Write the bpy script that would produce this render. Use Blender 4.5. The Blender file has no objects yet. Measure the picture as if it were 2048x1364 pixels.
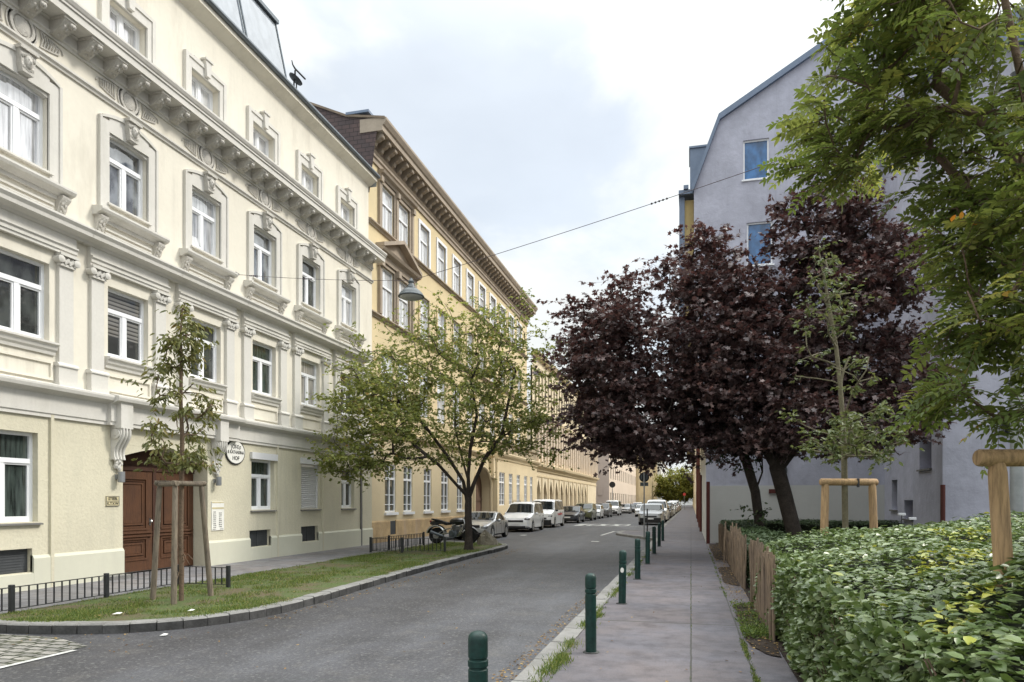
import bpy, math, random
import numpy as np
R = math.radians
SC = bpy.context.scene
COL = SC.collection

# ------------------------------------------------------------------ camera, sky, sun, exposure
cd = bpy.data.cameras.new("camera")
cam = bpy.data.objects.new("camera", cd)
COL.objects.link(cam)
cam.location = (0, 0, 1.7)
cam.rotation_euler = (R(90), 0, math.atan2(358, 1400))
cd.sensor_width = 36.0
cd.lens = 1400 / 2048 * 36
cd.shift_y = 321 / 2048
cd.clip_start = 0.05
cd.clip_end = 3000
SC.camera = cam

SUN_EL, SUN_AZ = R(42), R(62)          # azimuth clockwise from +Y: the sun stands behind the grey gable, over the right side
w = bpy.data.worlds.new("World")
SC.world = w
w.use_nodes = True
nt = w.node_tree
nt.nodes.clear()
N = nt.nodes.new
L = nt.links.new
out = N('ShaderNodeOutputWorld')
bg = N('ShaderNodeBackground')
bg.inputs[1].default_value = 0.12
sky = N('ShaderNodeTexSky')
sky.sky_type = 'NISHITA'
sky.sun_disc = False
sky.sun_elevation = SUN_EL
sky.sun_rotation = SUN_AZ
sky.dust_density = 2.0
tc = N('ShaderNodeTexCoord')
sep = N('ShaderNodeSeparateXYZ')
L(tc.outputs['Generated'], sep.inputs[0])
mp = N('ShaderNodeMapping')
mp.inputs['Scale'].default_value = (1, 1, 1.9)
mp.inputs['Location'].default_value = (0.35, 0.2, 0.1)
L(tc.outputs['Generated'], mp.inputs[0])
nz = N('ShaderNodeTexNoise')
nz.inputs['Scale'].default_value = 2.6
nz.inputs['Detail'].default_value = 7
nz.inputs['Roughness'].default_value = 0.52
nz.inputs['Distortion'].default_value = 0.25
L(mp.outputs[0], nz.inputs['Vector'])
cov = N('ShaderNodeMapRange')           # how far the cloud covers the blue
cov.interpolation_type = 'SMOOTHSTEP'
cov.inputs['From Min'].default_value = 0.38
cov.inputs['From Max'].default_value = 0.52
cov.inputs['To Min'].default_value = 0.64
cov.inputs['To Max'].default_value = 1.0
L(nz.outputs['Fac'], cov.inputs['Value'])
# cloud brightness: an overcast sky is brighter overhead, and towards the sun
zen = N('ShaderNodeMapRange')
zen.interpolation_type = 'SMOOTHSTEP'
zen.inputs['From Min'].default_value = 0.48
zen.inputs['From Max'].default_value = 1.0
zen.inputs['To Min'].default_value = 4.7
zen.inputs['To Max'].default_value = 21.0
L(sep.outputs['Z'], zen.inputs['Value'])
dot = N('ShaderNodeVectorMath')
dot.operation = 'DOT_PRODUCT'
dot.inputs[1].default_value = (math.cos(SUN_EL) * math.sin(SUN_AZ), math.cos(SUN_EL) * math.cos(SUN_AZ), math.sin(SUN_EL))
L(tc.outputs['Generated'], dot.inputs[0])
glow = N('ShaderNodeMapRange')
glow.inputs['From Min'].default_value = 0.45
glow.inputs['From Max'].default_value = 1.0
glow.inputs['To Min'].default_value = 0.0
glow.inputs['To Max'].default_value = 1.8
L(dot.outputs['Value'], glow.inputs['Value'])
addb = N('ShaderNodeMath')
addb.operation = 'ADD'
L(zen.outputs[0], addb.inputs[0])
L(glow.outputs[0], addb.inputs[1])
nz2 = N('ShaderNodeTexNoise')
nz2.inputs['Scale'].default_value = 4.5
nz2.inputs['Detail'].default_value = 6
L(mp.outputs[0], nz2.inputs['Vector'])
sh = N('ShaderNodeMapRange')
sh.inputs['From Min'].default_value = 0.3
sh.inputs['From Max'].default_value = 0.7
sh.inputs['To Min'].default_value = 0.91
sh.inputs['To Max'].default_value = 1.08
L(nz2.outputs['Fac'], sh.inputs['Value'])
mulb = N('ShaderNodeMath')
mulb.operation = 'MULTIPLY'
L(addb.outputs[0], mulb.inputs[0])
L(sh.outputs[0], mulb.inputs[1])
cc = N('ShaderNodeVectorMath')
cc.operation = 'SCALE'
cc.inputs[0].default_value = (0.965, 1.0, 0.998)
L(mulb.outputs[0], cc.inputs['Scale'])
mixs = N('ShaderNodeMix')
mixs.data_type = 'RGBA'
L(cov.outputs[0], mixs.inputs['Factor'])
L(sky.outputs[0], mixs.inputs['A'])
L(cc.outputs[0], mixs.inputs['B'])
L(mixs.outputs['Result'], bg.inputs[0])
L(bg.outputs[0], out.inputs[0])

sd = bpy.data.lights.new("sun", 'SUN')
sd.energy = 1.5
sd.angle = R(11)
sd.color = (1.0, 0.95, 0.87)
so = bpy.data.objects.new("sun", sd)
COL.objects.link(so)
so.rotation_euler = (R(90) - SUN_EL, 0, math.pi - SUN_AZ)
so.location = (20, 15, 40)

SC.view_settings.view_transform = 'Standard'
SC.view_settings.look = 'None'
SC.view_settings.exposure = 0.85
SC.view_settings.gamma = 1.0
SC.cycles.max_bounces = 6
SC.cycles.transparent_max_bounces = 4
try:
    SC.cycles.use_denoising = True
except Exception:
    pass

# ------------------------------------------------------------------ materials
MATS = {}


def new_mat(name):
    m = bpy.data.materials.new(name)
    m.use_nodes = True
    MATS[name] = m
    nt = m.node_tree
    b = nt.nodes['Principled BSDF']
    return m, nt, b


def c4(c):
    return (c[0], c[1], c[2], 1.0)


def noise(nt, scale, detail=4, rough=0.55, vec=None, coord='Object', stretch=None):
    n = nt.nodes.new('ShaderNodeTexNoise')
    n.inputs['Scale'].default_value = scale
    n.inputs['Detail'].default_value = detail
    n.inputs['Roughness'].default_value = rough
    if vec is None:
        t = nt.nodes.new('ShaderNodeTexCoord')
        vec = t.outputs[coord]
    if stretch:
        mpg = nt.nodes.new('ShaderNodeMapping')
        mpg.inputs['Scale'].default_value = stretch
        nt.links.new(vec, mpg.inputs[0])
        vec = mpg.outputs[0]
    nt.links.new(vec, n.inputs['Vector'])
    return n.outputs['Fac']


def ramp(nt, fac, stops):
    r = nt.nodes.new('ShaderNodeValToRGB')
    e = r.color_ramp.elements
    while len(e) < len(stops):
        e.new(0.5)
    for k, (p, c) in enumerate(stops):
        e[k].position = p
        e[k].color = c4(c) if len(c) == 3 else c
    nt.links.new(fac, r.inputs[0])
    return r.outputs[0]


def mixc(nt, fac, a, b, mode='MIX'):
    m = nt.nodes.new('ShaderNodeMix')
    m.data_type = 'RGBA'
    m.blend_type = mode
    for sock, v in (('Factor', fac), ('A', a), ('B', b)):
        if hasattr(v, 'node'):
            nt.links.new(v, m.inputs[sock])
        elif sock == 'Factor':
            m.inputs[sock].default_value = v
        else:
            m.inputs[sock].default_value = c4(v)
    return m.outputs['Result']


def math_n(nt, op, a, b=None, c=None):
    m = nt.nodes.new('ShaderNodeMath')
    m.operation = op
    for i, v in enumerate((a, b, c)):
        if v is None:
            continue
        if hasattr(v, 'node'):
            nt.links.new(v, m.inputs[i])
        else:
            m.inputs[i].default_value = v
    return m.outputs[0]


def bump(nt, b, h, strength=0.3, dist=0.02):
    n = nt.nodes.new('ShaderNodeBump')
    n.inputs['Strength'].default_value = strength
    n.inputs['Distance'].default_value = dist
    nt.links.new(h, n.inputs['Height'])
    nt.links.new(n.outputs[0], b.inputs['Normal'])


def surf(name, col, rough=0.85, var=0.10, scale=1.2, fine=14.0, bs=0.25, bd=0.01, stain=None, stain_amt=0.0, spec=0.3, metal=0.0, fine_var=None, streak=0.0):
    """plain surface: large soft variation + fine grain + bump, optional stain colour in streaky blotches"""
    m, nt, b = new_mat(name)
    lo = tuple(max(0, x * (1 - var)) for x in col)
    hi = tuple(min(1, x * (1 + var)) for x in col)
    c = ramp(nt, noise(nt, scale, 6, 0.6), [(0.3, lo), (0.7, hi)])
    f = noise(nt, fine, 5, 0.65)
    fv = var * 0.6 if fine_var is None else fine_var
    g = ramp(nt, f, [(0.3, (1 - fv,) * 3), (0.7, (1 + fv * 0.3,) * 3)])
    c = mixc(nt, 1.0, c, g, 'MULTIPLY')
    if stain is not None:
        s = noise(nt, 0.9, 8, 0.7, stretch=(1, 1.6, 0.35))
        s2 = math_n(nt, 'MULTIPLY', ramp(nt, s, [(0.52, (0, 0, 0)), (0.72, (1, 1, 1))]), stain_amt)
        c = mixc(nt, s2, c, stain)
    if streak:
        k1 = noise(nt, 3.2, 5, 0.7, stretch=(1, 1, 0.05))
        k2 = noise(nt, 0.5, 5, 0.65)
        kk = math_n(nt, 'MULTIPLY', ramp(nt, k1, [(0.5, (0, 0, 0)), (0.75, (1, 1, 1))]), ramp(nt, k2, [(0.45, (0, 0, 0)), (0.65, (1, 1, 1))]))
        c = mixc(nt, math_n(nt, 'MULTIPLY', kk, streak), c, tuple(x * 0.62 for x in col))
    nt.links.new(c, b.inputs['Base Color'])
    b.inputs['Roughness'].default_value = rough
    b.inputs['Specular IOR Level'].default_value = spec
    b.inputs['Metallic'].default_value = metal
    if bs:
        bump(nt, b, f, bs, bd)
    return m


def leafmat(name, stops, rough=0.45, spec=0.4, transl=0.25, tcol=None):
    m, nt, b = new_mat(name)
    a = nt.nodes.new('ShaderNodeAttribute')
    a.attribute_name = 'rnd'
    c = ramp(nt, a.outputs['Fac'], stops)
    nt.links.new(c, b.inputs['Base Color'])
    b.inputs['Roughness'].default_value = rough
    b.inputs['Specular IOR Level'].default_value = spec
    if transl > 0:
        t = nt.nodes.new('ShaderNodeBsdfTranslucent')
        if tcol:
            t.inputs[0].default_value = c4(tcol)
        else:
            nt.links.new(mixc(nt, 1.0, c, (1.75, 1.65, 1.3), 'MULTIPLY'), t.inputs[0])
        mx = nt.nodes.new('ShaderNodeMixShader')
        mx.inputs[0].default_value = transl
        nt.links.new(b.outputs[0], mx.inputs[1])
        nt.links.new(t.outputs[0], mx.inputs[2])
        nt.links.new(mx.outputs[0], nt.nodes['Material Output'].inputs[0])
    return m


def glassmat(name, col, ior=1.8, var=0.5, rough=0.03, folds=False, wavy=0.02):
    m, nt, b = new_mat(name)
    f = noise(nt, 2.5, 3, 0.5, stretch=(1, 6, 0.6) if folds else (1, 1.5, 1))
    c = ramp(nt, f, [(0.35, tuple(x * (1 - var) for x in col)), (0.65, tuple(min(1, x * (1 + var)) for x in col))])
    nt.links.new(c, b.inputs['Base Color'])
    b.inputs['Roughness'].default_value = rough
    b.inputs['IOR'].default_value = ior
    if wavy:
        bump(nt, b, noise(nt, 1.3, 2, 0.4), wavy, 0.05)
    return m


surf('plaster_cream', (0.715, 0.675, 0.58), var=0.05, scale=0.7, fine=9, bs=0.25, bd=0.006, stain=(0.52, 0.48, 0.40), stain_amt=0.6, fine_var=0.04, streak=0.5)
surf('plaster_olive', (0.61, 0.57, 0.44), var=0.06, scale=0.6, fine=16, bs=0.5, bd=0.02, stain=(0.46, 0.44, 0.35), stain_amt=0.5, fine_var=0.08, streak=0.45)
surf('plinth_pale', (0.58, 0.57, 0.465), var=0.04, scale=0.8, fine=10, bs=0.15, bd=0.005, stain=(0.48, 0.47, 0.40), stain_amt=0.35)
surf('stucco_white', (0.625, 0.605, 0.56), var=0.045, scale=1.4, fine=18, bs=0.3, bd=0.006, stain=(0.47, 0.455, 0.40), stain_amt=0.6, fine_var=0.06, streak=0.5)
surf('stucco_carved', (0.59, 0.565, 0.515), var=0.06, scale=6, fine=26, bs=0.8, bd=0.04, fine_var=0.14)
surf('plaster_yellow', (0.63, 0.52, 0.32), var=0.07, scale=0.5, fine=6, bs=0.3, bd=0.008, stain=(0.60, 0.47, 0.28), stain_amt=0.6)
surf('plaster_yellow_low', (0.64, 0.535, 0.355), var=0.06, scale=0.5, fine=7, bs=0.3, bd=0.008, stain=(0.62, 0.49, 0.33), stain_amt=0.5)
surf('stone_brown', (0.36, 0.30, 0.235), var=0.14, scale=1.3, fine=14, bs=0.4, bd=0.012, stain=(0.24, 0.19, 0.15), stain_amt=0.6)
surf('stone_brown_dark', (0.20, 0.155, 0.115), var=0.2, scale=2, fine=14, bs=0.5, bd=0.02)
surf('stone_plinth', (0.50, 0.36, 0.20), var=0.2, scale=1.6, fine=8, bs=0.6, bd=0.03, stain=(0.42, 0.33, 0.27), stain_amt=0.9)
surf('stained_parapet', (0.36, 0.30, 0.21), var=0.3, scale=2.0, fine=9, bs=0.4, stain=(0.06, 0.055, 0.05), stain_amt=0.95)
surf('plaster_sand', (0.70, 0.60, 0.43), var=0.06, scale=0.5, fine=5, bs=0.2, stain=(0.55, 0.46, 0.34), stain_amt=0.5)
surf('plaster_sand_dark', (0.40, 0.33, 0.23), var=0.1, scale=0.6, fine=5, bs=0.2)
surf('plaster_mauve', (0.47, 0.41, 0.385), var=0.06, scale=0.4, fine=5, bs=0.2)
surf('plaster_pink', (0.66, 0.56, 0.46), var=0.06, scale=0.3, fine=5, bs=0.2)
surf('plaster_pale', (0.66, 0.66, 0.64), var=0.05, scale=0.3, fine=5, bs=0.2)
surf('plaster_grey', (0.415, 0.42, 0.495), var=0.16, scale=0.7, fine=4.0, bs=0.7, bd=0.03, stain=(0.29, 0.285, 0.34), stain_amt=0.7, fine_var=0.10, streak=0.8)
surf('plaster_grey_low', (0.47, 0.47, 0.45), var=0.05, scale=0.5, fine=6, bs=0.3)
surf('plaster_ochre', (0.42, 0.32, 0.15), var=0.08, scale=0.8, fine=8)
surf('zinc', (0.32, 0.35, 0.37), rough=0.5, var=0.12, scale=1.5, fine=9, bs=0.1, metal=0.5, spec=0.5)
surf('zinc_dark', (0.13, 0.15, 0.17), rough=0.5, var=0.15, scale=1.5, fine=9, bs=0.1, metal=0.4, spec=0.5)
surf('sheet_blue', (0.16, 0.20, 0.27), rough=0.5, var=0.1, scale=1, fine=8, bs=0.1, metal=0.3)
surf('white_frame', (0.80, 0.81, 0.83), rough=0.4, var=0.03, scale=2, fine=10, bs=0)
surf('white_shutter', (0.66, 0.66, 0.67), rough=0.5, var=0.04, scale=2, fine=10, bs=0.05)
surf('sill_stone', (0.17, 0.165, 0.155), rough=0.7, var=0.12, scale=3, fine=14, bs=0.2)
surf('vent_mesh', (0.07, 0.075, 0.08), rough=0.7, var=0.2, scale=3, fine=60, bs=0.5)
surf('black_iron', (0.022, 0.024, 0.027), rough=0.45, var=0.25, scale=6, fine=30, bs=0.15, spec=0.5)
surf('red_iron', (0.085, 0.022, 0.018), rough=0.5, var=0.2, scale=4, fine=20, bs=0.1)
surf('bollard_green', (0.006, 0.033, 0.027), rough=0.45, var=0.35, scale=9, fine=38, bs=0.25, bd=0.004, stain=(0.045, 0.065, 0.058), stain_amt=0.55, spec=0.4, fine_var=0.35)
surf('steel_grey', (0.28, 0.29, 0.30), rough=0.45, var=0.15, scale=4, fine=20, bs=0.05, metal=0.4)
surf('lamp_grey', (0.050, 0.064, 0.072), rough=0.42, var=0.15, scale=5, fine=20, bs=0.1, spec=0.5)
surf('lamp_inner', (0.45, 0.45, 0.42), rough=0.5, var=0.1, bs=0)
surf('rubber', (0.018, 0.018, 0.019), rough=0.7, var=0.2, scale=8, fine=40, bs=0.1)
surf('alloy', (0.42, 0.43, 0.44), rough=0.35, var=0.1, metal=0.8, bs=0)
surf('chrome', (0.62, 0.63, 0.64), rough=0.22, var=0.08, metal=1.0, bs=0)
surf('dark_plastic', (0.022, 0.022, 0.024), rough=0.5, var=0.1, bs=0)
surf('number_plate', (0.72, 0.73, 0.75), rough=0.4, var=0.03, bs=0)
surf('red_sticker', (0.5, 0.06, 0.05), rough=0.5, var=0.1, bs=0)
surf('brass_plate', (0.56, 0.49, 0.30), rough=0.45, var=0.1, scale=5, bs=0.05)
surf('ink', (0.03, 0.03, 0.03), rough=0.6, var=0.1, bs=0)
surf('paper_white', (0.76, 0.75, 0.70), rough=0.6, var=0.05, scale=5, bs=0)
surf('rock', (0.20, 0.178, 0.135), var=0.35, scale=4.5, fine=16, bs=1.0, bd=0.05, stain=(0.14, 0.13, 0.11), stain_amt=0.6)
surf('kerb_granite', (0.215, 0.21, 0.20), var=0.22, scale=2.2, fine=40, bs=0.5, bd=0.012, stain=(0.12, 0.115, 0.10), stain_amt=0.75, fine_var=0.2)
surf('kerb_side_dark', (0.062, 0.061, 0.060), var=0.6, scale=2.5, fine=30, bs=0.5, bd=0.012, fine_var=0.25)
surf('road_paint', (0.50, 0.50, 0.48), var=0.2, scale=4, fine=22, bs=0.2, fine_var=0.4, stain=(0.12, 0.12, 0.12), stain_amt=0.6)
surf('soil', (0.050, 0.037, 0.028), rough=0.95, var=0.35, scale=4, fine=40, bs=0.9, bd=0.04, fine_var=0.45)
surf('bark_grey', (0.10, 0.085, 0.068), rough=0.9, var=0.3, scale=5, fine=28, bs=1.0, bd=0.03, fine_var=0.35)
surf('bark_dark', (0.060, 0.048, 0.040), rough=0.9, var=0.3, scale=5, fine=28, bs=1.0, bd=0.03, fine_var=0.35)
surf('bark_brown', (0.15, 0.105, 0.07), rough=0.85, var=0.25, scale=6, fine=30, bs=0.8, bd=0.02, fine_var=0.3)
surf('bark_olive', (0.17, 0.15, 0.095), rough=0.85, var=0.25, scale=6, fine=30, bs=0.8, bd=0.015, fine_var=0.3)
surf('dish_dark', (0.03, 0.03, 0.032), rough=0.6, var=0.1, bs=0)
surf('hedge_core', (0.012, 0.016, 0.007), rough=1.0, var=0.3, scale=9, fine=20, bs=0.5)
surf('wire', (0.07, 0.05, 0.055), rough=0.6, var=0.1, bs=0)
surf('litter', (0.72, 0.72, 0.68), rough=0.7, var=0.1, bs=0)


def wood(name, col, stretch=(14, 14, 1.2), dark=0.45):
    m, nt, b = new_mat(name)
    f = noise(nt, 4.0, 6, 0.65, stretch=stretch)
    g = noise(nt, 1.7, 3, 0.5)
    c = ramp(nt, f, [(0.32, tuple(x * dark for x in col)), (0.55, col), (0.75, tuple(min(1, x * 1.25) for x in col))])
    c = mixc(nt, 1.0, c, ramp(nt, g, [(0.3, (0.8, 0.8, 0.82)), (0.7, (1.1, 1.08, 1.0))]), 'MULTIPLY')
    nt.links.new(c, b.inputs['Base Color'])
    b.inputs['Roughness'].default_value = 0.8
    bump(nt, b, f, 0.5, 0.01)
    return m


wood('wood_stake_grey', (0.20, 0.165, 0.125), dark=0.4)
wood('wood_stake_light', (0.44, 0.29, 0.155), dark=0.5)
wood('wood_stick', (0.235, 0.172, 0.120), dark=0.3)
wood('wood_door', (0.088, 0.034, 0.012), dark=0.6)
wood('wood_door_dark', (0.055, 0.02, 0.01), dark=0.6)
wood('wood_portal', (0.13, 0.075, 0.05), dark=0.6)

glassmat('glass_sky', (0.42, 0.43, 0.45), ior=3.4, var=0.4, folds=True)
glassmat('glass_pale', (0.55, 0.56, 0.57), ior=2.6, var=0.22, folds=True)
glassmat('glass_mixed', (0.13, 0.14, 0.15), ior=3.0, var=0.8)
glassmat('glass_dark', (0.045, 0.050, 0.048), ior=1.9, var=0.5, folds=False)
glassmat('glass_green', (0.045, 0.058, 0.052), ior=1.75, var=0.6, folds=True)
def blindmat():
    m, nt, b = new_mat('glass_blind')
    t = nt.nodes.new('ShaderNodeTexCoord')
    sp = nt.nodes.new('ShaderNodeSeparateXYZ')
    nt.links.new(t.outputs['Object'], sp.inputs[0])
    f = math_n(nt, 'FRACT', math_n(nt, 'MULTIPLY', sp.outputs['Z'], 11.0))
    c = ramp(nt, f, [(0.30, (0.05, 0.048, 0.045)), (0.42, (0.17, 0.165, 0.15)), (0.9, (0.22, 0.215, 0.20))])
    c = mixc(nt, ramp(nt, sp.outputs['Z'], [(0.50, (1, 1, 1)), (0.52, (0, 0, 0))]), c, (0.04, 0.043, 0.042))
    nt.links.new(c, b.inputs['Base Color'])
    b.inputs['Roughness'].default_value = 0.04
    b.inputs['IOR'].default_value = 1.8


blindmat()
glassmat('glass_curtain', (0.30, 0.29, 0.27), ior=1.8, var=0.4, folds=True)
glassmat('glass_blue', (0.035, 0.125, 0.29), ior=1.8, var=0.35)
glassmat('glass_car', (0.010, 0.014, 0.016), ior=1.45, var=0.3, wavy=0)
glassmat('glass_attic', (0.26, 0.28, 0.31), ior=1.55, var=0.12, wavy=0)
glassmat('lens_clear', (0.13, 0.14, 0.15), ior=2.0, var=0.3, wavy=0, rough=0.1)
glassmat('lens_red', (0.35, 0.02, 0.015), ior=1.6, var=0.2, wavy=0, rough=0.1)


def paint(name, col, metal=0.0, rough=0.28):
    m, nt, b = new_mat(name)
    c = ramp(nt, noise(nt, 3, 3), [(0.3, tuple(x * 0.93 for x in col)), (0.7, col)])
    nt.links.new(c, b.inputs['Base Color'])
    b.inputs['Metallic'].default_value = metal
    b.inputs['Roughness'].default_value = rough
    b.inputs['Coat Weight'].default_value = 0.6
    b.inputs['Coat Roughness'].default_value = 0.08
    return m


paint('paint_white', (0.78, 0.80, 0.82))
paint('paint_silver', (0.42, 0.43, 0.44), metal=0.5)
paint('paint_navy', (0.016, 0.022, 0.040), metal=0.2)
paint('paint_black', (0.014, 0.014, 0.016))
paint('paint_olive', (0.11, 0.12, 0.06), metal=0.3)
paint('paint_grey', (0.14, 0.145, 0.15), metal=0.4)
paint('paint_blue', (0.05, 0.10, 0.20), metal=0.3)
paint('paint_red', (0.22, 0.03, 0.025))
paint('paint_beige', (0.45, 0.42, 0.36), metal=0.3)


def asphalt():
    m, nt, b = new_mat('asphalt')
    t = nt.nodes.new('ShaderNodeTexCoord')
    v = t.outputs['Object']
    big = noise(nt, 0.30, 5, 0.6, v, stretch=(1.5, 0.22, 1))
    c = ramp(nt, big, [(0.30, (0.028, 0.027, 0.029)), (0.5, (0.046, 0.046, 0.051)), (0.70, (0.086, 0.089, 0.100))])
    patch = noise(nt, 0.9, 7, 0.72, v)
    c = mixc(nt, 1.0, c, ramp(nt, patch, [(0.36, (0.74, 0.73, 0.72)), (0.58, (1.06, 1.06, 1.06))]), 'MULTIPLY')
    dust = math_n(nt, 'MULTIPLY', ramp(nt, noise(nt, 1.6, 8, 0.75, v), [(0.54, (0, 0, 0)), (0.70, (1, 1, 1))]), 0.35)
    c = mixc(nt, dust, c, (0.12, 0.11, 0.096))
    fine = noise(nt, 34, 6, 0.9, v)
    c = mixc(nt, 1.0, c, ramp(nt, fine, [(0.30, (0.3, 0.3, 0.3)), (0.5, (1, 1, 1)), (0.68, (1.9, 1.86, 1.78))]), 'MULTIPLY')
    vo = nt.nodes.new('ShaderNodeTexVoronoi')
    vo.inputs['Scale'].default_value = 38
    nt.links.new(v, vo.inputs['Vector'])
    chip = ramp(nt, vo.outputs['Color'], [(0.72, (0, 0, 0)), (0.9, (0.75, 0.75, 0.75))])
    c = mixc(nt, chip, c, (0.13, 0.128, 0.125))
    nt.links.new(c, b.inputs['Base Color'])
    b.inputs['Roughness'].default_value = 0.66
    b.inputs['Specular IOR Level'].default_value = 0.4
    bump(nt, b, fine, 0.7, 0.006)


asphalt()


def pavement(name, col, joints_x, cross, off, jw=0.010):
    m, nt, b = new_mat(name)
    t = nt.nodes.new('ShaderNodeTexCoord')
    v = t.outputs['Object']
    s = nt.nodes.new('ShaderNodeSeparateXYZ')
    nt.links.new(v, s.inputs[0])
    big = noise(nt, 0.5, 6, 0.62, v)
    c = ramp(nt, big, [(0.3, tuple(x * 0.76 for x in col)), (0.7, tuple(x * 1.14 for x in col))])
    fine = noise(nt, 70, 4, 0.75, v)
    c = mixc(nt, 1.0, c, ramp(nt, fine, [(0.3, (0.72, 0.72, 0.72)), (0.7, (1.25, 1.24, 1.22))]), 'MULTIPLY')
    hue = noise(nt, 0.8, 6, 0.65, v)
    c = mixc(nt, 1.0, c, ramp(nt, hue, [(0.36, (1.04, 0.99, 0.97)), (0.62, (0.92, 0.97, 1.06))]), 'MULTIPLY')
    med = noise(nt, 3.0, 8, 0.72, v)
    c = mixc(nt, 1.0, c, ramp(nt, med, [(0.36, (0.66, 0.65, 0.66)), (0.56, (1.07, 1.07, 1.07))]), 'MULTIPLY')
    wob = math_n(nt, 'MULTIPLY', math_n(nt, 'SUBTRACT', noise(nt, 2.5, 4, 0.7, v), 0.5), 0.035)
    msk = None
    xs = math_n(nt, 'ADD', s.outputs['X'], wob)
    for jx in joints_x:
        d = math_n(nt, 'LESS_THAN', math_n(nt, 'ABSOLUTE', math_n(nt, 'SUBTRACT', xs, jx)), jw)
        msk = d if msk is None else math_n(nt, 'MAXIMUM', msk, d)
    ys = math_n(nt, 'ADD', s.outputs['Y'], wob)
    for cr, of in zip(cross, off):
        d = math_n(nt, 'PINGPONG', math_n(nt, 'SUBTRACT', ys, of), cr / 2)
        d = math_n(nt, 'LESS_THAN', d, jw * 2.2)
        msk = d if msk is None else math_n(nt, 'MAXIMUM', msk, d)
    if msk is not None:
        c = mixc(nt, math_n(nt, 'MULTIPLY', msk, 0.85), c, (0.030, 0.030, 0.024))
    nt.links.new(c, b.inputs['Base Color'])
    b.inputs['Roughness'].default_value = 0.75
    bump(nt, b, fine, 0.3, 0.004)


pavement('pavement_mauve', (0.112, 0.102, 0.108), (0.0, 0.60), (4.05,), (10.05,))
pavement('pavement_grey', (0.19, 0.183, 0.182), (-10.9, -11.6), (0.8,), (0.1,), 0.007)


def cobbles():
    m, nt, b = new_mat('cobble')
    t = nt.nodes.new('ShaderNodeTexCoord')
    vn = nt.nodes.new('ShaderNodeVectorMath')
    vn.operation = 'MULTIPLY_ADD'
    nz = nt.nodes.new('ShaderNodeTexNoise')
    nz.inputs['Scale'].default_value = 5
    nt.links.new(t.outputs['Object'], nz.inputs['Vector'])
    nt.links.new(nz.outputs['Color'], vn.inputs[0])
    vn.inputs[1].default_value = (0.07, 0.07, 0)
    nt.links.new(t.outputs['Object'], vn.inputs[2])
    br = nt.nodes.new('ShaderNodeTexBrick')
    br.inputs['Scale'].default_value = 1.0
    br.inputs['Brick Width'].default_value = 0.24
    br.inputs['Row Height'].default_value = 0.16
    br.inputs['Mortar Size'].default_value = 0.020
    br.inputs['Mortar Smooth'].default_value = 0.3
    br.inputs['Color1'].default_value = (0.27, 0.255, 0.235, 1)
    br.inputs['Color2'].default_value = (0.15, 0.145, 0.135, 1)
    br.inputs['Mortar'].default_value = (0.022, 0.028, 0.012, 1)
    nt.links.new(vn.outputs[0], br.inputs['Vector'])
    c = mixc(nt, 1.0, br.outputs['Color'], ramp(nt, noise(nt, 20, 5, 0.7), [(0.3, (0.6, 0.6, 0.6)), (0.7, (1.25, 1.25, 1.22))]), 'MULTIPLY')
    moss = math_n(nt, 'MULTIPLY', ramp(nt, noise(nt, 1.8, 7, 0.7), [(0.5, (0, 0, 0)), (0.62, (1, 1, 1))]), 0.7)
    c = mixc(nt, moss, c, (0.05, 0.055, 0.02))
    nt.links.new(c, b.inputs['Base Color'])
    b.inputs['Roughness'].default_value = 0.85
    bump(nt, b, math_n(nt, 'SUBTRACT', 1.0, br.outputs['Fac']), 1.0, 0.04)


cobbles()


def turf():
    m, nt, b = new_mat('turf')
    g = noise(nt, 1.1, 7, 0.7)
    f = noise(nt, 30, 4, 0.7)
    c = ramp(nt, g, [(0.34, (0.105, 0.070, 0.044)), (0.46, (0.085, 0.082, 0.034)), (0.56, (0.064, 0.095, 0.022))])
    c = mixc(nt, 1.0, c, ramp(nt, f, [(0.3, (0.6, 0.6, 0.6)), (0.7, (1.3, 1.3, 1.2))]), 'MULTIPLY')
    nt.links.new(c, b.inputs['Base Color'])
    b.inputs['Roughness'].default_value = 0.95
    bump(nt, b, f, 0.8, 0.03)


turf()


def shingles():
    m, nt, b = new_mat('shingles')
    t = nt.nodes.new('ShaderNodeTexCoord')
    mpg = nt.nodes.new('ShaderNodeMapping')
    mpg.inputs['Rotation'].default_value = (R(90), 0, 0)
    nt.links.new(t.outputs['Object'], mpg.inputs[0])
    br = nt.nodes.new('ShaderNodeTexBrick')
    br.inputs['Scale'].default_value = 1.0
    br.inputs['Brick Width'].default_value = 0.34
    br.inputs['Row Height'].default_value = 0.17
    br.inputs['Mortar Size'].default_value = 0.012
    br.inputs['Color1'].default_value = (0.085, 0.056, 0.052, 1)
    br.inputs['Color2'].default_value = (0.062, 0.046, 0.046, 1)
    br.inputs['Mortar'].default_value = (0.022, 0.016, 0.016, 1)
    nt.links.new(mpg.outputs[0], br.inputs['Vector'])
    c = mixc(nt, 1.0, br.outputs['Color'], ramp(nt, noise(nt, 2, 5, 0.7), [(0.3, (0.75, 0.75, 0.8)), (0.7, (1.25, 1.15, 1.1))]), 'MULTIPLY')
    nt.links.new(c, b.inputs['Base Color'])
    b.inputs['Roughness'].default_value = 0.75
    bump(nt, b, math_n(nt, 'SUBTRACT', 1.0, br.outputs['Fac']), 0.5, 0.02)


shingles()

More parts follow.
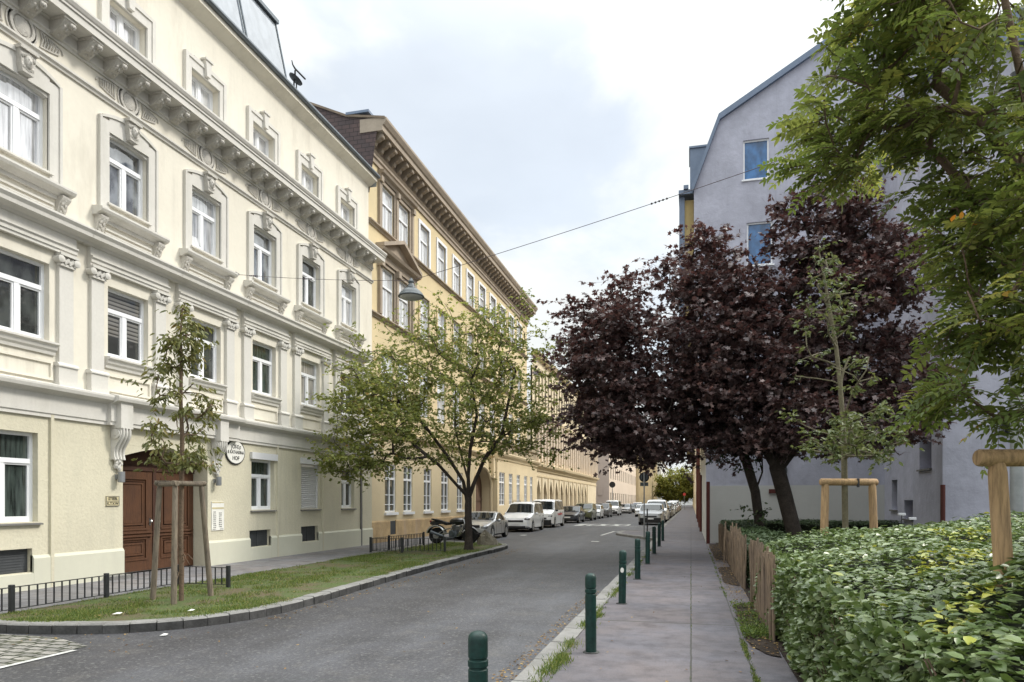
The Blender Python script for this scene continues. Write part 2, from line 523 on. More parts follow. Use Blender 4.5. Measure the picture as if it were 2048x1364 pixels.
leafmat('leaf_olive', [(0.0, (0.085, 0.112, 0.028)), (0.5, (0.165, 0.198, 0.056)), (0.88, (0.26, 0.27, 0.09)), (1.0, (0.27, 0.16, 0.05))], rough=0.5, spec=0.3, transl=0.45)
leafmat('leaf_cherry', [(0.0, (0.070, 0.082, 0.022)), (0.6, (0.150, 0.160, 0.048)), (0.92, (0.22, 0.20, 0.07)), (1.0, (0.22, 0.12, 0.04))], rough=0.45, spec=0.4, transl=0.28)
leafmat('leaf_purple', [(0.0, (0.042, 0.027, 0.028)), (0.5, (0.080, 0.052, 0.051)), (0.85, (0.145, 0.096, 0.088)), (1.0, (0.21, 0.108, 0.085))], rough=0.42, spec=0.5, transl=0.18, tcol=(0.17, 0.065, 0.055))
leafmat('leaf_robinia', [(0.0, (0.060, 0.090, 0.022)), (0.45, (0.110, 0.150, 0.038)), (0.85, (0.19, 0.215, 0.060)), (0.988, (0.34, 0.32, 0.08)), (1.0, (0.46, 0.19, 0.03))], rough=0.5, spec=0.35, transl=0.45)
leafmat('leaf_sapling', [(0.0, (0.055, 0.078, 0.026)), (0.6, (0.105, 0.130, 0.048)), (1.0, (0.17, 0.185, 0.075))], rough=0.5, spec=0.35, transl=0.28)
leafmat('leaf_hedge', [(0.0, (0.045, 0.078, 0.018)), (0.30, (0.078, 0.122, 0.030)), (0.55, (0.130, 0.182, 0.068)), (0.84, (0.27, 0.32, 0.170)), (0.90, (0.22, 0.27, 0.05)), (1.0, (0.38, 0.38, 0.06))], rough=0.38, spec=0.65, transl=0.18)  # palest green stop paints the sky sheen into the leaf colour
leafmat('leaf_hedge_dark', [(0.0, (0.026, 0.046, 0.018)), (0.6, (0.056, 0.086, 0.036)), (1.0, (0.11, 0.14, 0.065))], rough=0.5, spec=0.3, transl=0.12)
leafmat('leaf_far', [(0.0, (0.12, 0.14, 0.03)), (0.6, (0.22, 0.23, 0.055)), (1.0, (0.32, 0.30, 0.09))], rough=0.6, spec=0.2, transl=0.3)
leafmat('grass_blade', [(0.0, (0.048, 0.082, 0.018)), (0.5, (0.100, 0.150, 0.032)), (0.88, (0.18, 0.215, 0.060)), (1.0, (0.30, 0.26, 0.11))], rough=0.6, spec=0.25, transl=0.3)
leafmat('leaf_dry', [(0.0, (0.10, 0.055, 0.025)), (0.5, (0.20, 0.12, 0.05)), (1.0, (0.36, 0.25, 0.10))], rough=0.7, spec=0.2, transl=0.1)

# ------------------------------------------------------------------ mesh helpers


def unit(v):
    v = np.asarray(v, float)
    n = np.linalg.norm(v)
    return v / n if n > 1e-9 else v


class MB:
    def __init__(s):
        s.v = []
        s.f = []

    def add(s, vs, fs):
        o = len(s.v)
        s.v += [tuple(map(float, p)) for p in vs]
        s.f += [tuple(i + o for i in f) for f in fs]
        return s

    def quad(s, a, b, c, d):
        return s.add([a, b, c, d], [(0, 1, 2, 3)])

    def poly(s, pts):
        return s.add(pts, [tuple(range(len(pts)))])

    def box(s, x0, x1, y0, y1, z0, z1):
        return s.add([(x0, y0, z0), (x1, y0, z0), (x1, y1, z0), (x0, y1, z0), (x0, y0, z1), (x1, y0, z1), (x1, y1, z1), (x0, y1, z1)],
                     [(0, 3, 2, 1), (4, 5, 6, 7), (0, 1, 5, 4), (1, 2, 6, 5), (2, 3, 7, 6), (3, 0, 4, 7)])

    def bbox(s, x0, x1, y0, y1, z0, z1, c=0.01):
        """box with chamfered vertical and top edges"""
        p = [(x0 + c, y0), (x1 - c, y0), (x1, y0 + c), (x1, y1 - c), (x1 - c, y1), (x0 + c, y1), (x0, y1 - c), (x0, y0 + c)]
        q = [(x0 + c, y0 + c), (x1 - c, y0 + c), (x1 - c, y0 + c), (x1 - c, y1 - c), (x1 - c, y1 - c), (x0 + c, y1 - c), (x0 + c, y1 - c), (x0 + c, y0 + c)]
        vs = [(a, b, z0) for a, b in p] + [(a, b, z1 - c) for a, b in p] + [(q[0][0], q[0][1], z1), (q[1][0], q[1][1], z1), (q[3][0], q[3][1], z1), (q[5][0], q[5][1], z1)]
        fs = [tuple(range(7, -1, -1))]
        for i in range(8):
            j = (i + 1) % 8
            fs.append((i, j, 8 + j, 8 + i))
        fs += [(16, 17, 18, 19), (8, 9, 17, 16), (9, 10, 17), (10, 11, 18, 17), (11, 12, 18), (12, 13, 19, 18), (13, 14, 19), (14, 15, 16, 19), (15, 8, 16)]
        return s.add(vs, fs)

    def prism_y(s, prof, y0, y1):
        """closed profile of (x, z) points swept along y"""
        n = len(prof)
        vs = [(x, y0, z) for x, z in prof] + [(x, y1, z) for x, z in prof]
        fs = [(i, (i + 1) % n, n + (i + 1) % n, n + i) for i in range(n)]
        fs += [tuple(range(n - 1, -1, -1)), tuple(range(n, 2 * n))]
        return s.add(vs, fs)

    def prism_x(s, prof, x0, x1):
        """closed profile of (y, z) points swept along x"""
        n = len(prof)
        vs = [(x0, y, z) for y, z in prof] + [(x1, y, z) for y, z in prof]
        fs = [(i, (i + 1) % n, n + (i + 1) % n, n + i) for i in range(n)]
        fs += [tuple(range(n - 1, -1, -1)), tuple(range(n, 2 * n))]
        return s.add(vs, fs)

    def prism_z(s, prof, z0, z1):
        n = len(prof)
        vs = [(x, y, z0) for x, y in prof] + [(x, y, z1) for x, y in prof]
        fs = [(i, (i + 1) % n, n + (i + 1) % n, n + i) for i in range(n)]
        fs += [tuple(range(n - 1, -1, -1)), tuple(range(n, 2 * n))]
        return s.add(vs, fs)

    def tube(s, pts, rad, n=8, cap=True):
        pts = [np.asarray(p, float) for p in pts]
        if not hasattr(rad, '__len__'):
            rad = [rad] * len(pts)
        o = len(s.v)
        ref = None
        m = len(pts)
        for i, p in enumerate(pts):
            d = unit(pts[min(i + 1, m - 1)] - pts[max(i - 1, 0)])
            if ref is None:
                ref = np.array([1.0, 0, 0]) if abs(d[0]) < 0.8 else np.array([0, 1.0, 0])
            u = unit(np.cross(d, ref))
            vv = np.cross(d, u)
            ref = np.cross(u, d)
            for k in range(n):
                a = 2 * math.pi * k / n
                q = p + (u * math.cos(a) + vv * math.sin(a)) * rad[i]
                s.v.append((float(q[0]), float(q[1]), float(q[2])))
        for i in range(m - 1):
            for k in range(n):
                a = o + i * n + k
                b = o + i * n + (k + 1) % n
                s.f.append((a, b, b + n, a + n))
        if cap:
            s.f.append(tuple(o + k for k in range(n - 1, -1, -1)))
            s.f.append(tuple(o + (m - 1) * n + k for k in range(n)))
        return s

    def lathe(s, prof, c=(0, 0, 0), n=16, axis='z'):
        """profile of (r, h) points turned about an axis"""
        o = len(s.v)
        for r, h in prof:
            for k in range(n):
                a = 2 * math.pi * k / n
                p = (r * math.cos(a), r * math.sin(a), h)
                if axis == 'y':
                    p = (p[0], p[2], p[1])
                elif axis == 'x':
                    p = (p[2], p[0], p[1])
                s.v.append((p[0] + c[0], p[1] + c[1], p[2] + c[2]))
        m = len(prof)
        for i in range(m - 1):
            for k in range(n):
                a = o + i * n + k
                b = o + i * n + (k + 1) % n
                s.f.append((a, b, b + n, a + n))
        s.f.append(tuple(o + k for k in range(n - 1, -1, -1)))
        s.f.append(tuple(o + (m - 1) * n + k for k in range(n)))
        return s

    def ellipsoid(s, c, r, nu=10, nv=6):
        prof = [(math.sin(math.pi * j / nv), -math.cos(math.pi * j / nv)) for j in range(nv + 1)]
        o = len(s.v)
        for q, h in prof:
            for k in range(nu):
                a = 2 * math.pi * k / nu
                s.v.append((c[0] + r[0] * max(q, 1e-3) * math.cos(a), c[1] + r[1] * max(q, 1e-3) * math.sin(a), c[2] + r[2] * h))
        for i in range(nv):
            for k in range(nu):
                a = o + i * nu + k
                b = o + i * nu + (k + 1) % nu
                s.f.append((a, b, b + nu, a + nu))
        return s

    def mesh(s, name, mat, smooth=None):
        me = bpy.data.meshes.new(name)
        me.from_pydata(s.v, [], s.f)
        if mat:
            me.materials.append(MATS[mat])
        if smooth is not None:
            me.shade_smooth()
            me.set_sharp_from_angle(angle=R(smooth))
        me.update()
        return me

    def build(s, name, mat, parent=None, smooth=None):
        return link(name, s.mesh(name, mat, smooth), parent)


def link(name, me, parent=None, loc=None):
    """mesh in world coordinates (or shifted by loc) -> object; children of a placed Empty are shifted back by it"""
    o = bpy.data.objects.new(name, me)
    COL.objects.link(o)
    off = np.array(loc if loc is not None else (0, 0, 0), float)
    if parent is not None:
        o.parent = parent
        if parent.parent is None and parent.type == 'EMPTY':
            off = off - np.array(parent.location)
    o.location = off
    return o


def thing(name, label, cat, loc=(0, 0, 0), rz=0, group=None):
    o = bpy.data.objects.new(name, None)
    COL.objects.link(o)
    o.empty_display_size = 0.2
    o.location = loc
    o.rotation_euler = (0, 0, rz)
    return tag(o, label, cat, group)


def tag(o, label=None, cat=None, group=None, kind=None):
    if label:
        o['label'] = label
    if cat:
        o['category'] = cat
    if group:
        o['group'] = group
    if kind:
        o['kind'] = kind
    return o


def structure(o, label=None):
    o['kind'] = 'structure'
    if label:
        o['label'] = label
    return o


def copy_tree(o, parent=None):
    c = o.copy()
    COL.objects.link(c)
    if parent is not None:
        c.parent = parent
    for ch in o.children:
        copy_tree(ch, c)
    return c


def wall(mb, fm, u0, u1, v0, v1, holes, depth):
    """rectangular wall sheet with rectangular holes and their reveals; fm(u, v, d) -> point, d = depth inwards"""
    us = sorted({u0, u1, *[h[0] for h in holes], *[h[1] for h in holes]})
    vs = sorted({v0, v1, *[h[2] for h in holes], *[h[3] for h in holes]})
    us = [a for a in us if u0 <= a <= u1]
    vs = [a for a in vs if v0 <= a <= v1]
    for a, b in zip(us, us[1:]):
        for c, d in zip(vs, vs[1:]):
            mu, mv = (a + b) / 2, (c + d) / 2
            if any(h[0] < mu < h[1] and h[2] < mv < h[3] for h in holes):
                continue
            mb.quad(fm(a, c, 0), fm(b, c, 0), fm(b, d, 0), fm(a, d, 0))
    for h in holes:
        a, b, c, d = h[:4]
        dp = h[4] if len(h) > 4 else depth
        mb.quad(fm(a, c, 0), fm(a, d, 0), fm(a, d, dp), fm(a, c, dp))
        mb.quad(fm(b, c, 0), fm(b, c, dp), fm(b, d, dp), fm(b, d, 0))
        mb.quad(fm(a, c, 0), fm(a, c, dp), fm(b, c, dp), fm(b, c, 0))
        mb.quad(fm(a, d, 0), fm(b, d, 0), fm(b, d, dp), fm(a, d, dp))
    return mb


WCACHE = {}


def window_meshes(w, h, style):
    """frame and panes of a window facing +x, local y 0..w, z 0..h"""
    k = (round(w, 3), round(h, 3), style)
    if k in WCACHE:
        return WCACHE[k]
    f = MB()
    g = MB()
    t = 0.065
    bars_v, bars_h = [], []
    if style == 'casement':           # two leaves under a fanlight
        tr = h * 0.68
        bars_h.append((0, w, tr, 0.09))
        bars_v.append((w / 2, 0, tr, 0.11))
    elif style == 'leaves':
        bars_v.append((w / 2, 0, h, 0.11))
    elif style == 'single':
        pass
    elif style == 'muntin':           # tall office window with glazing bars
        tr = h * 0.70
        bars_h.append((0, w, tr, 0.10))
        bars_v.append((w / 2, 0, h, 0.07))
        for q in (0.16, 0.36):
            bars_h.append((0, w, h * q, 0.030))
        bars_h.append((0, w, h * 0.85, 0.03))
    elif style == 'sash':
        bars_h.append((0, w, h * 0.62, 0.09))
        bars_v.append((w / 2, 0, h * 0.62, 0.05))
    f.box(-0.09, 0, 0, t, 0, h)
    f.box(-0.09, 0, w - t, w, 0, h)
    f.box(-0.088, -0.002, t, w - t, 0, t)
    f.box(-0.088, -0.002, t, w - t, h - t, h)
    for (a, b, z, th) in bars_h:
        f.box(-0.084, 0.012 if th > 0.05 else -0.02, t, w - t, z - th / 2, z + th / 2)
    for (y, a, b, th) in bars_v:
        f.box(-0.080, 0.006 if th > 0.05 else -0.022, y - th / 2, y + th / 2, max(a, t), min(b, h - t))
    if style in ('casement', 'leaves'):   # inner sash rims
        zt = (h * 0.68 - 0.045) if style == 'casement' else h - t
        for (ya, yb) in ((t, w / 2 - 0.055), (w / 2 + 0.055, w - t)):
            f.box(-0.075, -0.012, ya, ya + 0.035, t, zt)
            f.box(-0.075, -0.012, yb - 0.035, yb, t, zt)
            f.box(-0.073, -0.014, ya + 0.035, yb - 0.035, t, t + 0.04)
            f.box(-0.073, -0.014, ya + 0.035, yb - 0.035, zt - 0.035, zt)
    g.quad((-0.05, t * 0.5, t * 0.5), (-0.05, w - t * 0.5, t * 0.5), (-0.05, w - t * 0.5, h - t * 0.5), (-0.05, t * 0.5, h - t * 0.5))
    fm = f.mesh('window', 'white_frame')
    WCACHE[k] = (fm, {}, g)
    return WCACHE[k]


def add_window(parent, X, y0, y1, z0, z1, style, glass, rz=0, name='window'):
    w, h = y1 - y0, z1 - z0
    fm, gl, g = window_meshes(w, h, style)
    if glass not in gl:
        gl[glass] = g.mesh('window_glass', glass)
    o = link(name, fm, parent, (X, y0, z0))
    o.rotation_euler = (0, 0, rz)
    p = link('window_glass', gl[glass], o)
    return o


# leaves: many small folded faces with a random colour value each
T8 = (np.array([[0, 0, 0], [0.30, -0.40, 0.03], [0.32, 0, -0.05], [0.30, 0.40, 0.03], [0.68, -0.36, 0.02], [0.66, 0, -0.07], [0.68, 0.36, 0.02], [1, 0, -0.14]]),
      [(0, 2, 1), (0, 3, 2), (2, 5, 4, 1), (2, 3, 6, 5), (5, 7, 4), (5, 6, 7)])
T4 = (np.array([[0, 0, 0], [0.45, -0.5, 0.06], [1, 0, -0.08], [0.45, 0.5, 0.06]]), [(0, 2, 1), (0, 3, 2)])
T6 = (np.array([[0, 0, 0], [0.30, -0.42, 0.04], [0.72, -0.30, 0.0], [1, 0, -0.10], [0.72, 0.30, 0.0], [0.30, 0.42, 0.04]]), [(0, 3, 2, 1), (0, 5, 4, 3)])
TM = (np.array([[0, 0, 0], [0.05, -0.40, 0.03], [0.40, -0.30, 0], [0.62, -0.62, 0.04], [0.66, -0.18, -0.03], [1, 0, -0.12], [0.66, 0.18, -0.03], [0.62, 0.62, 0.04], [0.40, 0.30, 0], [0.05, 0.40, 0.03]]),
      [(0, 2, 1), (0, 4, 3, 2), (0, 5, 4), (0, 6, 5), (0, 8, 7, 6), (0, 9, 8)])


def norm_rows(a):
    return a / np.maximum(np.linalg.norm(a, axis=1, keepdims=True), 1e-9)


def leaf_mesh(name, P, D, Nn, Ln, Wd, tmpl, rnd, mat):
    tv, tf = tmpl
    P = np.asarray(P, float)
    D = norm_rows(np.asarray(D, float))
    S = norm_rows(np.cross(D, Nn))
    Nn = np.cross(S, D)
    n, k = len(P), len(tv)
    V = (P[:, None, :] + D[:, None, :] * (tv[None, :, 0:1] * Ln[:, None, None]) + S[:, None, :] * (tv[None, :, 1:2] * Wd[:, None, None])
         + Nn[:, None, :] * (tv[None, :, 2:3] * Ln[:, None, None])).reshape(-1, 3)
    loops, starts, tot = [], [], 0
    flat = []
    for f in tf:
        starts.append(tot)
        tot += len(f)
        flat += list(f)
    flat = np.array(flat)
    starts = np.array(starts)
    LV = (flat[None, :] + (np.arange(n) * k)[:, None]).reshape(-1)
    LS = (starts[None, :] + (np.arange(n) * tot)[:, None]).reshape(-1)
    me = bpy.data.meshes.new(name)
    me.vertices.add(n * k)
    me.vertices.foreach_set('co', V.astype(np.float32).reshape(-1))
    me.loops.add(len(LV))
    me.loops.foreach_set('vertex_index', LV.astype(np.int32))
    me.polygons.add(len(LS))
    me.polygons.foreach_set('loop_start', LS.astype(np.int32))
    me.update(calc_edges=True)
    at = me.attributes.new('rnd', 'FLOAT', 'POINT')
    at.data.foreach_set('value', np.repeat(np.clip(rnd, 0, 1), k).astype(np.float32))
    me.materials.append(MATS[mat])
    return me


def rand_dirs(rng, n):
    return norm_rows(rng.normal(size=(n, 3)))


class Tree:
    """branches grown from trunk polylines to tip points; radius from the number of tips carried"""

    def __init__(s, rng):
        s.rng = rng
        s.pos, s.par, s.paths = [], [], []

    def trunk(s, pts, parent=-1):
        ids = []
        if parent >= 0:
            ids.append(parent)
        for p in pts:
            s.pos.append(np.asarray(p, float))
            s.par.append(ids[-1] if ids else -1)
            ids.append(len(s.pos) - 1)
        s.paths.append(ids)
        return ids

    def grow(s, tips, seg=0.35, down=0.8, min_node=0, curve=0.4, jit=0.06):
        rng = s.rng
        base = np.array(s.pos)
        d0 = np.min(np.linalg.norm(tips[:, None, :] - base[None, :, :], axis=2), axis=1)
        s.tip_ids = []
        for i in np.argsort(d0):
            t = tips[i]
            A = np.array(s.pos[min_node:])
            v = t[None, :] - A
            d = np.linalg.norm(v, axis=1) + 1e-6
            cost = d * (1 + down * np.maximum(0, -v[:, 2] / d))
            j = int(np.argmin(cost)) + min_node
            pj = s.pos[j]
            pd = unit(pj - s.pos[s.par[j]]) if s.par[j] >= 0 else np.array([0, 0, 1.0])
            dd = float(np.linalg.norm(t - pj))
            n = max(2, int(math.ceil(dd / seg)))
            c = pj + pd * dd * curve + (t - pj) * 0.12
            ids = [j]
            for k in range(1, n + 1):
                q = k / n
                p = (1 - q) ** 2 * pj + 2 * q * (1 - q) * c + q * q * t
                if k < n:
                    p = p + rng.normal(size=3) * jit * min(dd, 1.0) * 0.5
                s.pos.append(p)
                s.par.append(ids[-1])
                ids.append(len(s.pos) - 1)
            s.paths.append(ids)
            s.tip_ids.append(ids[-1])

    def wood(s, R0, k=2.3, rmin=0.004, taper_floor=None):
        n = len(s.pos)
        acc = np.zeros(n)
        for i in range(n - 1, -1, -1):
            if acc[i] == 0:
                acc[i] = 1.0
            if s.par[i] >= 0:
                acc[s.par[i]] += acc[i]
        # acc counts every node; turn it into radius
        r = acc ** (1 / k)
        r = r / r[0] * R0
        r = np.maximum(r, rmin)
        s.rad = r
        mb = MB()
        for ids in s.paths:
            pts = [s.pos[i] for i in ids]
            rr = [r[i] for i in ids]
            if len(ids) > 1:
                rr[0] = min(rr[0], rr[1] * 1.35)
            mb.tube(pts, rr, 8 if max(rr) > 0.03 else 5, cap=False)
        return mb


def blades(name, P, H, Wd, rng, mat, lean=0.5):
    n = len(P)
    a = rng.uniform(0, 2 * math.pi, n)
    D = np.stack([np.cos(a) * lean * rng.uniform(0.2, 1.2, n), np.sin(a) * lean * rng.uniform(0.2, 1.2, n), np.ones(n)], 1)
    Nn = rand_dirs(rng, n)
    tm = (np.array([[0, -0.5, 0], [0, 0.5, 0], [0.6, 0.28, 0.05], [0.6, -0.28, 0.05], [1, 0, 0.18]]), [(0, 1, 2, 3), (3, 2, 4)])
    return leaf_mesh(name, P, D, Nn, H, Wd, tm, rng.random(n), mat)

# ------------------------------------------------------------------ ground, road, pavements, kerbs
rng = np.random.default_rng(7)


def sheet(name, pts, z, mat, label=None):
    o = MB().poly([(x, y, z) for x, y in pts]).build(name, mat)
    return structure(o, label)


sheet('ground', [(-900, -60), (900, -60), (900, 1500), (-900, 1500)], -0.16, 'soil')
sheet('road', [(-16, -30), (-1.5, -30), (-1.5, 330), (-16, 330)], -0.12, 'asphalt')
sheet('cobbled_parking_strip', [(-16, 4.5), (-7.37, 4.5), (-7.34, 7.2), (-8.2, 7.55), (-16, 7.55)], -0.114, 'cobble')
mb = MB()
mb.poly([(-7.37, 4.5, -0.110), (-7.29, 4.5, -0.110), (-7.24, 6.95, -0.110), (-7.32, 6.95, -0.110)])
structure(mb.build('road_marking', 'road_paint'))


def slab(name, pts, z0, z1, mat, label=None):
    return structure(MB().prism_z(pts, z0, z1).build(name, mat), label)


slab('pavement', [(-1.38, -20), (0.98, -20), (0.98, 30), (0.62, 30), (0.62, 300), (-1.72, 300), (-1.72, 43.5), (-3.7, 41), (-3.7, 38.2), (-1.5, 33.2), (-1.38, 33)], -0.14, 0.0, 'pavement_mauve')
slab('pavement', [(-12.8, 0), (-10.06, 0), (-10.06, 28.0), (-11.2, 29.2), (-11.2, 150), (-12.8, 150)], -0.14, 0.004, 'pavement_grey')


def resample(pts, step):
    pts = np.array(pts, float)
    d = np.r_[0, np.cumsum(np.linalg.norm(np.diff(pts, axis=0), axis=1))]
    n = max(1, int(round(d[-1] / step)))
    t = np.linspace(0, d[-1], n + 1)
    return np.stack([np.interp(t, d, pts[:, 0]), np.interp(t, d, pts[:, 1])], 1)


def smooth_poly(pts, it=2):
    pts = [np.array(p, float) for p in pts]
    for _ in range(it):
        q = [pts[0]]
        for a, b in zip(pts, pts[1:]):
            q += [a * 0.75 + b * 0.25, a * 0.25 + b * 0.75]
        q.append(pts[-1])
        pts = q
    return [tuple(p) for p in pts]


def kerb(name, path, step, width, z0, z1, mat, gap=0.012, c=0.022, label=None, jit=0.008, dark_sides=True):
    """row of kerb stones; the stones lie to the left of the path direction"""
    p = resample(path, step)
    mb = MB()
    for a, b in zip(p, p[1:]):
        d = (b - a) / np.linalg.norm(b - a)
        n = np.array([-d[1], d[0]])
        a2, b2 = a + d * gap / 2, b - d * gap / 2
        j = rng.normal() * jit
        zt = z1 + rng.normal() * jit * 0.6
        o = n * j
        A, B = a2 + o, b2 + o
        C, D = b2 + n * width, a2 + n * width
        A1, B1 = A + n * c + d * c * 0.5, B + n * c - d * c * 0.5
        C1, D1 = C - d * c * 0.5, D + d * c * 0.5
        vs = [(*A, z0), (*B, z0), (*C, z0), (*D, z0), (*A, zt - c), (*B, zt - c), (*C, zt - c * .3), (*D, zt - c * .3), (*A1, zt), (*B1, zt), (*C1, zt), (*D1, zt)]
        mb.add(vs, [(0, 1, 5, 4), (1, 2, 6, 5), (2, 3, 7, 6), (3, 0, 4, 7), (4, 5, 9, 8), (5, 6, 10, 9), (6, 7, 11, 10), (7, 4, 8, 11), (8, 9, 10, 11)])
    o = mb.build(name, mat)
    if dark_sides:
        o.data.materials.append(MATS['kerb_side_dark'])
        o.data.polygons.foreach_set('material_index', [1 if i % 9 in (0, 1, 3) else 0 for i in range(len(o.data.polygons))])  # front and end faces take a near-black colour, tops stay pale granite
    return structure(o, label)


ISL = smooth_poly([(-12.2, 7.62), (-10.0, 7.62), (-9.2, 7.62), (-8.1, 7.80), (-7.35, 8.15), (-6.78, 8.85), (-6.48, 9.7), (-6.42, 10.8), (-6.55, 12.8), (-6.66, 15), (-6.76, 18), (-6.82, 22), (-6.76, 25.2),
                   (-6.92, 26.7), (-7.5, 27.6), (-8.6, 28.05), (-10.1, 28.1)], 2)
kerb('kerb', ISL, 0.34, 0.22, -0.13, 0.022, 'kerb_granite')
turf_poly = [(-10.02, 28.0)] + [(-10.02, 7.72)] + [(x - 0.10 if y < 27 else x, y + (0.1 if y < 8.3 else (-0.12 if y > 26.8 else 0))) for x, y in ISL if x > -9.95]
slab('turf_island', turf_poly, -0.12, 0.006, 'turf')
kerb('kerb', [(-1.66, -4), (-1.66, 33), (-3.95, 38), (-3.95, 41.3), (-1.98, 43.8), (-1.98, 250)][::-1], 0.95, 0.27, -0.13, 0.006, 'kerb_granite', jit=0.004, dark_sides=False)
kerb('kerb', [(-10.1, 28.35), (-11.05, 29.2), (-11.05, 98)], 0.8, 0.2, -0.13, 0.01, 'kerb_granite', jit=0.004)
# joint strip of weeds and dirt between kerb stone and pavement, and the planting soil on the right
slab('planting_bed', [(0.985, 2.0), (7.28, 2.0), (7.28, 23.4), (24, 23.4), (24, 2.0), (24, 2.0)][:3] + [(7.28, 23.4), (7.28, 29.95), (0.985, 29.95)], -0.14, 0.010, 'soil')
slab('planting_bed', [(7.285, 2.0), (24, 2.0), (24, 23.45), (7.285, 23.45)], -0.14, 0.012, 'soil')
for q_, (ya, yb) in enumerate(((8.35, 12.1), (15.0, 18.8), (21.2, 29.0))):
    n_ = 16
    lf = [(0.64 + 0.05 * rng.random() + (0.10 if i in (0, n_) else 0), ya + (yb - ya) * i / n_ + rng.normal() * 0.03) for i in range(n_ + 1)]
    en = [(0.99, yb + 0.12), (0.85, yb + 0.10 + 0.05 * rng.random())]
    st_ = [(0.82, ya - 0.12 - 0.06 * rng.random()), (0.99, ya - 0.30)]
    sheet('soil_patch', smooth_poly(lf[::-1] + st_ + en[:1], 1), 0.0145, 'soil')

# painted field on the carriageway before the parked cars, with three dark ovals left open, and the kerb edge of the build-out
mb = MB()
y0, y1 = 52.2, 56.2
mb.poly([(-8.6, y0, -0.115), (-8.0, y0, -0.115), (-7.9, y1, -0.115), (-8.6, y1, -0.115)])
cx = [-7.05, -6.05, -5.15]


def oval_hole(mb, xa, xb, c, r):
    """square field with an oval opening"""
    ym = (y0 + y1) / 2
    k = 20
    inner = [(c + r * math.cos(2 * math.pi * i / k), ym + (y1 - y0) * 0.36 * math.sin(2 * math.pi * i / k)) for i in range(k)]
    outer = []
    for i in range(k):
        a = 2 * math.pi * i / k
        q = max(abs(math.cos(a)), abs(math.sin(a)))
        x = (xa + xb) / 2 + (xb - xa) / 2 * math.cos(a) / q
        y = ym + (y1 - y0) / 2 * math.sin(a) / q
        outer.append((x, y))
    for i in range(k):
        j = (i + 1) % k
        mb.quad((*inner[i], -0.115), (*inner[j], -0.115), (*outer[j], -0.115), (*outer[i], -0.115))


oval_hole(mb, -7.75, -6.55, -7.15, 0.42)
oval_hole(mb, -6.55, -5.55, -6.05, 0.36)
oval_hole(mb, -5.55, -4.55, -5.05, 0.34)
structure(mb.build('road_marking', 'road_paint'))
mb = MB()
mb.poly([(-4.25, 50.6, -0.115), (-2.1, 50.6, -0.115), (-2.1, 50.85, -0.115), (-4.25, 50.85, -0.115)])
mb.poly([(-4.75, 37.6, -0.115), (-4.6, 37.6, -0.115), (-4.45, 42.6, -0.115), (-4.6, 42.6, -0.115)])
mb.poly([(-4.6, 42.4, -0.1148), (-2.2, 44.3, -0.1148), (-2.2, 44.6, -0.1148), (-4.6, 42.7, -0.1148)])
mb.poly([(-4.4, 31.6, -0.115), (-4.05, 31.6, -0.115), (-4.05, 32.0, -0.115), (-4.4, 32.0, -0.115)])
mb.poly([(-8.9, 36.4, -0.115), (-8.6, 36.4, -0.115), (-8.6, 37.0, -0.115), (-8.9, 37.0, -0.115)])
structure(mb.build('road_marking', 'road_paint'))
# ------------------------------------------------------------------ cream apartment building, left front
B1 = thing('apartment_building', 'cream stucco apartment house with brown arched double door and a row of scrolled cornice brackets', 'building', (-12.3, 15.0, 0))
X1 = -12.3
WY = [7.38, 9.98, 12.585, 15.19, 17.78, 20.39, 23.03]
WW = 1.14
fx = lambda X: (lambda u, v, d: (X - d, u, v))
# ground floor wall
gh = []
GW = [(7.0, 8.2, 1.31, 3.03), (9.6, 10.9, 1.31, 3.03), (17.72, 18.86, 1.46, 2.93), (20.39, 21.52, 1.46, 2.93), (23.1, 24.1, 1.46, 2.90)]
VT = [(7.0, 8.1, 0.34, 0.78), (9.4, 10.78, 0.34, 0.80), (17.63, 18.67, 0.38, 0.86), (20.38, 21.45, 0.38, 0.88)]
gh += [g + (0.22,) for g in GW] + [v + (0.16,) for v in VT] + [(13.0, 15.83, 0.0, 2.97, 0.47)]
mb = wall(MB(), fx(X1), 4.0, 25.6, 0.0, 3.45, gh, 0.22)
# corners of the door's flat arch
for (ya, yb) in ((13.0, 14.415), (15.83, 14.415)):
    pr = [(ya, 2.72)]
    for i in range(9):
        q = i / 8
        pr.append((ya + (yb - ya) * q, 2.72 + 0.245 * math.sin(q * math.pi / 2)))
    pr += [(yb, 2.968), (ya, 2.968)]
    pr = [(y + (0.0015 if ya < 14 else -0.0015) * (1 if y == ya else 0), z) for y, z in pr]
    mb.prism_x(pr, X1 - 0.468, X1 - 0.002)
mb.build('ground_floor_wall', 'plaster_olive', B1)
# upper wall
uh = []
F1 = [(a, a + 1.17, 4.87, 6.40) for a in WY]
F2 = [(a, a + WW, 8.20, 9.74) for a in WY]
F3 = [(a + 0.09, a + 1.20, 11.80, 12.80) for a in WY]
uh += [f + (0.22,) for f in F1 + F2]
mb = wall(MB(), fx(X1), 4.0, 25.6, 3.45, 11.3, uh, 0.22)
wall(mb, fx(X1 - 0.1), 4.0, 25.5, 11.3, 14.28, [f + (0.26,) for f in F3], 0.26)
mb.quad((X1, 25.6, 0), (X1 - 12, 25.6, 0), (X1 - 12, 25.6, 11.3), (X1, 25.6, 11.3))
mb.quad((X1 - .1, 25.5, 11.3), (X1 - 12, 25.5, 11.3), (X1 - 12, 25.5, 14.28), (X1 - .1, 25.5, 14.28))
mb.quad((X1, 4.0, 0), (X1 - 12, 4.0, 0), (X1 - 12, 4.0, 14.28), (X1, 4.0, 14.28))
mb.build('upper_wall', 'plaster_cream', B1)
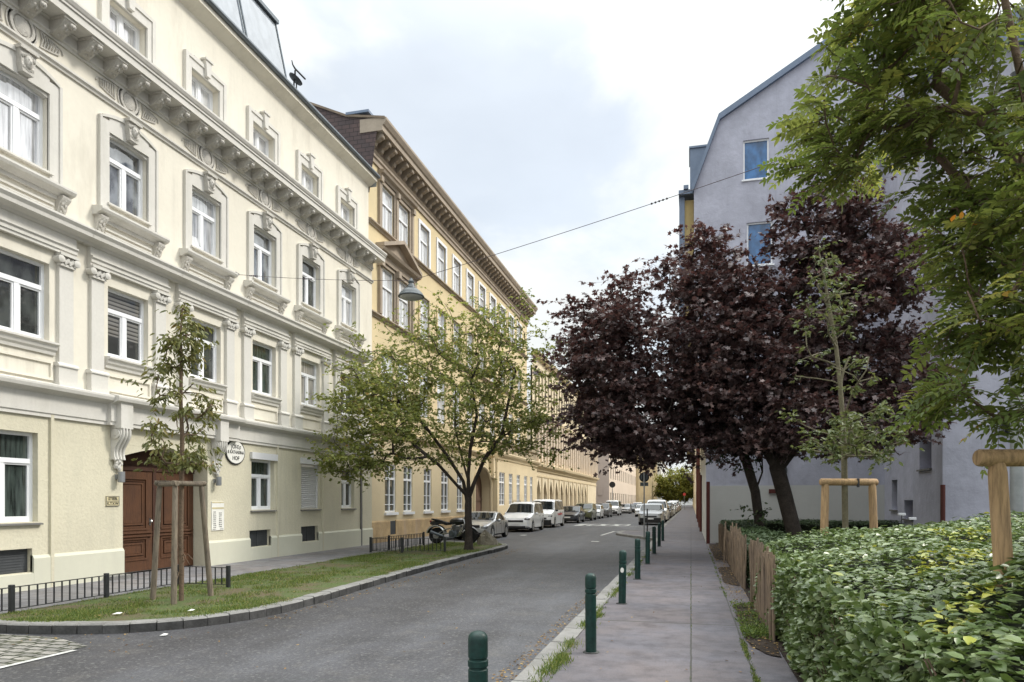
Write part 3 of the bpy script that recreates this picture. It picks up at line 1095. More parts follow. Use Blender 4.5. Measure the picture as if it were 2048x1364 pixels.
# plinth
segs = [(4.0, 7.0), (8.1, 9.4), (10.78, 13.0), (15.83, 17.63), (18.67, 20.38), (21.45, 25.6)]
for a, b in segs:
    mb = MB()
    mb.prism_y([(X1 - 0.05, -0.1), (X1 + 0.045, -0.1), (X1 + 0.045, 0.60), (X1 + 0.01, 0.66), (X1 - 0.05, 0.66)], a, b)
    mb.build('plinth', 'plinth_pale', B1)
for a, b, c, d in VT:
    mb = MB()
    mb.prism_y([(X1 - 0.05, -0.1), (X1 + 0.043, -0.1), (X1 + 0.043, c - 0.02), (X1 - 0.05, c - 0.005)], a + 0.001, b - 0.001)
    mb.build('plinth', 'plinth_pale', B1)
mb = MB()
mb.box(X1 - 0.05, X1 + 0.30, 12.42, 13.02, -0.1, 0.085)
mb.build('door_step', 'kerb_granite', B1)
for a, b, c, d in VT:
    m = MB()
    m.box(X1 - 0.16, X1 - 0.12, a, b, c, d)
    m.box(X1 - 0.118, X1 - 0.10, (a + b) / 2 - 0.02, (a + b) / 2 + 0.02, c, d)
    for k in range(9):
        z = c + (d - c) * (k + 0.5) / 9
        m.box(X1 - 0.119, X1 - 0.108, a + 0.01, (a + b) / 2 - 0.021, z - 0.008, z + 0.008)
        m.box(X1 - 0.119, X1 - 0.108, (a + b) / 2 + 0.021, b - 0.01, z - 0.008, z + 0.008)
    m.build('cellar_vent', 'vent_mesh', B1)
# slim pipes and strips on the ground floor
for y, r in ((11.18, 0.035), (19.0, 0.03), (21.72, 0.03), (24.62, 0.05)):
    m = MB()
    m.box(X1 - 0.02, X1 + 0.052, y - r, y + r, 0.0, 3.46)
    m.build('wall_strip', 'plaster_olive' if y != 24.62 else 'sill_stone', B1)
# belt course over the ground floor
mb = MB()
pr = [(X1 - 0.05, 3.36), (X1 + 0.05, 3.36), (X1 + 0.05, 3.42), (X1 + 0.075, 3.44), (X1 + 0.075, 3.80), (X1 + 0.12, 3.83), (X1 + 0.26, 3.88), (X1 + 0.28, 3.94), (X1 + 0.28, 3.98), (X1 + 0.05, 4.04), (X1 - 0.05, 4.04)]
mb.prism_y(pr, 4.0, 12.5)
mb.prism_y(pr, 16.95, 25.62)
pr2 = [(x + (0.10 if x > X1 else 0), z) for x, z in pr]
mb.prism_y(pr2, 12.5, 16.95)
mb.build('belt_course', 'stucco_white', B1)


def scroll_bracket(y0, y1):
    m = MB()
    m.box(X1, X1 + 0.30, y0 - 0.02, y1 + 0.02, 3.30, 3.86)
    pr = [(X1 - 0.02, 2.62)]
    N = 22
    outer = []
    for i in range(N + 1):
        q = i / N
        z = 3.30 - q * 0.68
        d = 0.27 - 0.17 * (q ** 0.8) + 0.045 * math.sin(q * math.pi * 2.1)
        outer.append((X1 + d, z))
    pr = [(X1 - 0.02, 3.30)] + outer + [(X1 - 0.02, 2.62)]
    m.prism_y(pr[::-1], y0, y1)
    for f in (0.12, 0.42, 0.72):       # fluted front
        a = y0 + (y1 - y0) * f
        m.tube([(x + 0.012, a + (y1 - y0) * 0.08, z) for x, z in outer], 0.026, 6)
    for yy in (y0 - 0.012, y1 + 0.012):
        m.lathe([(0.11, -0.015), (0.11, 0.015)], (X1 + 0.14, yy, 3.18), 14, 'y')
        m.lathe([(0.05, -0.025), (0.05, 0.025)], (X1 + 0.14, yy, 3.18), 10, 'y')
    r = random.Random(3)
    for k in range(16):                # leaf drop under the scroll
        q = k / 15
        m.ellipsoid((X1 + 0.08 - 0.05 * q + r.uniform(-.02, .03), y0 + (y1 - y0) * r.uniform(0.05 + 0.3 * q, 0.95 - 0.3 * q), 2.66 - q * 0.24), (0.045, 0.045, 0.05), 7, 5)
    return m.build('scroll_bracket', 'stucco_white', B1, 40)


scroll_bracket(12.66, 12.96)
scroll_bracket(15.98, 16.28)
# door
D = MB()
XD = X1 - 0.46
D.box(XD - 0.06, XD, 13.0, 15.83, 0.0, 2.97)
D.build('door_backing', 'wood_door_dark', B1)
for s, (ya, yb) in enumerate(((13.02, 14.36), (14.47, 15.81))):
    d = MB()
    xo = XD + 0.035
    w_ = yb - ya
    st = 0.17
    d.box(XD - 0.02, xo, ya, ya + st, 0.03, 2.42)
    d.box(XD - 0.02, xo, yb - st, yb, 0.03, 2.42)
    for (za, zb) in ((0.03, 0.30), (0.84, 1.02), (2.27, 2.42)):
        d.box(XD - 0.02, xo - 0.002, ya + st, yb - st, za, zb)
    door = d.build('door_leaf', 'wood_door', B1)
    p = MB()
    for (za, zb) in ((0.30, 0.84), (1.02, 2.27)):
        a, b = ya + st, yb - st
        for k, (ins, h) in enumerate(((0.0, 0.050), (0.05, 0.020), (0.12, 0.038), (0.17, 0.022))):
            t = 0.045 if k != 3 else 9
            if t < 1:
                p.box(XD - 0.01, XD + h, a + ins, b - ins, za + ins, za + ins + t)
                p.box(XD - 0.01, XD + h, a + ins, b - ins, zb - ins - t, zb - ins)
                p.box(XD - 0.01, XD + h - .001, a + ins, a + ins + t, za + ins + t, zb - ins - t)
                p.box(XD - 0.01, XD + h - .001, b - ins - t, b - ins, za + ins + t, zb - ins - t)
            else:
                p.box(XD - 0.01, XD + h, a + ins, b - ins, za + ins, zb - ins)
    p.box(XD, xo + 0.045, ya + 0.05, yb - 0.05, 0.86, 0.90)
    p.box(XD, xo + 0.03, ya + 0.03, yb - 0.03, 0.94, 0.98)
    p.build('door_panel', 'wood_door', door)
    h = MB()
    yh = yb - 0.08 if s == 0 else ya + 0.08
    h.lathe([(0.025, 0.0), (0.012, 0.03), (0.03, 0.06), (0.001, 0.075)], (xo, yh, 1.22), 10, 'x')
    h.box(xo - 0.002, xo + 0.012, yh - 0.02, yh + 0.02, 1.12, 1.30)
    h.build('door_handle', 'chrome', door)
d = MB()
d.box(XD - 0.01, XD + 0.06, 13.0, 15.83, 2.43, 2.52)
d.box(XD - 0.01, XD + 0.055, 14.362, 14.468, 0.03, 2.43)
d.box(XD - 0.01, XD + 0.02, 13.15, 14.3, 2.57, 2.80)
d.box(XD - 0.01, XD + 0.02, 14.53, 15.68, 2.57, 2.80)
d.build('door_frame', 'wood_door_dark', B1)

# ground floor windows, sills, roller shutter, shutter boxes
for k, (a, b, c, d_) in enumerate(GW):
    if k == 3:
        m = MB()
        m.box(X1 - 0.13, X1 - 0.10, a + 0.02, b - 0.02, c, d_ - 0.08)
        n = 20
        for i in range(n):
            z = c + 0.03 + (d_ - 0.14 - c) * i / n
            m.prism_y([(X1 - 0.101, z), (X1 - 0.075, z + 0.012), (X1 - 0.075, z + 0.045), (X1 - 0.101, z + 0.058)], a + 0.05, b - 0.05)
        m.box(X1 - 0.13, X1 - 0.05, a, a + 0.05, c, d_)
        m.box(X1 - 0.13, X1 - 0.05, b - 0.05, b, c, d_)
        m.build('roller_shutter', 'white_shutter', B1)
    else:
        wn = add_window(B1, X1 - 0.13, a, b, c, d_, 'casement', ['glass_dark', 'glass_green', 'glass_green', None, 'glass_dark'][k])
    s = MB()
    s.prism_y([(X1 - 0.15, c - 0.002), (X1 + 0.07, c - 0.03), (X1 + 0.07, c - 0.06), (X1 - 0.15, c - 0.05)], a - 0.05, b + 0.06)
    s.build('window_sill', 'sill_stone', B1)
    if k in (2, 3):
        s = MB()
        s.box(X1 - 0.10, X1 + 0.08, a - 0.06, b + 0.08, d_ + 0.005, d_ + 0.20)
        s.build('shutter_box', 'white_shutter', B1)


# floor 1: pilasters, entablature, sill, apron; one set of meshes, copied along the wall
def rel(mb, name, mat, smooth=None):
    return mb.mesh(name, mat, smooth)


def capital(m, y0, y1):
    m.box(X1, X1 + 0.12, y0 - 0.01, y1 + 0.01, 6.42, 6.47)
    m.box(X1, X1 + 0.17, y0 - 0.05, y1 + 0.05, 6.62, 6.67)
    m.box(X1, X1 + 0.10, y0, y1, 6.47, 6.62)
    for yy in (y0 - 0.02, y1 + 0.02):
        m.lathe([(0.075, 0.0), (0.075, 0.16), (0.03, 0.18)], (X1, yy, 6.545), 12, 'x')
    r = random.Random(5)
    for k in range(9):
        m.ellipsoid((X1 + 0.125, y0 + (y1 - y0) * (k + 0.5) / 9, 6.53 + 0.03 * math.sin(k * 2.1)), (0.03, 0.028, 0.06), 6, 4)


ent, sil, apr = MB(), MB(), MB()
pil = MB()
for (ya, yb) in ((-0.50, -0.17),):
    pil.box(X1 - 0.03, X1 + 0.075, ya, yb, 4.47, 6.43)
    pil.box(X1 - 0.03, X1 + 0.125, ya - 0.055, yb + 0.055, 4.0, 4.40)
    pil.prism_y([(X1, 4.40), (X1 + 0.15, 4.40), (X1 + 0.15, 4.43), (X1 + 0.10, 4.48), (X1, 4.48)], ya - 0.075, yb + 0.075)
    pil.box(X1 - 0.03, X1 + 0.145, ya - 0.065, yb + 0.065, 3.99, 4.08)
    capital(pil, ya, yb)
pilM = pil.mesh('pilaster', 'stucco_white', 35)
ya, yb = -0.55, 1.71
ent.prism_y([(X1 - .03, 6.67), (X1 + 0.10, 6.67), (X1 + 0.10, 6.73), (X1 + 0.125, 6.735), (X1 + 0.125, 6.80), (X1 + 0.16, 6.83), (X1 + 0.16, 6.86), (X1 + 0.10, 6.88), (X1 + 0.10, 7.06), (X1 - .03, 7.06)], ya, yb)
ent.prism_y([(X1 - .03, 7.06), (X1 + 0.13, 7.06), (X1 + 0.17, 7.11), (X1 + 0.34, 7.15), (X1 + 0.35, 7.22), (X1 + 0.40, 7.28), (X1 + 0.40, 7.32), (X1 - .03, 7.42)], ya - 0.18, yb + 0.18)
entM = ent.mesh('entablature', 'stucco_white')
sil.prism_y([(X1 - .2, 4.865), (X1 + 0.16, 4.84), (X1 + 0.16, 4.80), (X1 + 0.11, 4.77), (X1 + 0.09, 4.70), (X1 + 0.05, 4.66), (X1 + 0.04, 4.60), (X1 - .03, 4.60)], -0.10, 1.27)
silM = sil.mesh('window_sill', 'stucco_white')
a, b, c, d_ = -0.05, 1.22, 4.10, 4.48
for (q0, q1, z0, z1) in ((a, b, c, c + .05), (a, b, d_ - .05, d_), (a, a + .05, c + .05, d_ - .05), (b - .05, b, c + .05, d_ - .05)):
    apr.box(X1 - .02, X1 + 0.04, q0, q1, z0, z1)
aprM = apr.mesh('apron_panel', 'plaster_cream')
# floor 2: surround with curved head, keystone, sill cornice on little brackets
sur, key, sc = MB(), MB(), MB()


def arch_band(m, ins, out, x1, zl, zs, ztop_l, rise):
    """flat band round an opening 0..WW: jambs and a segmental head"""
    a, b = -out, WW + out
    ai, bi = -ins, WW + ins
    n = 14

    def top(y, base, r):
        q = (y - WW / 2) / (WW / 2 + out)
        return base + r * (1 - q * q) if abs(q) <= 1 else base
    m.box(X1 - 0.02, x1, a, ai, zl, ztop_l)
    m.box(X1 - 0.02, x1, bi, b, zl, ztop_l)
    for i in range(n):
        y0 = ai + (bi - ai) * i / n
        y1 = ai + (bi - ai) * (i + 1) / n
        t0, t1 = top(y0, ztop_l, rise), top(y1, ztop_l, rise)
        l0, l1 = zs(y0), zs(y1)
        m.prism_x([(y0, l0), (y1, l1), (y1, t1), (y0, t0)], X1 - 0.02, x1)


arch_band(sur, 0.0, 0.22, X1 + 0.045, 7.94, lambda y: 9.74, 9.98, 0.20)
arch_band(sur, 0.21, 0.27, X1 + 0.075, 7.94, lambda y: 9.95 + 0.185 * (1 - ((y - WW / 2) / (WW / 2 + 0.27)) ** 2), 10.0, 0.22)
surM = sur.mesh('window_surround', 'stucco_white')
ky = WW / 2
key.prism_x([(ky - 0.115, 9.78), (ky + 0.115, 9.78), (ky + 0.17, 10.18), (ky - 0.17, 10.18)], X1, X1 + 0.17)
key.box(X1, X1 + 0.22, ky - 0.19, ky + 0.19, 10.18, 10.24)
key.ellipsoid((X1 + 0.17, ky, 9.99), (0.075, 0.085, 0.13), 10, 8)      # mask
key.ellipsoid((X1 + 0.24, ky, 9.97), (0.03, 0.02, 0.035), 6, 5)
for dy in (-0.035, 0.035):
    key.ellipsoid((X1 + 0.225, ky + dy, 10.02), (0.02, 0.018, 0.012), 6, 4)
for k in range(7):
    q = (k - 3) / 3
    key.ellipsoid((X1 + 0.16, ky + q * 0.12, 10.13 - abs(q) * 0.06), (0.05, 0.032, 0.05), 6, 5)
    key.ellipsoid((X1 + 0.15, ky + q * 0.10, 9.85 + abs(q) * 0.03), (0.04, 0.028, 0.05), 6, 5)
keyM = key.mesh('keystone', 'stucco_carved', 50)
sc.prism_y([(X1 - .03, 7.80), (X1 + 0.10, 7.80), (X1 + 0.14, 7.83), (X1 + 0.24, 7.86), (X1 + 0.27, 7.91), (X1 + 0.27, 7.95), (X1 - .03, 8.0)], -0.42, WW + 0.42)
sc.box(X1 - .03, X1 + 0.06, -0.24, WW + 0.24, 7.72, 7.80)
sc.prism_y([(X1 - .2, 8.21), (X1 + 0.09, 8.19), (X1 + 0.09, 8.15), (X1 - .2, 8.15)], -0.06, WW + 0.06)
sc.box(X1 - .03, X1 + 0.045, -0.10, WW + 0.10, 7.58, 7.62)
sc.box(X1 - .03, X1 + 0.035, -0.10, WW + 0.10, 7.50, 7.53)
scM = sc.mesh('sill_cornice', 'stucco_white')
br = MB()
for ys in (-0.36,):
    br.prism_y([(X1 - .02, 7.80), (X1 + 0.19, 7.80), (X1 + 0.19, 7.74), (X1 + 0.10, 7.66), (X1 + 0.08, 7.56), (X1 + 0.03, 7.48), (X1 - .02, 7.48)][::-1], ys, ys + 0.20)
    r = random.Random(9)
    for k in range(9):
        q = k / 8
        br.ellipsoid((X1 + 0.15 - 0.11 * q, ys + 0.10 + r.uniform(-.06, .06) * (1 - q * .5), 7.72 - q * 0.25), (0.04, 0.035, 0.045), 6, 4)
brM = br.mesh('sill_bracket', 'stucco_carved', 50)
# frieze ornament above the windows of floor 2
orn = MB()
oy = WW / 2
orn.lathe([(0.26, 0), (0.26, 0.045), (0.20, 0.045), (0.20, 0.01)], (X1 - 0.0, oy, 10.71), 24, 'x')
orn.lathe([(0.17, 0), (0.17, 0.03), (0.12, 0.05), (0.001, 0.055)], (X1, oy, 10.71), 18, 'x')
orn.lathe([(0.33, 0), (0.33, 0.025), (0.30, 0.025), (0.30, 0)], (X1, oy, 10.71), 24, 'x')
r = random.Random(4)
for sgn in (-1, 1):
    for k in range(7):
        yy = oy + sgn * (0.40 + 0.062 * k)
        hh = 0.15 - 0.014 * k
        orn.tube([(X1 + 0.012, yy, 10.71 - hh), (X1 + 0.035, yy + sgn * 0.03, 10.71), (X1 + 0.012, yy, 10.71 + hh)], 0.016, 5)
    orn.tube([(X1 + 0.015, oy + sgn * 0.38, 10.86), (X1 + 0.015, oy + sgn * 0.62, 10.83), (X1 + 0.015, oy + sgn * 0.86, 10.78), (X1 + 0.015, oy + sgn * 0.90, 10.70)], 0.018, 5)
    orn.tube([(X1 + 0.015, oy + sgn * 0.38, 10.56), (X1 + 0.015, oy + sgn * 0.60, 10.59), (X1 + 0.015, oy + sgn * 0.80, 10.64)], 0.018, 5)
ornM = orn.mesh('frieze_ornament', 'stucco_carved', 40)
# top floor surround with ears and keystone
s3 = MB()
a, b = -0.06, 1.35
XT = X1 - 0.1
s3.box(XT - .02, XT + 0.06, -0.20 + 0.09, 0.09, 11.62, 13.06)
s3.box(XT - .02, XT + 0.06, 1.20, 1.20 + 0.20, 11.62, 13.06)
s3.box(XT - .02, XT + 0.058, 0.09, 1.20, 12.80, 13.06)
s3.box(XT - .02, XT + 0.09, -0.24 + 0.09, 0.09 - 0.13, 11.62, 13.10)
s3.box(XT - .02, XT + 0.09, 1.20 + 0.13, 1.20 + 0.24, 11.62, 13.10)
s3.box(XT - .02, XT + 0.088, 0.09 - 0.13, 1.20 + 0.13, 13.02, 13.10)
s3.box(XT - .02, XT + 0.075, 0.17, 1.12, 13.10, 13.14)
s3.prism_x([(0.575, 12.84), (0.725, 12.84), (0.77, 13.24), (0.53, 13.24)], XT - .02, XT + 0.14)
s3.box(XT, XT + 0.17, 0.50, 0.80, 13.24, 13.29)
s3M = s3.mesh('window_surround', 'stucco_white')

F2G = ['glass_sky', 'glass_sky', 'glass_mixed', 'glass_sky', 'glass_mixed', 'glass_dark', 'glass_sky']
F1G = ['glass_dark', 'glass_dark', 'glass_blind', 'glass_dark', 'glass_green', 'glass_curtain', 'glass_dark']
for k, y in enumerate(WY):
    if k == 0:
        pass
    off = (0, y, 0)
    for me in (pilM, entM, silM, aprM, surM, keyM, scM, brM, ornM):
        link(me.name.split('.')[0], me, B1, off)
    link('pilaster', pilM, B1, (0, y + 1.83, 0))
    link('sill_bracket', brM, B1, (0, y + WW + 0.52, 0))
    link('window_surround', s3M, B1, off)
    add_window(B1, X1 - 0.13, *F1[k], 'casement', F1G[k])
    wn = add_window(B1, X1 - 0.13, *F2[k], 'casement', F2G[k])
    add_window(B1, XT - 0.17, *F3[k], 'leaves', 'glass_pale' if k % 2 else 'glass_sky')
    # soft curved head filling the corners of the opening of floor 2
    m = MB()
    n = 8
    for sgn in (0, 1):
        pr = []
        for i in range(n + 1):
            q = i / n
            yy = q * WW / 2
            pr.append((yy, 9.66 + 0.075 * math.sin(q * math.pi / 2)))
        pr += [(WW / 2, 9.737), (0.002, 9.737)]
        pr = [(y + (p if not sgn else WW - p), z) for p, z in pr]
        m.prism_x(pr, X1 - 0.125, X1 - 0.003)
    m.build('window_head', 'stucco_white', B1)
# the sash that stands tilted open on the second floor
m = MB()
for (ya, yb, za, zb) in ((0, 0.05, 0, 0.98), (0.44, 0.49, 0, 0.98), (0.05, 0.44, 0, 0.05), (0.05, 0.44, 0.93, 0.98)):
    m.box(0, 0.05, ya, yb, za, zb)
o = m.build('tilted_sash', 'white_frame', B1)
o.location = (X1 - 0.15 - B1.location[0], WY[3] + 0.075 - B1.location[1], 8.28)
o.rotation_euler = (0, R(-11), 0)
g = MB().quad((0.025, 0.03, 0.03), (0.025, 0.46, 0.03), (0.025, 0.46, 0.95), (0.025, 0.03, 0.95)).build('window_glass', 'glass_pale', o)

# frieze string and main cornice
mb = MB()
mb.prism_y([(X1 - .03, 10.36), (X1 + 0.04, 10.36), (X1 + 0.05, 10.40), (X1 + 0.09, 10.43), (X1 + 0.09, 10.47), (X1 + 0.03, 10.50), (X1 - .03, 10.50)], 4.0, 25.6)
mb.prism_y([(X1 - .03, 10.88), (X1 + 0.04, 10.88), (X1 + 0.04, 10.93), (X1 + 0.08, 10.95), (X1 + 0.08, 10.99), (X1 + 0.05, 11.0), (X1 + 0.05, 11.17), (X1 + 0.11, 11.19), (X1 + 0.11, 11.22), (X1 - .03, 11.22)], 4.0, 25.6)
mb.prism_y([(X1 - .3, 11.22), (X1 + 0.50, 11.22), (X1 + 0.50, 11.37), (X1 + 0.53, 11.375), (X1 + 0.53, 11.42), (X1 + 0.555, 11.44), (X1 + 0.59, 11.50), (X1 + 0.59, 11.545), (X1 + 0.56, 11.56), (X1 - .3, 11.70)], 3.9, 25.75)
mb.build('main_cornice', 'stucco_white', B1)
cb = MB()
cb.prism_y([(X1, 11.218), (X1 + 0.44, 11.218), (X1 + 0.44, 11.15), (X1 + 0.39, 11.11), (X1 + 0.35, 11.04), (X1 + 0.24, 10.99), (X1 + 0.12, 10.93), (X1, 10.93)][::-1], -0.12, 0.12)
cb.box(X1, X1 + 0.46, -0.145, 0.145, 11.17, 11.217)
r = random.Random(2)
for k in range(13):
    q = r.random()
    cb.ellipsoid((X1 + 0.14 + 0.30 * q, r.uniform(-.10, .10), 10.95 + 0.14 * q + r.uniform(0, .03)), (0.045, 0.04, 0.05), 6, 4)
cbM = cb.mesh('cornice_bracket', 'stucco_carved', 45)
for k in range(32):
    y = 5.35 + 0.652 * k
    if y < 25.4:
        link('cornice_bracket', cbM, B1, (0, y, 0))
# eaves, gutter, roof, attic glazing
mb = MB()
mb.prism_y([(X1 - .3, 14.22), (X1 - .1, 14.22), (X1 + 0.20, 14.40), (X1 + 0.22, 14.40), (X1 + 0.22, 14.60), (X1 - .3, 14.60)], 4.0, 25.62)
mb.build('eaves', 'plaster_cream', B1)
mb = MB()
mb.tube([(X1 + 0.27, 4.0, 14.60), (X1 + 0.27, 25.66, 14.60)], 0.075, 10)
mb.box(X1 - .2, X1 + 0.24, 4.0, 25.64, 14.602, 14.66)
mb.build('gutter', 'zinc_dark', B1)
mb = MB()
mb.poly([(X1 + 0.2, 4.0, 14.66), (X1 + 0.2, 25.6, 14.66), (X1 - 5, 25.6, 17.2), (X1 - 5, 4.0, 17.2)])
mb.poly([(X1 - 10, 4.0, 14.66), (X1 - 10, 25.6, 14.66), (X1 - 5, 25.6, 17.2), (X1 - 5, 4.0, 17.2)])
mb.poly([(X1 - 10, 25.6, 14.2), (X1 + 0.2, 25.6, 14.2), (X1 + 0.2, 25.6, 14.66), (X1 - 5, 25.6, 17.2), (X1 - 10, 25.6, 14.66)])
mb.build('roof', 'zinc', B1)
# sloped attic glazing
a0, a1 = 5.0, 19.75
zb, zt, xb, xt = 14.86, 16.95, X1 - 0.10, X1 - 0.55


def ag(z, dx=0.0):
    return xb + (xt - xb) * (z - zb) / (zt - zb) + dx


mb = MB()
mb.add([(ag(zb), a0, zb), (ag(zb), a1, zb), (ag(zt), a1, zt), (ag(zt), a0, zt), (X1 - 2.5, a0, zb), (X1 - 2.5, a1, zb), (X1 - 2.5, a1, zt), (X1 - 2.5, a0, zt)],
       [(0, 1, 2, 3), (1, 5, 6, 2), (0, 3, 7, 4), (3, 2, 6, 7)])
attic = mb.build('attic_dormer', 'zinc', B1)
mb = MB()
mb.box(X1 - 2.6, ag(zt) + 0.10, a0, a1 + 0.08, zt + 0.002, zt + 0.12)
mb.build('dormer_roof_edge', 'zinc_dark', attic)
mb = MB()
nb = 7
for i in range(nb):
    y0 = a0 + (a1 - a0) * i / nb + 0.10
    y1 = a0 + (a1 - a0) * (i + 1) / nb - 0.10
    mb.add([(ag(zb + .12, .012), y0, zb + .12), (ag(zb + .12, .012), y1, zb + .12), (ag(zt - .1, .012), y1, zt - .1), (ag(zt - .1, .012), y0, zt - .1)], [(0, 1, 2, 3)])
mb.build('attic_glass', 'glass_attic', attic)
mb = MB()
for i in range(nb + 1):
    y = a0 + (a1 - a0) * i / nb
    for dy in ((-0.07, 0.07) if 0 < i < nb else (0,)):
        mb.tube([(ag(zb, .02), y + dy, zb), (ag(zt, .02), y + dy, zt)], 0.025, 4)
mb.tube([(ag(zb + .06, .02), a0, zb + .06), (ag(zb + .06, .02), a1, zb + .06)], 0.03, 4)
mb.build('glazing_bar', 'zinc_dark', attic)
# antenna on the roof
t = thing('roof_antenna', 'dark dish aerial with a raised arm on the cream house roof', 'antenna', (-12.85, 20.9, 14.9))
mb = MB()
mb.tube([(-12.85, 20.85, 14.6), (-12.85, 20.85, 15.85)], 0.025, 6)
mb.tube([(-12.85, 21.02, 14.6), (-12.85, 21.0, 15.85)], 0.02, 6)
mb.build('mast', 'dish_dark', t)
mb = MB()
mb.lathe([(0.001, -0.04), (0.13, -0.03), (0.24, 0.015), (0.25, 0.05), (0.23, 0.05), (0.12, 0.0), (0.001, -0.01)], (0, 0, 0), 18)
d = mb.build('dish', 'dish_dark', t, 40)
d.location = (0, 0.02, 0.92)
d.rotation_euler = (R(-14), R(30), 0)
mb = MB()
mb.tube([(-12.85, 20.92, 15.85), (-12.85, 20.92, 16.14)], 0.03, 6)
mb.tube([(-12.85, 20.72, 16.36), (-12.84, 20.76, 16.24), (-12.84, 20.9, 16.19), (-12.83, 21.52, 16.20)], [0.015, 0.022, 0.03, 0.03], 6)
mb.build('feed_arm', 'dish_dark', t)

# things fixed to the cream facade
sign = thing('house_sign', 'white oval enamel sign with black lettering and black rim on the cream wall', 'sign', (X1 + 0.03, 16.95, 3.07))
m = MB()
n = 36
for (ry, rz, xa, xb, nm, mt, par) in ((0.425, 0.345, 0.0, 0.035, 'rim', 'ink', sign), (0.39, 0.31, 0.034, 0.042, 'plate', 'paper_white', sign)):
    mm = MB()
    mm.prism_x([(16.95 + ry * math.cos(2 * math.pi * i / n), 3.07 + rz * math.sin(2 * math.pi * i / n)) for i in range(n)], X1 + xa, X1 + xb)
    mm.build(nm, mt, par)


def text(body, size, loc, parent, mat='ink', face='x', sx=1.0, name='lettering', align='CENTER'):
    c = bpy.data.curves.new(name, 'FONT')
    c.body = body
    c.size = size
    c.align_x = align
    c.align_y = 'CENTER'
    c.extrude = 0.0015
    c.offset = size * 0.02
    c.materials.append(MATS[mat])
    tmp = bpy.data.objects.new(name, c)
    COL.objects.link(tmp)
    bpy.context.view_layer.update()
    me = bpy.data.meshes.new_from_object(tmp.evaluated_get(bpy.context.evaluated_depsgraph_get()))
    bpy.data.objects.remove(tmp)
    bpy.data.curves.remove(c)
    if not me.materials:
        me.materials.append(MATS[mat])
    o = bpy.data.objects.new(name, me)
    COL.objects.link(o)
    off = np.array(loc, float)
    if parent is not None:
        o.parent = parent
        off = off - np.array(parent.location)
    o.location = off
    o.rotation_euler = (R(90), 0, R(90)) if face == 'x' else (R(90), 0, 0)
    o.scale = (sx, 1, 1)
    return o


for i, ch in enumerate('JOSEF'):
    q = (i - 2) / 2
    o = text(ch, 0.15, (X1 + 0.0445, 16.95 + q * 0.19, 3.225 - 0.035 * q * q), sign)
    o.rotation_euler = (R(90), 0, R(90))
text('& KATHARINA', 0.125, (X1 + 0.0445, 16.95, 3.065), sign, sx=0.88)
text('HOF', 0.15, (X1 + 0.0445, 16.95, 2.90), sign)
pl = thing('wall_plaque', 'small rectangular brass plaque with two lines of writing left of the brown door', 'sign', (X1 + 0.02, 12.70, 1.71))
m = MB()
m.box(X1, X1 + 0.018, 12.52, 12.88, 1.60, 1.82)
m.build('plate', 'brass_plate', pl)
m = MB()
for (a, b, c, d_) in ((12.52, 12.88, 1.60, 1.612), (12.52, 12.88, 1.808, 1.82), (12.52, 12.532, 1.612, 1.808), (12.868, 12.88, 1.612, 1.808), (12.532, 12.868, 1.705, 1.713)):
    m.box(X1 + 0.018, X1 + 0.024, a, b, c, d_)
m.build('plaque_rim', 'sill_stone', pl)
text('STIEBL', 0.09, (X1 + 0.020, 12.71, 1.76), pl)
text('K.T.V.W', 0.085, (X1 + 0.020, 12.70, 1.655), pl)
it = thing('intercom_panel', 'tall pale intercom panel with rows of name plates right of the brown door', 'intercom', (X1 + 0.02, 16.22, 1.33))
m = MB()
m.box(X1, X1 + 0.022, 15.97, 16.47, 0.93, 1.70)
m.build('plate', 'paper_white', it)
m = MB()
m.box(X1 + 0.022, X1 + 0.026, 15.98, 16.46, 1.66, 1.69)
m.box(X1 + 0.022, X1 + 0.026, 15.98, 16.46, 1.50, 1.545)
m.build('header_strip', 'brass_plate', it)
m = MB()
r = random.Random(8)
for col, y in ((0, 16.08), (1, 16.31)):
    for k in range(9 if col == 0 else 8):
        z = 1.42 - k * 0.052 - 0.03 * col
        for j in range(3):
            m.box(X1 + 0.022, X1 + 0.025, y - 0.05 + j * 0.04, y - 0.05 + j * 0.04 + r.uniform(.012, .034), z - 0.012, z + 0.012)
m.box(X1 + 0.022, X1 + 0.025, 16.0, 16.12, 0.955, 0.965)
m.box(X1 + 0.022, X1 + 0.025, 16.3, 16.44, 0.955, 0.965)
m.build('name_plate', 'ink', it)


def wall_lamp(y, label):
    t = thing('wall_lamp', label, 'lamp', (X1, y, 2.25), 0, 'wall lamps beside the brown door')
    m = MB()
    m.box(X1, X1 + 0.05, y - 0.04, y + 0.04, 2.20, 2.30)
    m.build('back_plate', 'steel_grey', t)
    m = MB()
    m.lathe([(0.075, 2.13), (0.075, 2.36)], (X1 + 0.13, y, 0), 14)
    m.build('lamp_body', 'steel_grey', t, 40)
    m = MB()
    m.lathe([(0.062, 2.122), (0.062, 2.1295)], (X1 + 0.13, y, 0), 14)
    m.build('lens', 'lamp_inner', t)


wall_lamp(12.82, 'small grey cylinder wall lamp left of the brown door, above the brass plaque')
wall_lamp(16.10, 'small grey cylinder wall lamp right of the brown door, above the intercom panel')

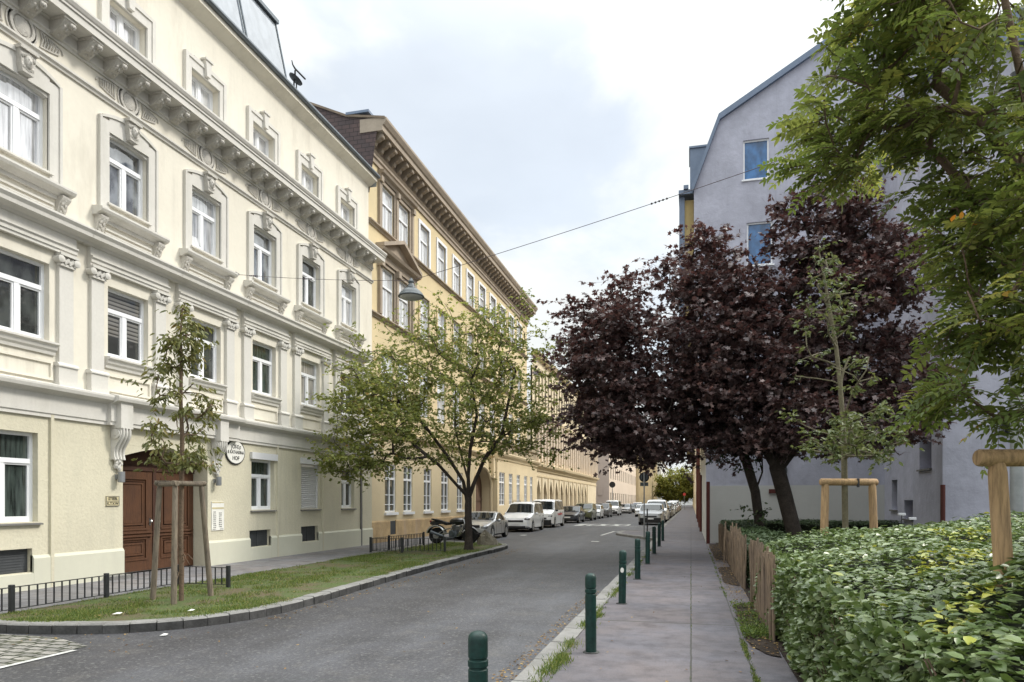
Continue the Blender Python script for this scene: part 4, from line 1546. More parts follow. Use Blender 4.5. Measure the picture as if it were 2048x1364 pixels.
# ------------------------------------------------------------------ yellow building
B2 = thing('yellow_building', 'long yellow building with heavy brown bracketed cornice and pedimented windows beside the cream house', 'building', (-12.5, 40, 0))
X2 = -12.5
TY = [(26.9, 28.14), (28.6, 29.86)] + [(31.13 + 2.41 * k, 32.33 + 2.41 * k) for k in range(9)]
FT = [(a, b, 13.15, 14.95) for a, b in TY]
FS = [(a, b, 9.48, 11.55) for a, b in TY]
FF = [(a, b, 5.75, 8.0) for a, b in TY]
FG = [(27.25, 28.4), (29.23, 30.28), (31.69, 32.73), (34.14, 35.25), (36.64, 37.65)]
FG = [(a, b, 1.24, 3.30) for a, b in FG]
holes = [f + (0.16,) for f in FT + FS + FF + FG] + [(39.66, 43.3, 0, 3.95, 0.6)]
mb = wall(MB(), fx(X2), 25.6, 43.45, 0, 4.7, [h for h in holes if h[3] < 4.7], 0.16)
mb.build('ground_floor_wall', 'plaster_yellow_low', B2)
mb = wall(MB(), fx(X2), 25.6, 53.6, 4.7, 15.6, [h for h in holes if h[3] > 4.7], 0.16)
mb.quad((X2, 53.6, 0), (X2 - 11, 53.6, 0), (X2 - 11, 53.6, 15.6), (X2, 53.6, 15.6))
mb.quad((X2, 25.61, 10), (X2 - 11, 25.61, 10), (X2 - 11, 25.61, 15.6), (X2, 25.61, 15.6))
mb.build('upper_wall', 'plaster_yellow', B2)
# end wall clad in brown shingles above the neighbour's roof, and the roof
mb = MB()
prof = [(X2 + 0.1, 14.0), (X2 + 0.30, 15.6), (X2 + 0.5, 16.9), (X2 - 0.9, 17.15), (X2 - 3.0, 18.1), (X2 - 7.0, 20.1), (X2 - 11, 17.0), (X2 - 11, 14.0)]
mb.poly([(x, 25.58, z) for x, z in prof])
mb.build('shingled_end_wall', 'shingles', B2)
mb = MB()
rp = [(X2 + 0.78, 16.93), (X2 - 0.9, 17.22), (X2 - 3.0, 18.17), (X2 - 7.0, 20.17), (X2 - 11, 17.05)]
for (xa, za), (xb_, zb_) in zip(rp, rp[1:]):
    mb.prism_y([(xa, za), (xa, za - 0.09), (xb_, zb_ - 0.09), (xb_, zb_)], 25.52, 53.7)
mb.build('roof', 'stone_brown_dark', B2)
m = MB()
m.box(X2 - 0.9, X2 + 0.1, 25.5, 26.3, 17.18, 17.28)
m.build('roof_flashing', 'sheet_blue', B2)
# windows
for k, f in enumerate(FT):
    add_window(B2, X2 - 0.06, *f, 'sash', 'glass_pale')
    m = MB()
    a, b, c, d_ = f
    for (ya, yb, za, zb) in ((a - .16, a, c, d_ + .14), (b, b + .16, c, d_ + .14), (a, b, d_, d_ + .14)):
        m.box(X2 - .03, X2 + 0.055, ya, yb, za, zb)
    m.build('window_surround', 'white_frame' if k > 1 else 'stone_brown', B2)
for k, f in enumerate(FS):
    add_window(B2, X2 - 0.06, *f, 'sash', 'glass_pale' if k < 3 else 'glass_sky')
    m = MB()
    a, b, c, d_ = f
    for (ya, yb, za, zb) in ((a - .15, a, c, d_ + .13), (b, b + .15, c, d_ + .13), (a, b, d_, d_ + .13)):
        m.box(X2 - .03, X2 + 0.055, ya, yb, za, zb)
    m.build('window_surround', 'stone_brown' if k < 2 else 'plaster_yellow_low', B2)
for k, f in enumerate(FF):
    add_window(B2, X2 - 0.06, *f, 'sash', 'glass_pale')
for k, f in enumerate(FG):
    add_window(B2, X2 - 0.05, *f, 'muntin', 'glass_dark' if k != 1 else 'glass_green')
    m = MB()
    a, b, c, d_ = f
    m.box(X2 - .06, X2 + 0.09, a - 0.07, b + 0.09, c - 0.12, c - 0.003)
    m.build('window_sill', 'white_frame', B2)
# brown hood over the top pair, pediment over the second-floor pair
m = MB()
m.prism_y([(X2 - .03, 15.12), (X2 + 0.10, 15.12), (X2 + 0.14, 15.22), (X2 + 0.26, 15.27), (X2 + 0.30, 15.36), (X2 - .03, 15.42)], 26.55, 30.25)
for y in (26.55, 28.26, 30.02):
    m.box(X2 - .03, X2 + 0.11, y, y + 0.20, 13.05, 15.12)
    m.box(X2 - .03, X2 + 0.20, y - .02, y + 0.22, 14.9, 15.121)
m.build('window_hood', 'stone_brown', B2)
m = MB()
m.prism_y([(X2 - .03, 11.70), (X2 + 0.12, 11.70), (X2 + 0.15, 11.95), (X2 + 0.34, 12.02), (X2 + 0.40, 12.12), (X2 - .03, 12.14)], 26.35, 30.5)
for (ya, yb) in ((26.35, 28.425), (30.5, 28.425)):
    m.add([(X2 - .03, ya, 12.14), (X2 - .03, yb, 12.92), (X2 - .03, yb, 13.08), (X2 - .03, ya, 12.30), (X2 + .40, ya, 12.14), (X2 + .40, yb, 12.92), (X2 + .40, yb, 13.08), (X2 + .40, ya, 12.30)],
          [(0, 1, 2, 3), (4, 5, 6, 7), (0, 1, 5, 4), (3, 2, 6, 7), (0, 3, 7, 4)])
m.poly([(X2 + 0.10, 26.4, 12.14), (X2 + 0.10, 30.45, 12.14), (X2 + 0.10, 28.425, 12.95)])
for y in (26.55, 28.26, 30.02):
    m.box(X2 - .03, X2 + 0.13, y, y + 0.20, 9.46, 11.70)
    m.box(X2 - .03, X2 + 0.24, y - .03, y + 0.23, 11.42, 11.701)
m.build('pediment', 'stone_brown', B2)
# string courses
m = MB()
for z, y1 in ((13.02, 53.6), (9.38, 53.6)):
    m.prism_y([(X2 - .03, z - 0.16), (X2 + 0.06, z - 0.16), (X2 + 0.08, z - 0.08), (X2 + 0.17, z - 0.05), (X2 + 0.17, z), (X2 - .03, z + 0.05)], 25.62, y1)
m.build('string_course', 'stone_brown', B2)
m = MB()
m.prism_y([(X2 - .03, 4.45), (X2 + 0.06, 4.45), (X2 + 0.10, 4.58), (X2 + 0.22, 4.62), (X2 + 0.24, 4.70), (X2 - .03, 4.78)], 25.62, 43.4)
m.build('belt_course', 'plaster_yellow_low', B2)
# main cornice with modillions
m = MB()
m.prism_y([(X2 - .03, 15.45), (X2 + 0.07, 15.45), (X2 + 0.07, 15.62), (X2 + 0.13, 15.66), (X2 + 0.13, 15.76), (X2 + 0.20, 15.84), (X2 - .03, 15.86)], 25.62, 53.7)
m.prism_y([(X2 - .3, 16.40), (X2 + 0.68, 16.40), (X2 + 0.68, 16.60), (X2 + 0.74, 16.64), (X2 + 0.84, 16.80), (X2 + 0.84, 16.90), (X2 - .3, 16.93)], 25.55, 53.8)
m.build('main_cornice', 'stone_brown', B2)
m = MB()
m.box(X2 - .3, X2 + 0.11, 25.62, 53.7, 15.861, 16.398)
m.build('cornice_frieze', 'stone_brown_dark', B2)
m = MB()
m.prism_y([(X2 + .1, 16.398), (X2 + 0.58, 16.398), (X2 + 0.60, 16.30), (X2 + 0.52, 16.22), (X2 + 0.42, 16.14), (X2 + 0.30, 16.10), (X2 + 0.24, 15.98), (X2 + .1, 15.90)][::-1], -0.11, 0.11)
m.lathe([(0.075, -0.125), (0.075, 0.125)], (X2 + 0.53, 0, 16.28), 10, 'y')
modM = m.mesh('modillion', 'stone_brown')
for k in range(46):
    link('modillion', modM, B2, (0, 25.85 + 0.612 * k, 0))
# plinth of stone, cellar vent
m = MB()
m.prism_y([(X2 - .03, -.1), (X2 + 0.05, -.1), (X2 + 0.05, 0.84), (X2 + .02, 0.9), (X2 - .03, 0.9)], 25.64, 27.70)
m.prism_y([(X2 - .03, -.1), (X2 + 0.05, -.1), (X2 + 0.05, 0.84), (X2 + .02, 0.9), (X2 - .03, 0.9)], 28.30, 39.6)
m.box(X2 - .03, X2 + 0.048, 27.7, 28.3, -.1, 0.28)
m.build('plinth', 'stone_plinth', B2)
m = MB()
m.box(X2 - .03, X2 + 0.02, 27.7, 28.3, 0.28, 0.86)
m.build('cellar_vent', 'vent_mesh', B2)
# pointed portal
m = MB()
ya, yb = 39.66, 43.3
ym = (ya + yb) / 2
for sgn, y_ in ((1, ya), (-1, yb)):
    pr = [(y_ + sgn * 0.002, 2.6)]
    for i in range(11):
        q = i / 10
        pr.append((y_ + sgn * (yb - ya) / 2 * (1 - math.cos(q * math.pi / 2)) ** 0.9, 2.6 + 1.28 * math.sin(q * math.pi / 2) ** 1.0))
    pr += [(ym, 3.947), (y_ + sgn * 0.002, 3.947)]
    m.prism_x(pr, X2 - 0.598, X2 - 0.003)
m.build('portal_arch', 'plaster_yellow_low', B2)
m = MB()
pts_o = []
for sgn, y_ in ((1, ya), (-1, yb)):
    ln = [(X2 + 0.04, y_, 0.0), (X2 + 0.04, y_, 2.6)] + [(X2 + 0.04, y_ + sgn * (yb - ya) / 2 * (1 - math.cos(i / 10 * math.pi / 2)) ** 0.9, 2.6 + 1.28 * math.sin(i / 10 * math.pi / 2)) for i in range(1, 11)]
    m.tube(ln, 0.10, 6)
m.box(X2 - .02, X2 + 0.30, 43.0, 43.42, 3.2, 4.5)
m.build('portal_moulding', 'plaster_yellow_low', B2)
m = MB()
m.box(X2 - 0.66, X2 - 0.59, ya, yb, 0, 3.95)
m.box(X2 - 0.59, X2 - 0.55, ya + 0.25, ym - 0.1, 0.3, 1.6)
m.box(X2 - 0.59, X2 - 0.55, ym + 0.1, yb - 0.25, 0.3, 1.6)
m.box(X2 - 0.59, X2 - 0.54, ya + 0.1, yb - 0.1, 1.75, 1.9)
m.lathe([(0.55, 0.0), (0.55, 0.05), (0.42, 0.05), (0.42, 0.0)], (X2 - 0.59, ym, 2.75), 18, 'x')
m.build('portal_door', 'wood_portal', B2)
# projecting ground floor with stained parapet
XA = -12.08
AY = [(43.9, 45.3), (46.4, 47.4), (48.6, 49.6), (50.9, 51.9), (52.9, 53.8)]
AH = [(a, b, 1.45, 3.62) for a, b in AY]
m = wall(MB(), fx(XA), 43.45, 55.4, 0, 4.45, [h + (0.14,) for h in AH], 0.14)
m.quad((XA, 43.45, 0), (X2 - 1, 43.45, 0), (X2 - 1, 43.45, 4.45), (XA, 43.45, 4.45))
m.quad((XA, 55.4, 0), (X2 - 1, 55.4, 0), (X2 - 1, 55.4, 4.45), (XA, 55.4, 4.45))
m.build('annexe_wall', 'plaster_yellow_low', B2)
for f in AH:
    add_window(B2, XA - 0.05, *f, 'muntin', 'glass_mixed')
m = MB()
m.prism_y([(X2 - .5, 4.45), (XA + 0.06, 4.45), (XA + 0.10, 4.62), (XA + 0.26, 4.72), (XA + 0.32, 4.84), (XA + 0.02, 4.95), (X2 - .5, 4.95)], 43.42, 55.5)
m.build('annexe_cornice', 'plaster_yellow_low', B2)
m = MB()
m.box(X2 - .4, XA, 43.5, 55.4, 4.951, 5.55)
m.box(X2 - .4, XA + 0.10, 43.4, 55.55, 5.55, 5.70)
m.build('parapet', 'stained_parapet', B2)

# ------------------------------------------------------------------ arcaded building
B3 = thing('arcaded_building', 'sand coloured building with a row of pointed arches along its ground floor', 'building', (-12.5, 75, 0))
X3 = -12.5
m = MB()
n_a = 11
st = 2.72
a0 = 57.1
holes = []
for k in range(n_a):
    holes.append((a0 + st * k, a0 + st * k + 1.75, 0.3, 3.62, 0.55))
m = wall(MB(), fx(X3), 55.6, 95, 0, 4.6, holes, 0.55)
for h in holes:
    ya, yb = h[0], h[1]
    ym = (ya + yb) / 2
    for sgn, y_ in ((1, ya), (-1, yb)):
        m.prism_x([(y_ + sgn * .002, 2.35), (y_ + sgn * 0.30, 2.85), (y_ + sgn * 0.62, 3.28), (ym, 3.60), (ym, 3.617), (y_ + sgn * .002, 3.617)], X3 - 0.548, X3 - 0.003)
m.quad((X3, 95, 0), (X3 - 10, 95, 0), (X3 - 10, 95, 14), (X3, 95, 14))
m.build('arcade_wall', 'plaster_sand', B3)
for h in holes:
    p = MB()
    p.box(X3 - 0.62, X3 - 0.55, h[0], h[1], 0.3, 3.62)
    o = p.build('arch_door', 'wood_portal' if int(h[0]) % 3 else 'glass_mixed', B3)
for k in range(n_a + 1):
    y = a0 + st * k - (st - 1.75) / 2
    m = MB()
    m.box(X3 - .02, X3 + 0.10, y - 0.22, y + 0.22, 0, 3.75)
    m.build('pilaster', 'plaster_sand', B3)
m = MB()
m.prism_y([(X3 - .03, 4.3), (X3 + 0.12, 4.3), (X3 + 0.16, 4.55), (X3 + 0.42, 4.65), (X3 + 0.48, 4.85), (X3 - .03, 5.0)], 55.6, 95)
m.prism_y([(X3 - .03, 3.8), (X3 + 0.06, 3.8), (X3 + 0.06, 3.95), (X3 - .03, 3.97)], 55.6, 95)
m.prism_y([(X3 - .03, 9.0), (X3 + 0.12, 9.0), (X3 + 0.20, 9.2), (X3 - .03, 9.3)], 55.6, 95)
m.prism_y([(X3 - .03, 13.6), (X3 + 0.3, 13.7), (X3 + 0.5, 14.0), (X3 - .03, 14.2)], 55.6, 95)
m.build('cornice', 'plaster_yellow_low', B3)
UH = []
k = 0
y = 56.4
while y < 94:
    UH.append((y, y + 0.75, 5.35, 8.6))
    UH.append((y, y + 0.75, 9.7, 13.0))
    y += 1.36
m = wall(MB(), fx(X3), 55.6, 95, 4.6, 13.7, [h + (0.3,) for h in UH], 0.3)
m.build('upper_wall', 'plaster_sand', B3)
for h in UH:
    p = MB()
    p.box(X3 - 0.34, X3 - 0.2, h[0], h[1], h[2], h[3])
    p.box(X3 - 0.198, X3 - 0.16, h[0], h[1], h[3] - 1.0, h[3] - 0.9)
    p.build('window', 'glass_dark' if int(h[0] * 3) % 3 else 'glass_mixed', B3)
m = MB()
y = 56.4
while y < 94.5:
    m = MB()
    m.box(X3 - .02, X3 + 0.16, y + 0.90, y + 1.22, 5.0, 9.0)
    m.build('pilaster_strip', 'plaster_pink', B3)
    y += 1.36

# ------------------------------------------------------------------ far buildings


def block(name, label, X, Ya, Yb, H, mat, rows, step, win, glass='glass_dark', end=True, base=None, depth=10, side=1):
    t = thing(name, label, 'building', (X, (Ya + Yb) / 2, 0))
    hs = []
    y = Ya + step * 0.5
    while y + win < Yb:
        for (za, zb) in rows:
            hs.append((y, y + win, za, zb))
        y += step
    f = (lambda u, v, d: (X - d * side, u, v))
    m = wall(MB(), f, Ya, Yb, 0, H, [h + (0.2,) for h in hs], 0.2)
    m.quad((X, Yb, 0), (X - depth * side, Yb, 0), (X - depth * side, Yb, H), (X, Yb, H))
    m.build('wall', mat, t)
    m = MB()
    if end:
        m.quad((X, Ya, 0), (X - depth * side, Ya, 0), (X - depth * side, Ya, H), (X, Ya, H))
        m.build('end_wall', base or mat, t)
    for h in hs:
        p = MB()
        p.box(*sorted((X - 0.25 * side, X - 0.16 * side)), h[0], h[1], h[2], h[3])
        p.build('window', glass, t)
    m = MB()
    lo, hi = sorted((X - depth * side, X + 0.4 * side))
    m.box(lo, hi, Ya - 0.05, Yb + 0.05, H, H + 0.4)
    m.prism_y([(X + 0.3 * side, H + 0.4), (X - depth * 0.5 * side, H + 3), (X - depth * side, H + 0.4)], Ya, Yb)
    m.build('roof', 'stone_brown_dark', t)
    return t


B4 = block('apartment_building', 'plain pinkish house with a blank mauve end wall just past the arcaded building', -11.3, 100, 150, 13, 'plaster_pink', [(1.3, 3.0), (5.0, 6.9), (8.6, 10.4)], 3.3, 1.2, base='plaster_mauve')
m = MB()
m.box(-12.9, -12.3, 99.9, 99.99, 2.6, 3.9)
m.build('boarded_opening', 'plaster_mauve', B4)
B5 = block('apartment_building', 'tall yellow house with narrow vertical bays beyond the pinkish house', -11.0, 150.5, 235, 17, 'plaster_yellow', [(0.6, 3.2), (5, 7.4), (8.6, 11.0), (12.2, 14.6)], 3.4, 1.5)
m = MB()
for k in range(25):
    m = MB()
    m.box(-11.05, -10.65, 150.6 + 3.4 * k, 151.2 + 3.4 * k, 0, 16.8)
    m.build('bay_strip', 'plaster_yellow_low', B5)
m = MB()
m.box(-10.99, -10.85, 226, 233, 0.5, 3.6)
m.build('shop_front', 'glass_green', B5)
B6 = block('apartment_building', 'pale bluish white house last in the left row, before the tree', -9.6, 238, 300, 15, 'plaster_pale', [(1, 3), (5, 7), (9, 11)], 5, 1.5)
B7 = block('apartment_building', 'pale house closing the far end of the street behind the bushy tree', 14, 330, 345, 12, 'plaster_pale', [(1, 3), (5, 7)], 4, 1.5, side=1, depth=30)

# ------------------------------------------------------------------ grey gabled building on the right, with its wing
G = thing('gabled_building', 'lavender grey rendered house with mansard gable and blue windows behind the trees', 'building', (0.6, 30, 0))
GY = 30.0
fy = lambda Y: (lambda u, v, d: (u, Y + d, v))
gw = [(2.06, 3.06, 14.80, 16.42), (2.20, 3.20, 11.30, 13.05)]
m = wall(MB(), fy(GY), 1.3, 11.5, 2.35, 17.4, [g + (0.16,) for g in gw], 0.16)
m.poly([(0.12, GY, 4.5), (1.3, GY, 4.5), (1.3, GY, 17.575), (1.17, GY, 17.5), (0.12, GY, 14.7)])
m.quad((0.6, GY, 2.35), (1.3, GY, 2.35), (1.3, GY, 4.5), (0.6, GY, 4.5))
m.poly([(1.3, GY, 17.4), (11.5, GY, 17.4), (11.5, GY, 17.7), (6.5, GY, 20.6), (1.3, GY, 17.575)])
m.build('gable_wall', 'plaster_grey', G)
m = MB()
m.quad((0.6, GY - .03, 0), (3.9, GY - .03, 0), (3.9, GY - .03, 2.35), (0.6, GY - .03, 2.35))
m.quad((0.6, GY - .03, 2.35), (3.9, GY - .03, 2.35), (3.9, GY, 2.35), (0.6, GY, 2.35))
m.quad((3.9, GY - .03, 0), (3.9, GY, 0), (3.9, GY, 2.35), (3.9, GY - .03, 2.35))
m.quad((3.9, GY, 0), (11.5, GY, 0), (11.5, GY, 2.35), (3.9, GY, 2.35))
m.build('lower_wall', 'plaster_grey_low', G)
for g in gw:
    o = add_window(G, g[0], GY + 0.07, GY + 0.07 + (g[1] - g[0]), g[2], g[3], 'single', 'glass_blue', R(-90))
    m = MB()
    m.box(g[0] - 0.06, g[1] + 0.06, GY - 0.05, GY + 0.08, g[2] - 0.06, g[2] - 0.003)
    m.build('window_sill', 'white_frame', G)
# street side: ground floor wall and the jutting upper floors
m = MB()
m.quad((0.6, GY, 0), (0.6, 48, 0), (0.6, 48, 4.5), (0.6, GY, 4.5))
m.build('street_wall', 'plaster_grey_low', G)
m = MB()
m.box(-0.26, 0.115, GY + 0.35, 48, 4.5, 14.36)
m.build('bay_wall', 'plaster_ochre', G)
m = MB()
m.box(-0.48, -0.262, GY + 0.30, 30.55, 4.5, 14.5)
m.box(-0.50, 0.14, GY + 0.06, 48, 14.52, 14.70)
m.box(-0.30, -0.10, GY - 0.02, GY + 0.3, 14.703, 14.86)
m.build('gutter', 'sheet_blue', G)
# roof
m = MB()
rp = [(0.02, 14.72), (1.10, 17.58), (6.5, 20.78), (11.9, 17.58)]
for (xa, za), (xb_, zb_) in zip(rp, rp[1:]):
    m.prism_y([(xa, za), (xa + 0.05, za - 0.22), (xb_ + 0.05, zb_ - 0.22), (xb_, zb_)], GY - 0.16, 48)
m.build('roof', 'sheet_blue', G)
m = MB()
m.box(-0.04, 1.3, GY + 0.75, 32.4, 14.71, 16.72)
m.box(-0.08, 1.4, GY + 0.70, 32.45, 16.72, 16.80)
m.build('dormer', 'sheet_blue', G)
m = MB()
m.box(1.35, 2.0, 31, 31.6, 17.6, 18.30)
m.tube([(2.05, 31.3, 17.6), (2.05, 31.3, 18.85)], 0.06, 8)
m.box(4.2, 4.6, 31, 31.4, 19.3, 19.75)
m.build('chimney', 'sheet_blue', G)
# niche with red sill on the lower wall
m = MB()
m.box(3.05, 3.75, GY - 0.10, GY - 0.028, 2.03, 2.20)
m.build('red_sill', 'red_iron', G)
m = MB()
m.lathe([(0.30, -0.05), (0.30, 0.0)], (3.45, GY - 0.002, 2.95), 20, 'y')
m.build('round_vent', 'vent_mesh', G)
for y in (29.4, 41.0, 47.5):
    m = MB()
    if y < 30:
        m.box(0.60, 0.74, 29.3, 29.46, 0, 2.5)
    else:
        m.tube([(0.55, y, 0), (0.55, y, 3.6 if y > 42 else 3.2)], 0.09, 8)
    m.build('downpipe', 'red_iron', G)
# wing
m = MB()
hw = [(28.25, 29.0, 1.4, 2.5), (24.5, 25.7, 2.75, 4.5), (26.4, 27.4, 1.1, 1.75)]
fw = lambda u, v, d: (7.3 + d, u, v)
m = wall(MB(), fw, 23.5, 30, 0, 15, [h + (0.4,) for h in hw], 0.4)
hf = [(10.3, 11.4, 9.2, 11.0), (13, 14.1, 9.2, 11.0), (10.3, 11.4, 5.6, 7.4)]
wall(m, fy(23.5), 7.3, 24, 0, 15, [h + (0.2,) for h in hf], 0.2)
m.build('wing_wall', 'plaster_grey', G)
for h in hw:
    p = MB()
    p.box(7.66, 7.72, h[0], h[1], h[2], h[3])
    p.box(7.60, 7.66, h[0], h[0] + .08, h[2], h[3])
    p.build('wing_window', 'wood_door_dark', G)
    p = MB()
    p.box(7.22, 7.69, h[0] - .05, h[1] + .05, h[2] - 0.06, h[2] - .003)
    p.build('window_sill', 'sill_stone', G)
for h in hf:
    add_window(G, h[0], 23.6, 23.6 + h[1] - h[0], h[2], h[3], 'single', 'glass_blue', R(-90))
m = MB()
m.box(7.0, 24.3, 23.2, 36, 15, 15.3)
m.prism_y([(7.0, 15.3), (15, 18), (24, 15.3)], 23.3, 36)
m.build('wing_roof', 'sheet_blue', G)
m = MB()
m.tube([(7.28, 23.42, 0), (7.28, 23.42, 2.2)], 0.07, 8)
m.build('downpipe', 'red_iron', G)
fl = thing('floodlight', 'small black floodlight fixed to the lavender grey wall above the thick stake', 'lamp', (8.9, 23.5, 3.95))
m = MB()
m.box(8.80, 9.15, 23.18, 23.40, 3.86, 4.0)
m.prism_x([(23.1, 3.95), (23.38, 4.0), (23.38, 4.05), (23.1, 4.0)], 8.72, 9.2)
m.build('lamp_body', 'dark_plastic', fl)
m = MB()
m.box(8.93, 9.0, 23.3, 23.5, 3.70, 3.86)
m.build('bracket', 'dark_plastic', fl)

R2 = block('apartment_building', 'cream house front in the right row beyond the lavender grey house', 0.62, 48.2, 120, 12, 'plaster_sand', [(1.2, 3.0), (5, 7), (8.6, 10.4)], 3.4, 1.3, side=-1, end=True)
for y in (52, 60, 72):
    m = MB()
    m.tube([(0.56, y, 0), (0.56, y, 11)], 0.08, 6)
    m.build('downpipe', 'red_iron', R2)
R3 = block('apartment_building', 'yellowish house front last in the right row, seen very obliquely', 0.66, 120.5, 300, 12, 'plaster_yellow', [(1.2, 3.0), (5, 7), (8.6, 10.4)], 5, 1.6, side=-1, end=True)

# ------------------------------------------------------------------ bollards
def bollard():
    t = thing('bollard', 'dark green steel bollard', 'bollard', (0, 0, 0), 0, 'green bollards along the kerb')
    m = MB()
    r = 0.062
    m.lathe([(r, 0.0), (r, 0.655), (r - 0.006, 0.66), (r - 0.006, 0.672), (r + 0.002, 0.677), (r + 0.002, 0.712), (r - 0.006, 0.717), (r - 0.006, 0.727), (r, 0.733), (r, 0.845), (r * 0.93, 0.868), (r * 0.7, 0.885), (r * 0.35, 0.893), (0.001, 0.895)], (0, 0, 0), 28)
    m.build('post', 'bollard_green', t, 35)
    m = MB()
    m.lathe([(0.095, 0.0), (0.092, 0.010), (r, 0.014)], (0.008, 0.004, 0), 18)
    m.build('base_collar', 'kerb_side_dark', t)
    return t


BP = [(-1.285, 4.18, 'nearest dark green bollard, cut off by the bottom edge of the view'),
      (-1.09, 7.85, 'second green bollard from the near end, with a weed tuft at its foot'),
      (-1.108, 11.72, 'third green bollard from the near end, with a small pale round sticker'),
      (-1.13, 15.5, 'fourth green bollard from the near end, beside the kerb without a sticker'),
      (-1.145, 19.35, 'fifth green bollard from the near end, just in front of the sign post'),
      (-1.16, 23.2, 'sixth green bollard from the near end, right of the sign post'),
      (-1.17, 27.05, 'seventh green bollard from the near end, last but one of the line'),
      (-1.18, 30.9, 'farthest green bollard at the far end of the line')]
b0 = bollard()
for i, (x, y, lb) in enumerate(BP):
    o = b0 if i == 0 else copy_tree(b0)
    o.location = (x, y, 0)
    o.rotation_euler = (R(random.Random(i).uniform(-.8, .8)), R(random.Random(i + 9).uniform(-.8, .8)), i)
    o['label'] = lb
    if i == 2:
        m = MB()
        k = 16
        cs = []
        for j in range(k):
            a = 2 * math.pi * j / k
            ang = R(-92) + 0.030 * math.cos(a) / 0.062
            cs.append((0.0632 * math.cos(ang), 0.0632 * math.sin(ang), 0.565 + 0.042 * math.sin(a)))
        o_ = [(0.0655 * math.cos(R(-92)), 0.0655 * math.sin(R(-92)), 0.565)] + cs
        m.add(o_, [(0, 1 + j, 1 + (j + 1) % k) for j in range(k)])
        s = link('sticker', m.mesh('sticker', 'paper_white'), o)
        s.location = (0, 0, 0)
        s.rotation_euler = (0, 0, -i)

# ------------------------------------------------------------------ low black railings


def railing(label, path, step, h, posts):
    """path of ground points with thick posts at the listed distances"""
    t = thing('low_railing', label, 'railing', (path[0][0], path[0][1], 0), 0, 'low black railings round the lawn')
    P = resample(path, step)
    m = MB()
    for a, b in zip(path, path[1:]):
        a, b = np.array(a), np.array(b)
        d = (b - a) / np.linalg.norm(b - a)
        n = np.array([-d[1], d[0]])
        for z0, z1, w_ in ((h - 0.012, h, 0.02), (0.055, 0.067, 0.014)):
            c = [a + n * w_, a - n * w_, b - n * w_, b + n * w_]
            m.add([(*q, z0) for q in c] + [(*q, z1) for q in c], [(0, 1, 2, 3), (7, 6, 5, 4), (0, 4, 5, 1), (1, 5, 6, 2), (2, 6, 7, 3), (3, 7, 4, 0)])
    m.build('rail', 'black_iron', t)
    m = MB()
    for p in P[1:-1]:
        m.tube([(p[0], p[1], 0.067), (p[0], p[1], h - 0.012)], 0.0135, 5)
    m.build('railing_bars', 'black_iron', t)
    for p in posts:
        q = MB()
        q.bbox(p[0] - 0.034, p[0] + 0.034, p[1] - 0.034, p[1] + 0.034, -0.02, h + 0.035, 0.006)
        q.build('post', 'black_iron', t)
    return t


railing('long low black railing between the pavement and the staked leafy sapling', [(-10.0, 5.6), (-10.0, 12.0), (-8.85, 12.0)], 0.148, 0.40, [(-10.0, 6.6), (-10.0, 8.42), (-10.0, 10.2), (-10.0, 12.0), (-8.85, 12.0)])
railing('short low black railing in front of the black motorcycle', [(-10.1, 25.6), (-10.25, 22.7), (-10.35, 21.45), (-9.25, 21.5), (-7.95, 22.05)], 0.135, 0.48, [(-10.35, 21.45), (-10.25, 22.7), (-9.25, 21.5), (-7.95, 22.05), (-10.1, 25.6)])

# ------------------------------------------------------------------ boulder
rk = np.random.default_rng(5)
m = MB()
m.ellipsoid((0, 0, 0), (0.5, 0.36, 0.45), 36, 22)
pts = np.array(m.v)
pts += (np.sin(pts[:, [1, 2, 0]] * 9.0) * np.cos(pts[:, [2, 0, 1]] * 7.0)) * 0.022
dirs = norm_rows(np.array([(-0.8, -0.5, 0.5), (0.75, -0.4, 0.55), (0.15, -0.85, 0.45), (-0.3, -0.6, 0.75), (0.5, 0.3, 0.8), (-0.6, 0.4, 0.7), (0.95, 0.1, 0.2), (-0.95, -0.1, 0.15), (0.55, -0.8, 0.1)]))
for d, lim in zip(dirs, (0.31, 0.33, 0.27, 0.33, 0.34, 0.33, 0.42, 0.42, 0.36)):
    q = pts @ d - lim
    pts -= np.outer(np.maximum(q, 0) * 0.96, d)
pts += rk.normal(size=pts.shape) * 0.006
pts[:, 2] = np.maximum(pts[:, 2], -0.03) * 1.28
pts[:, 0] += pts[:, 2] * -0.12
m.v = [tuple(p + np.array((-7.75, 26.35, 0.03))) for p in pts]
o = m.build('boulder', 'rock', None, 14)
tag(o, 'large rough grey brown boulder on the lawn beside the multi-stemmed tree', 'boulder')

# ------------------------------------------------------------------ trees


def ell_points(r, ells, n, inner=0.35):
    """tip points in a union of ellipsoids (centre, radii, weight), kept apart from each other"""
    out = []
    W = np.array([e[2] for e in ells], float)
    W /= W.sum()
    for e, wt in zip(ells, W):
        k = int(round(n * wt))
        d = rand_dirs(r, k)
        rad = inner + (1 - inner) * r.random(k) ** 0.6
        out.append(np.array(e[0]) + d * rad[:, None] * np.array(e[1]))
    return np.concatenate(out)


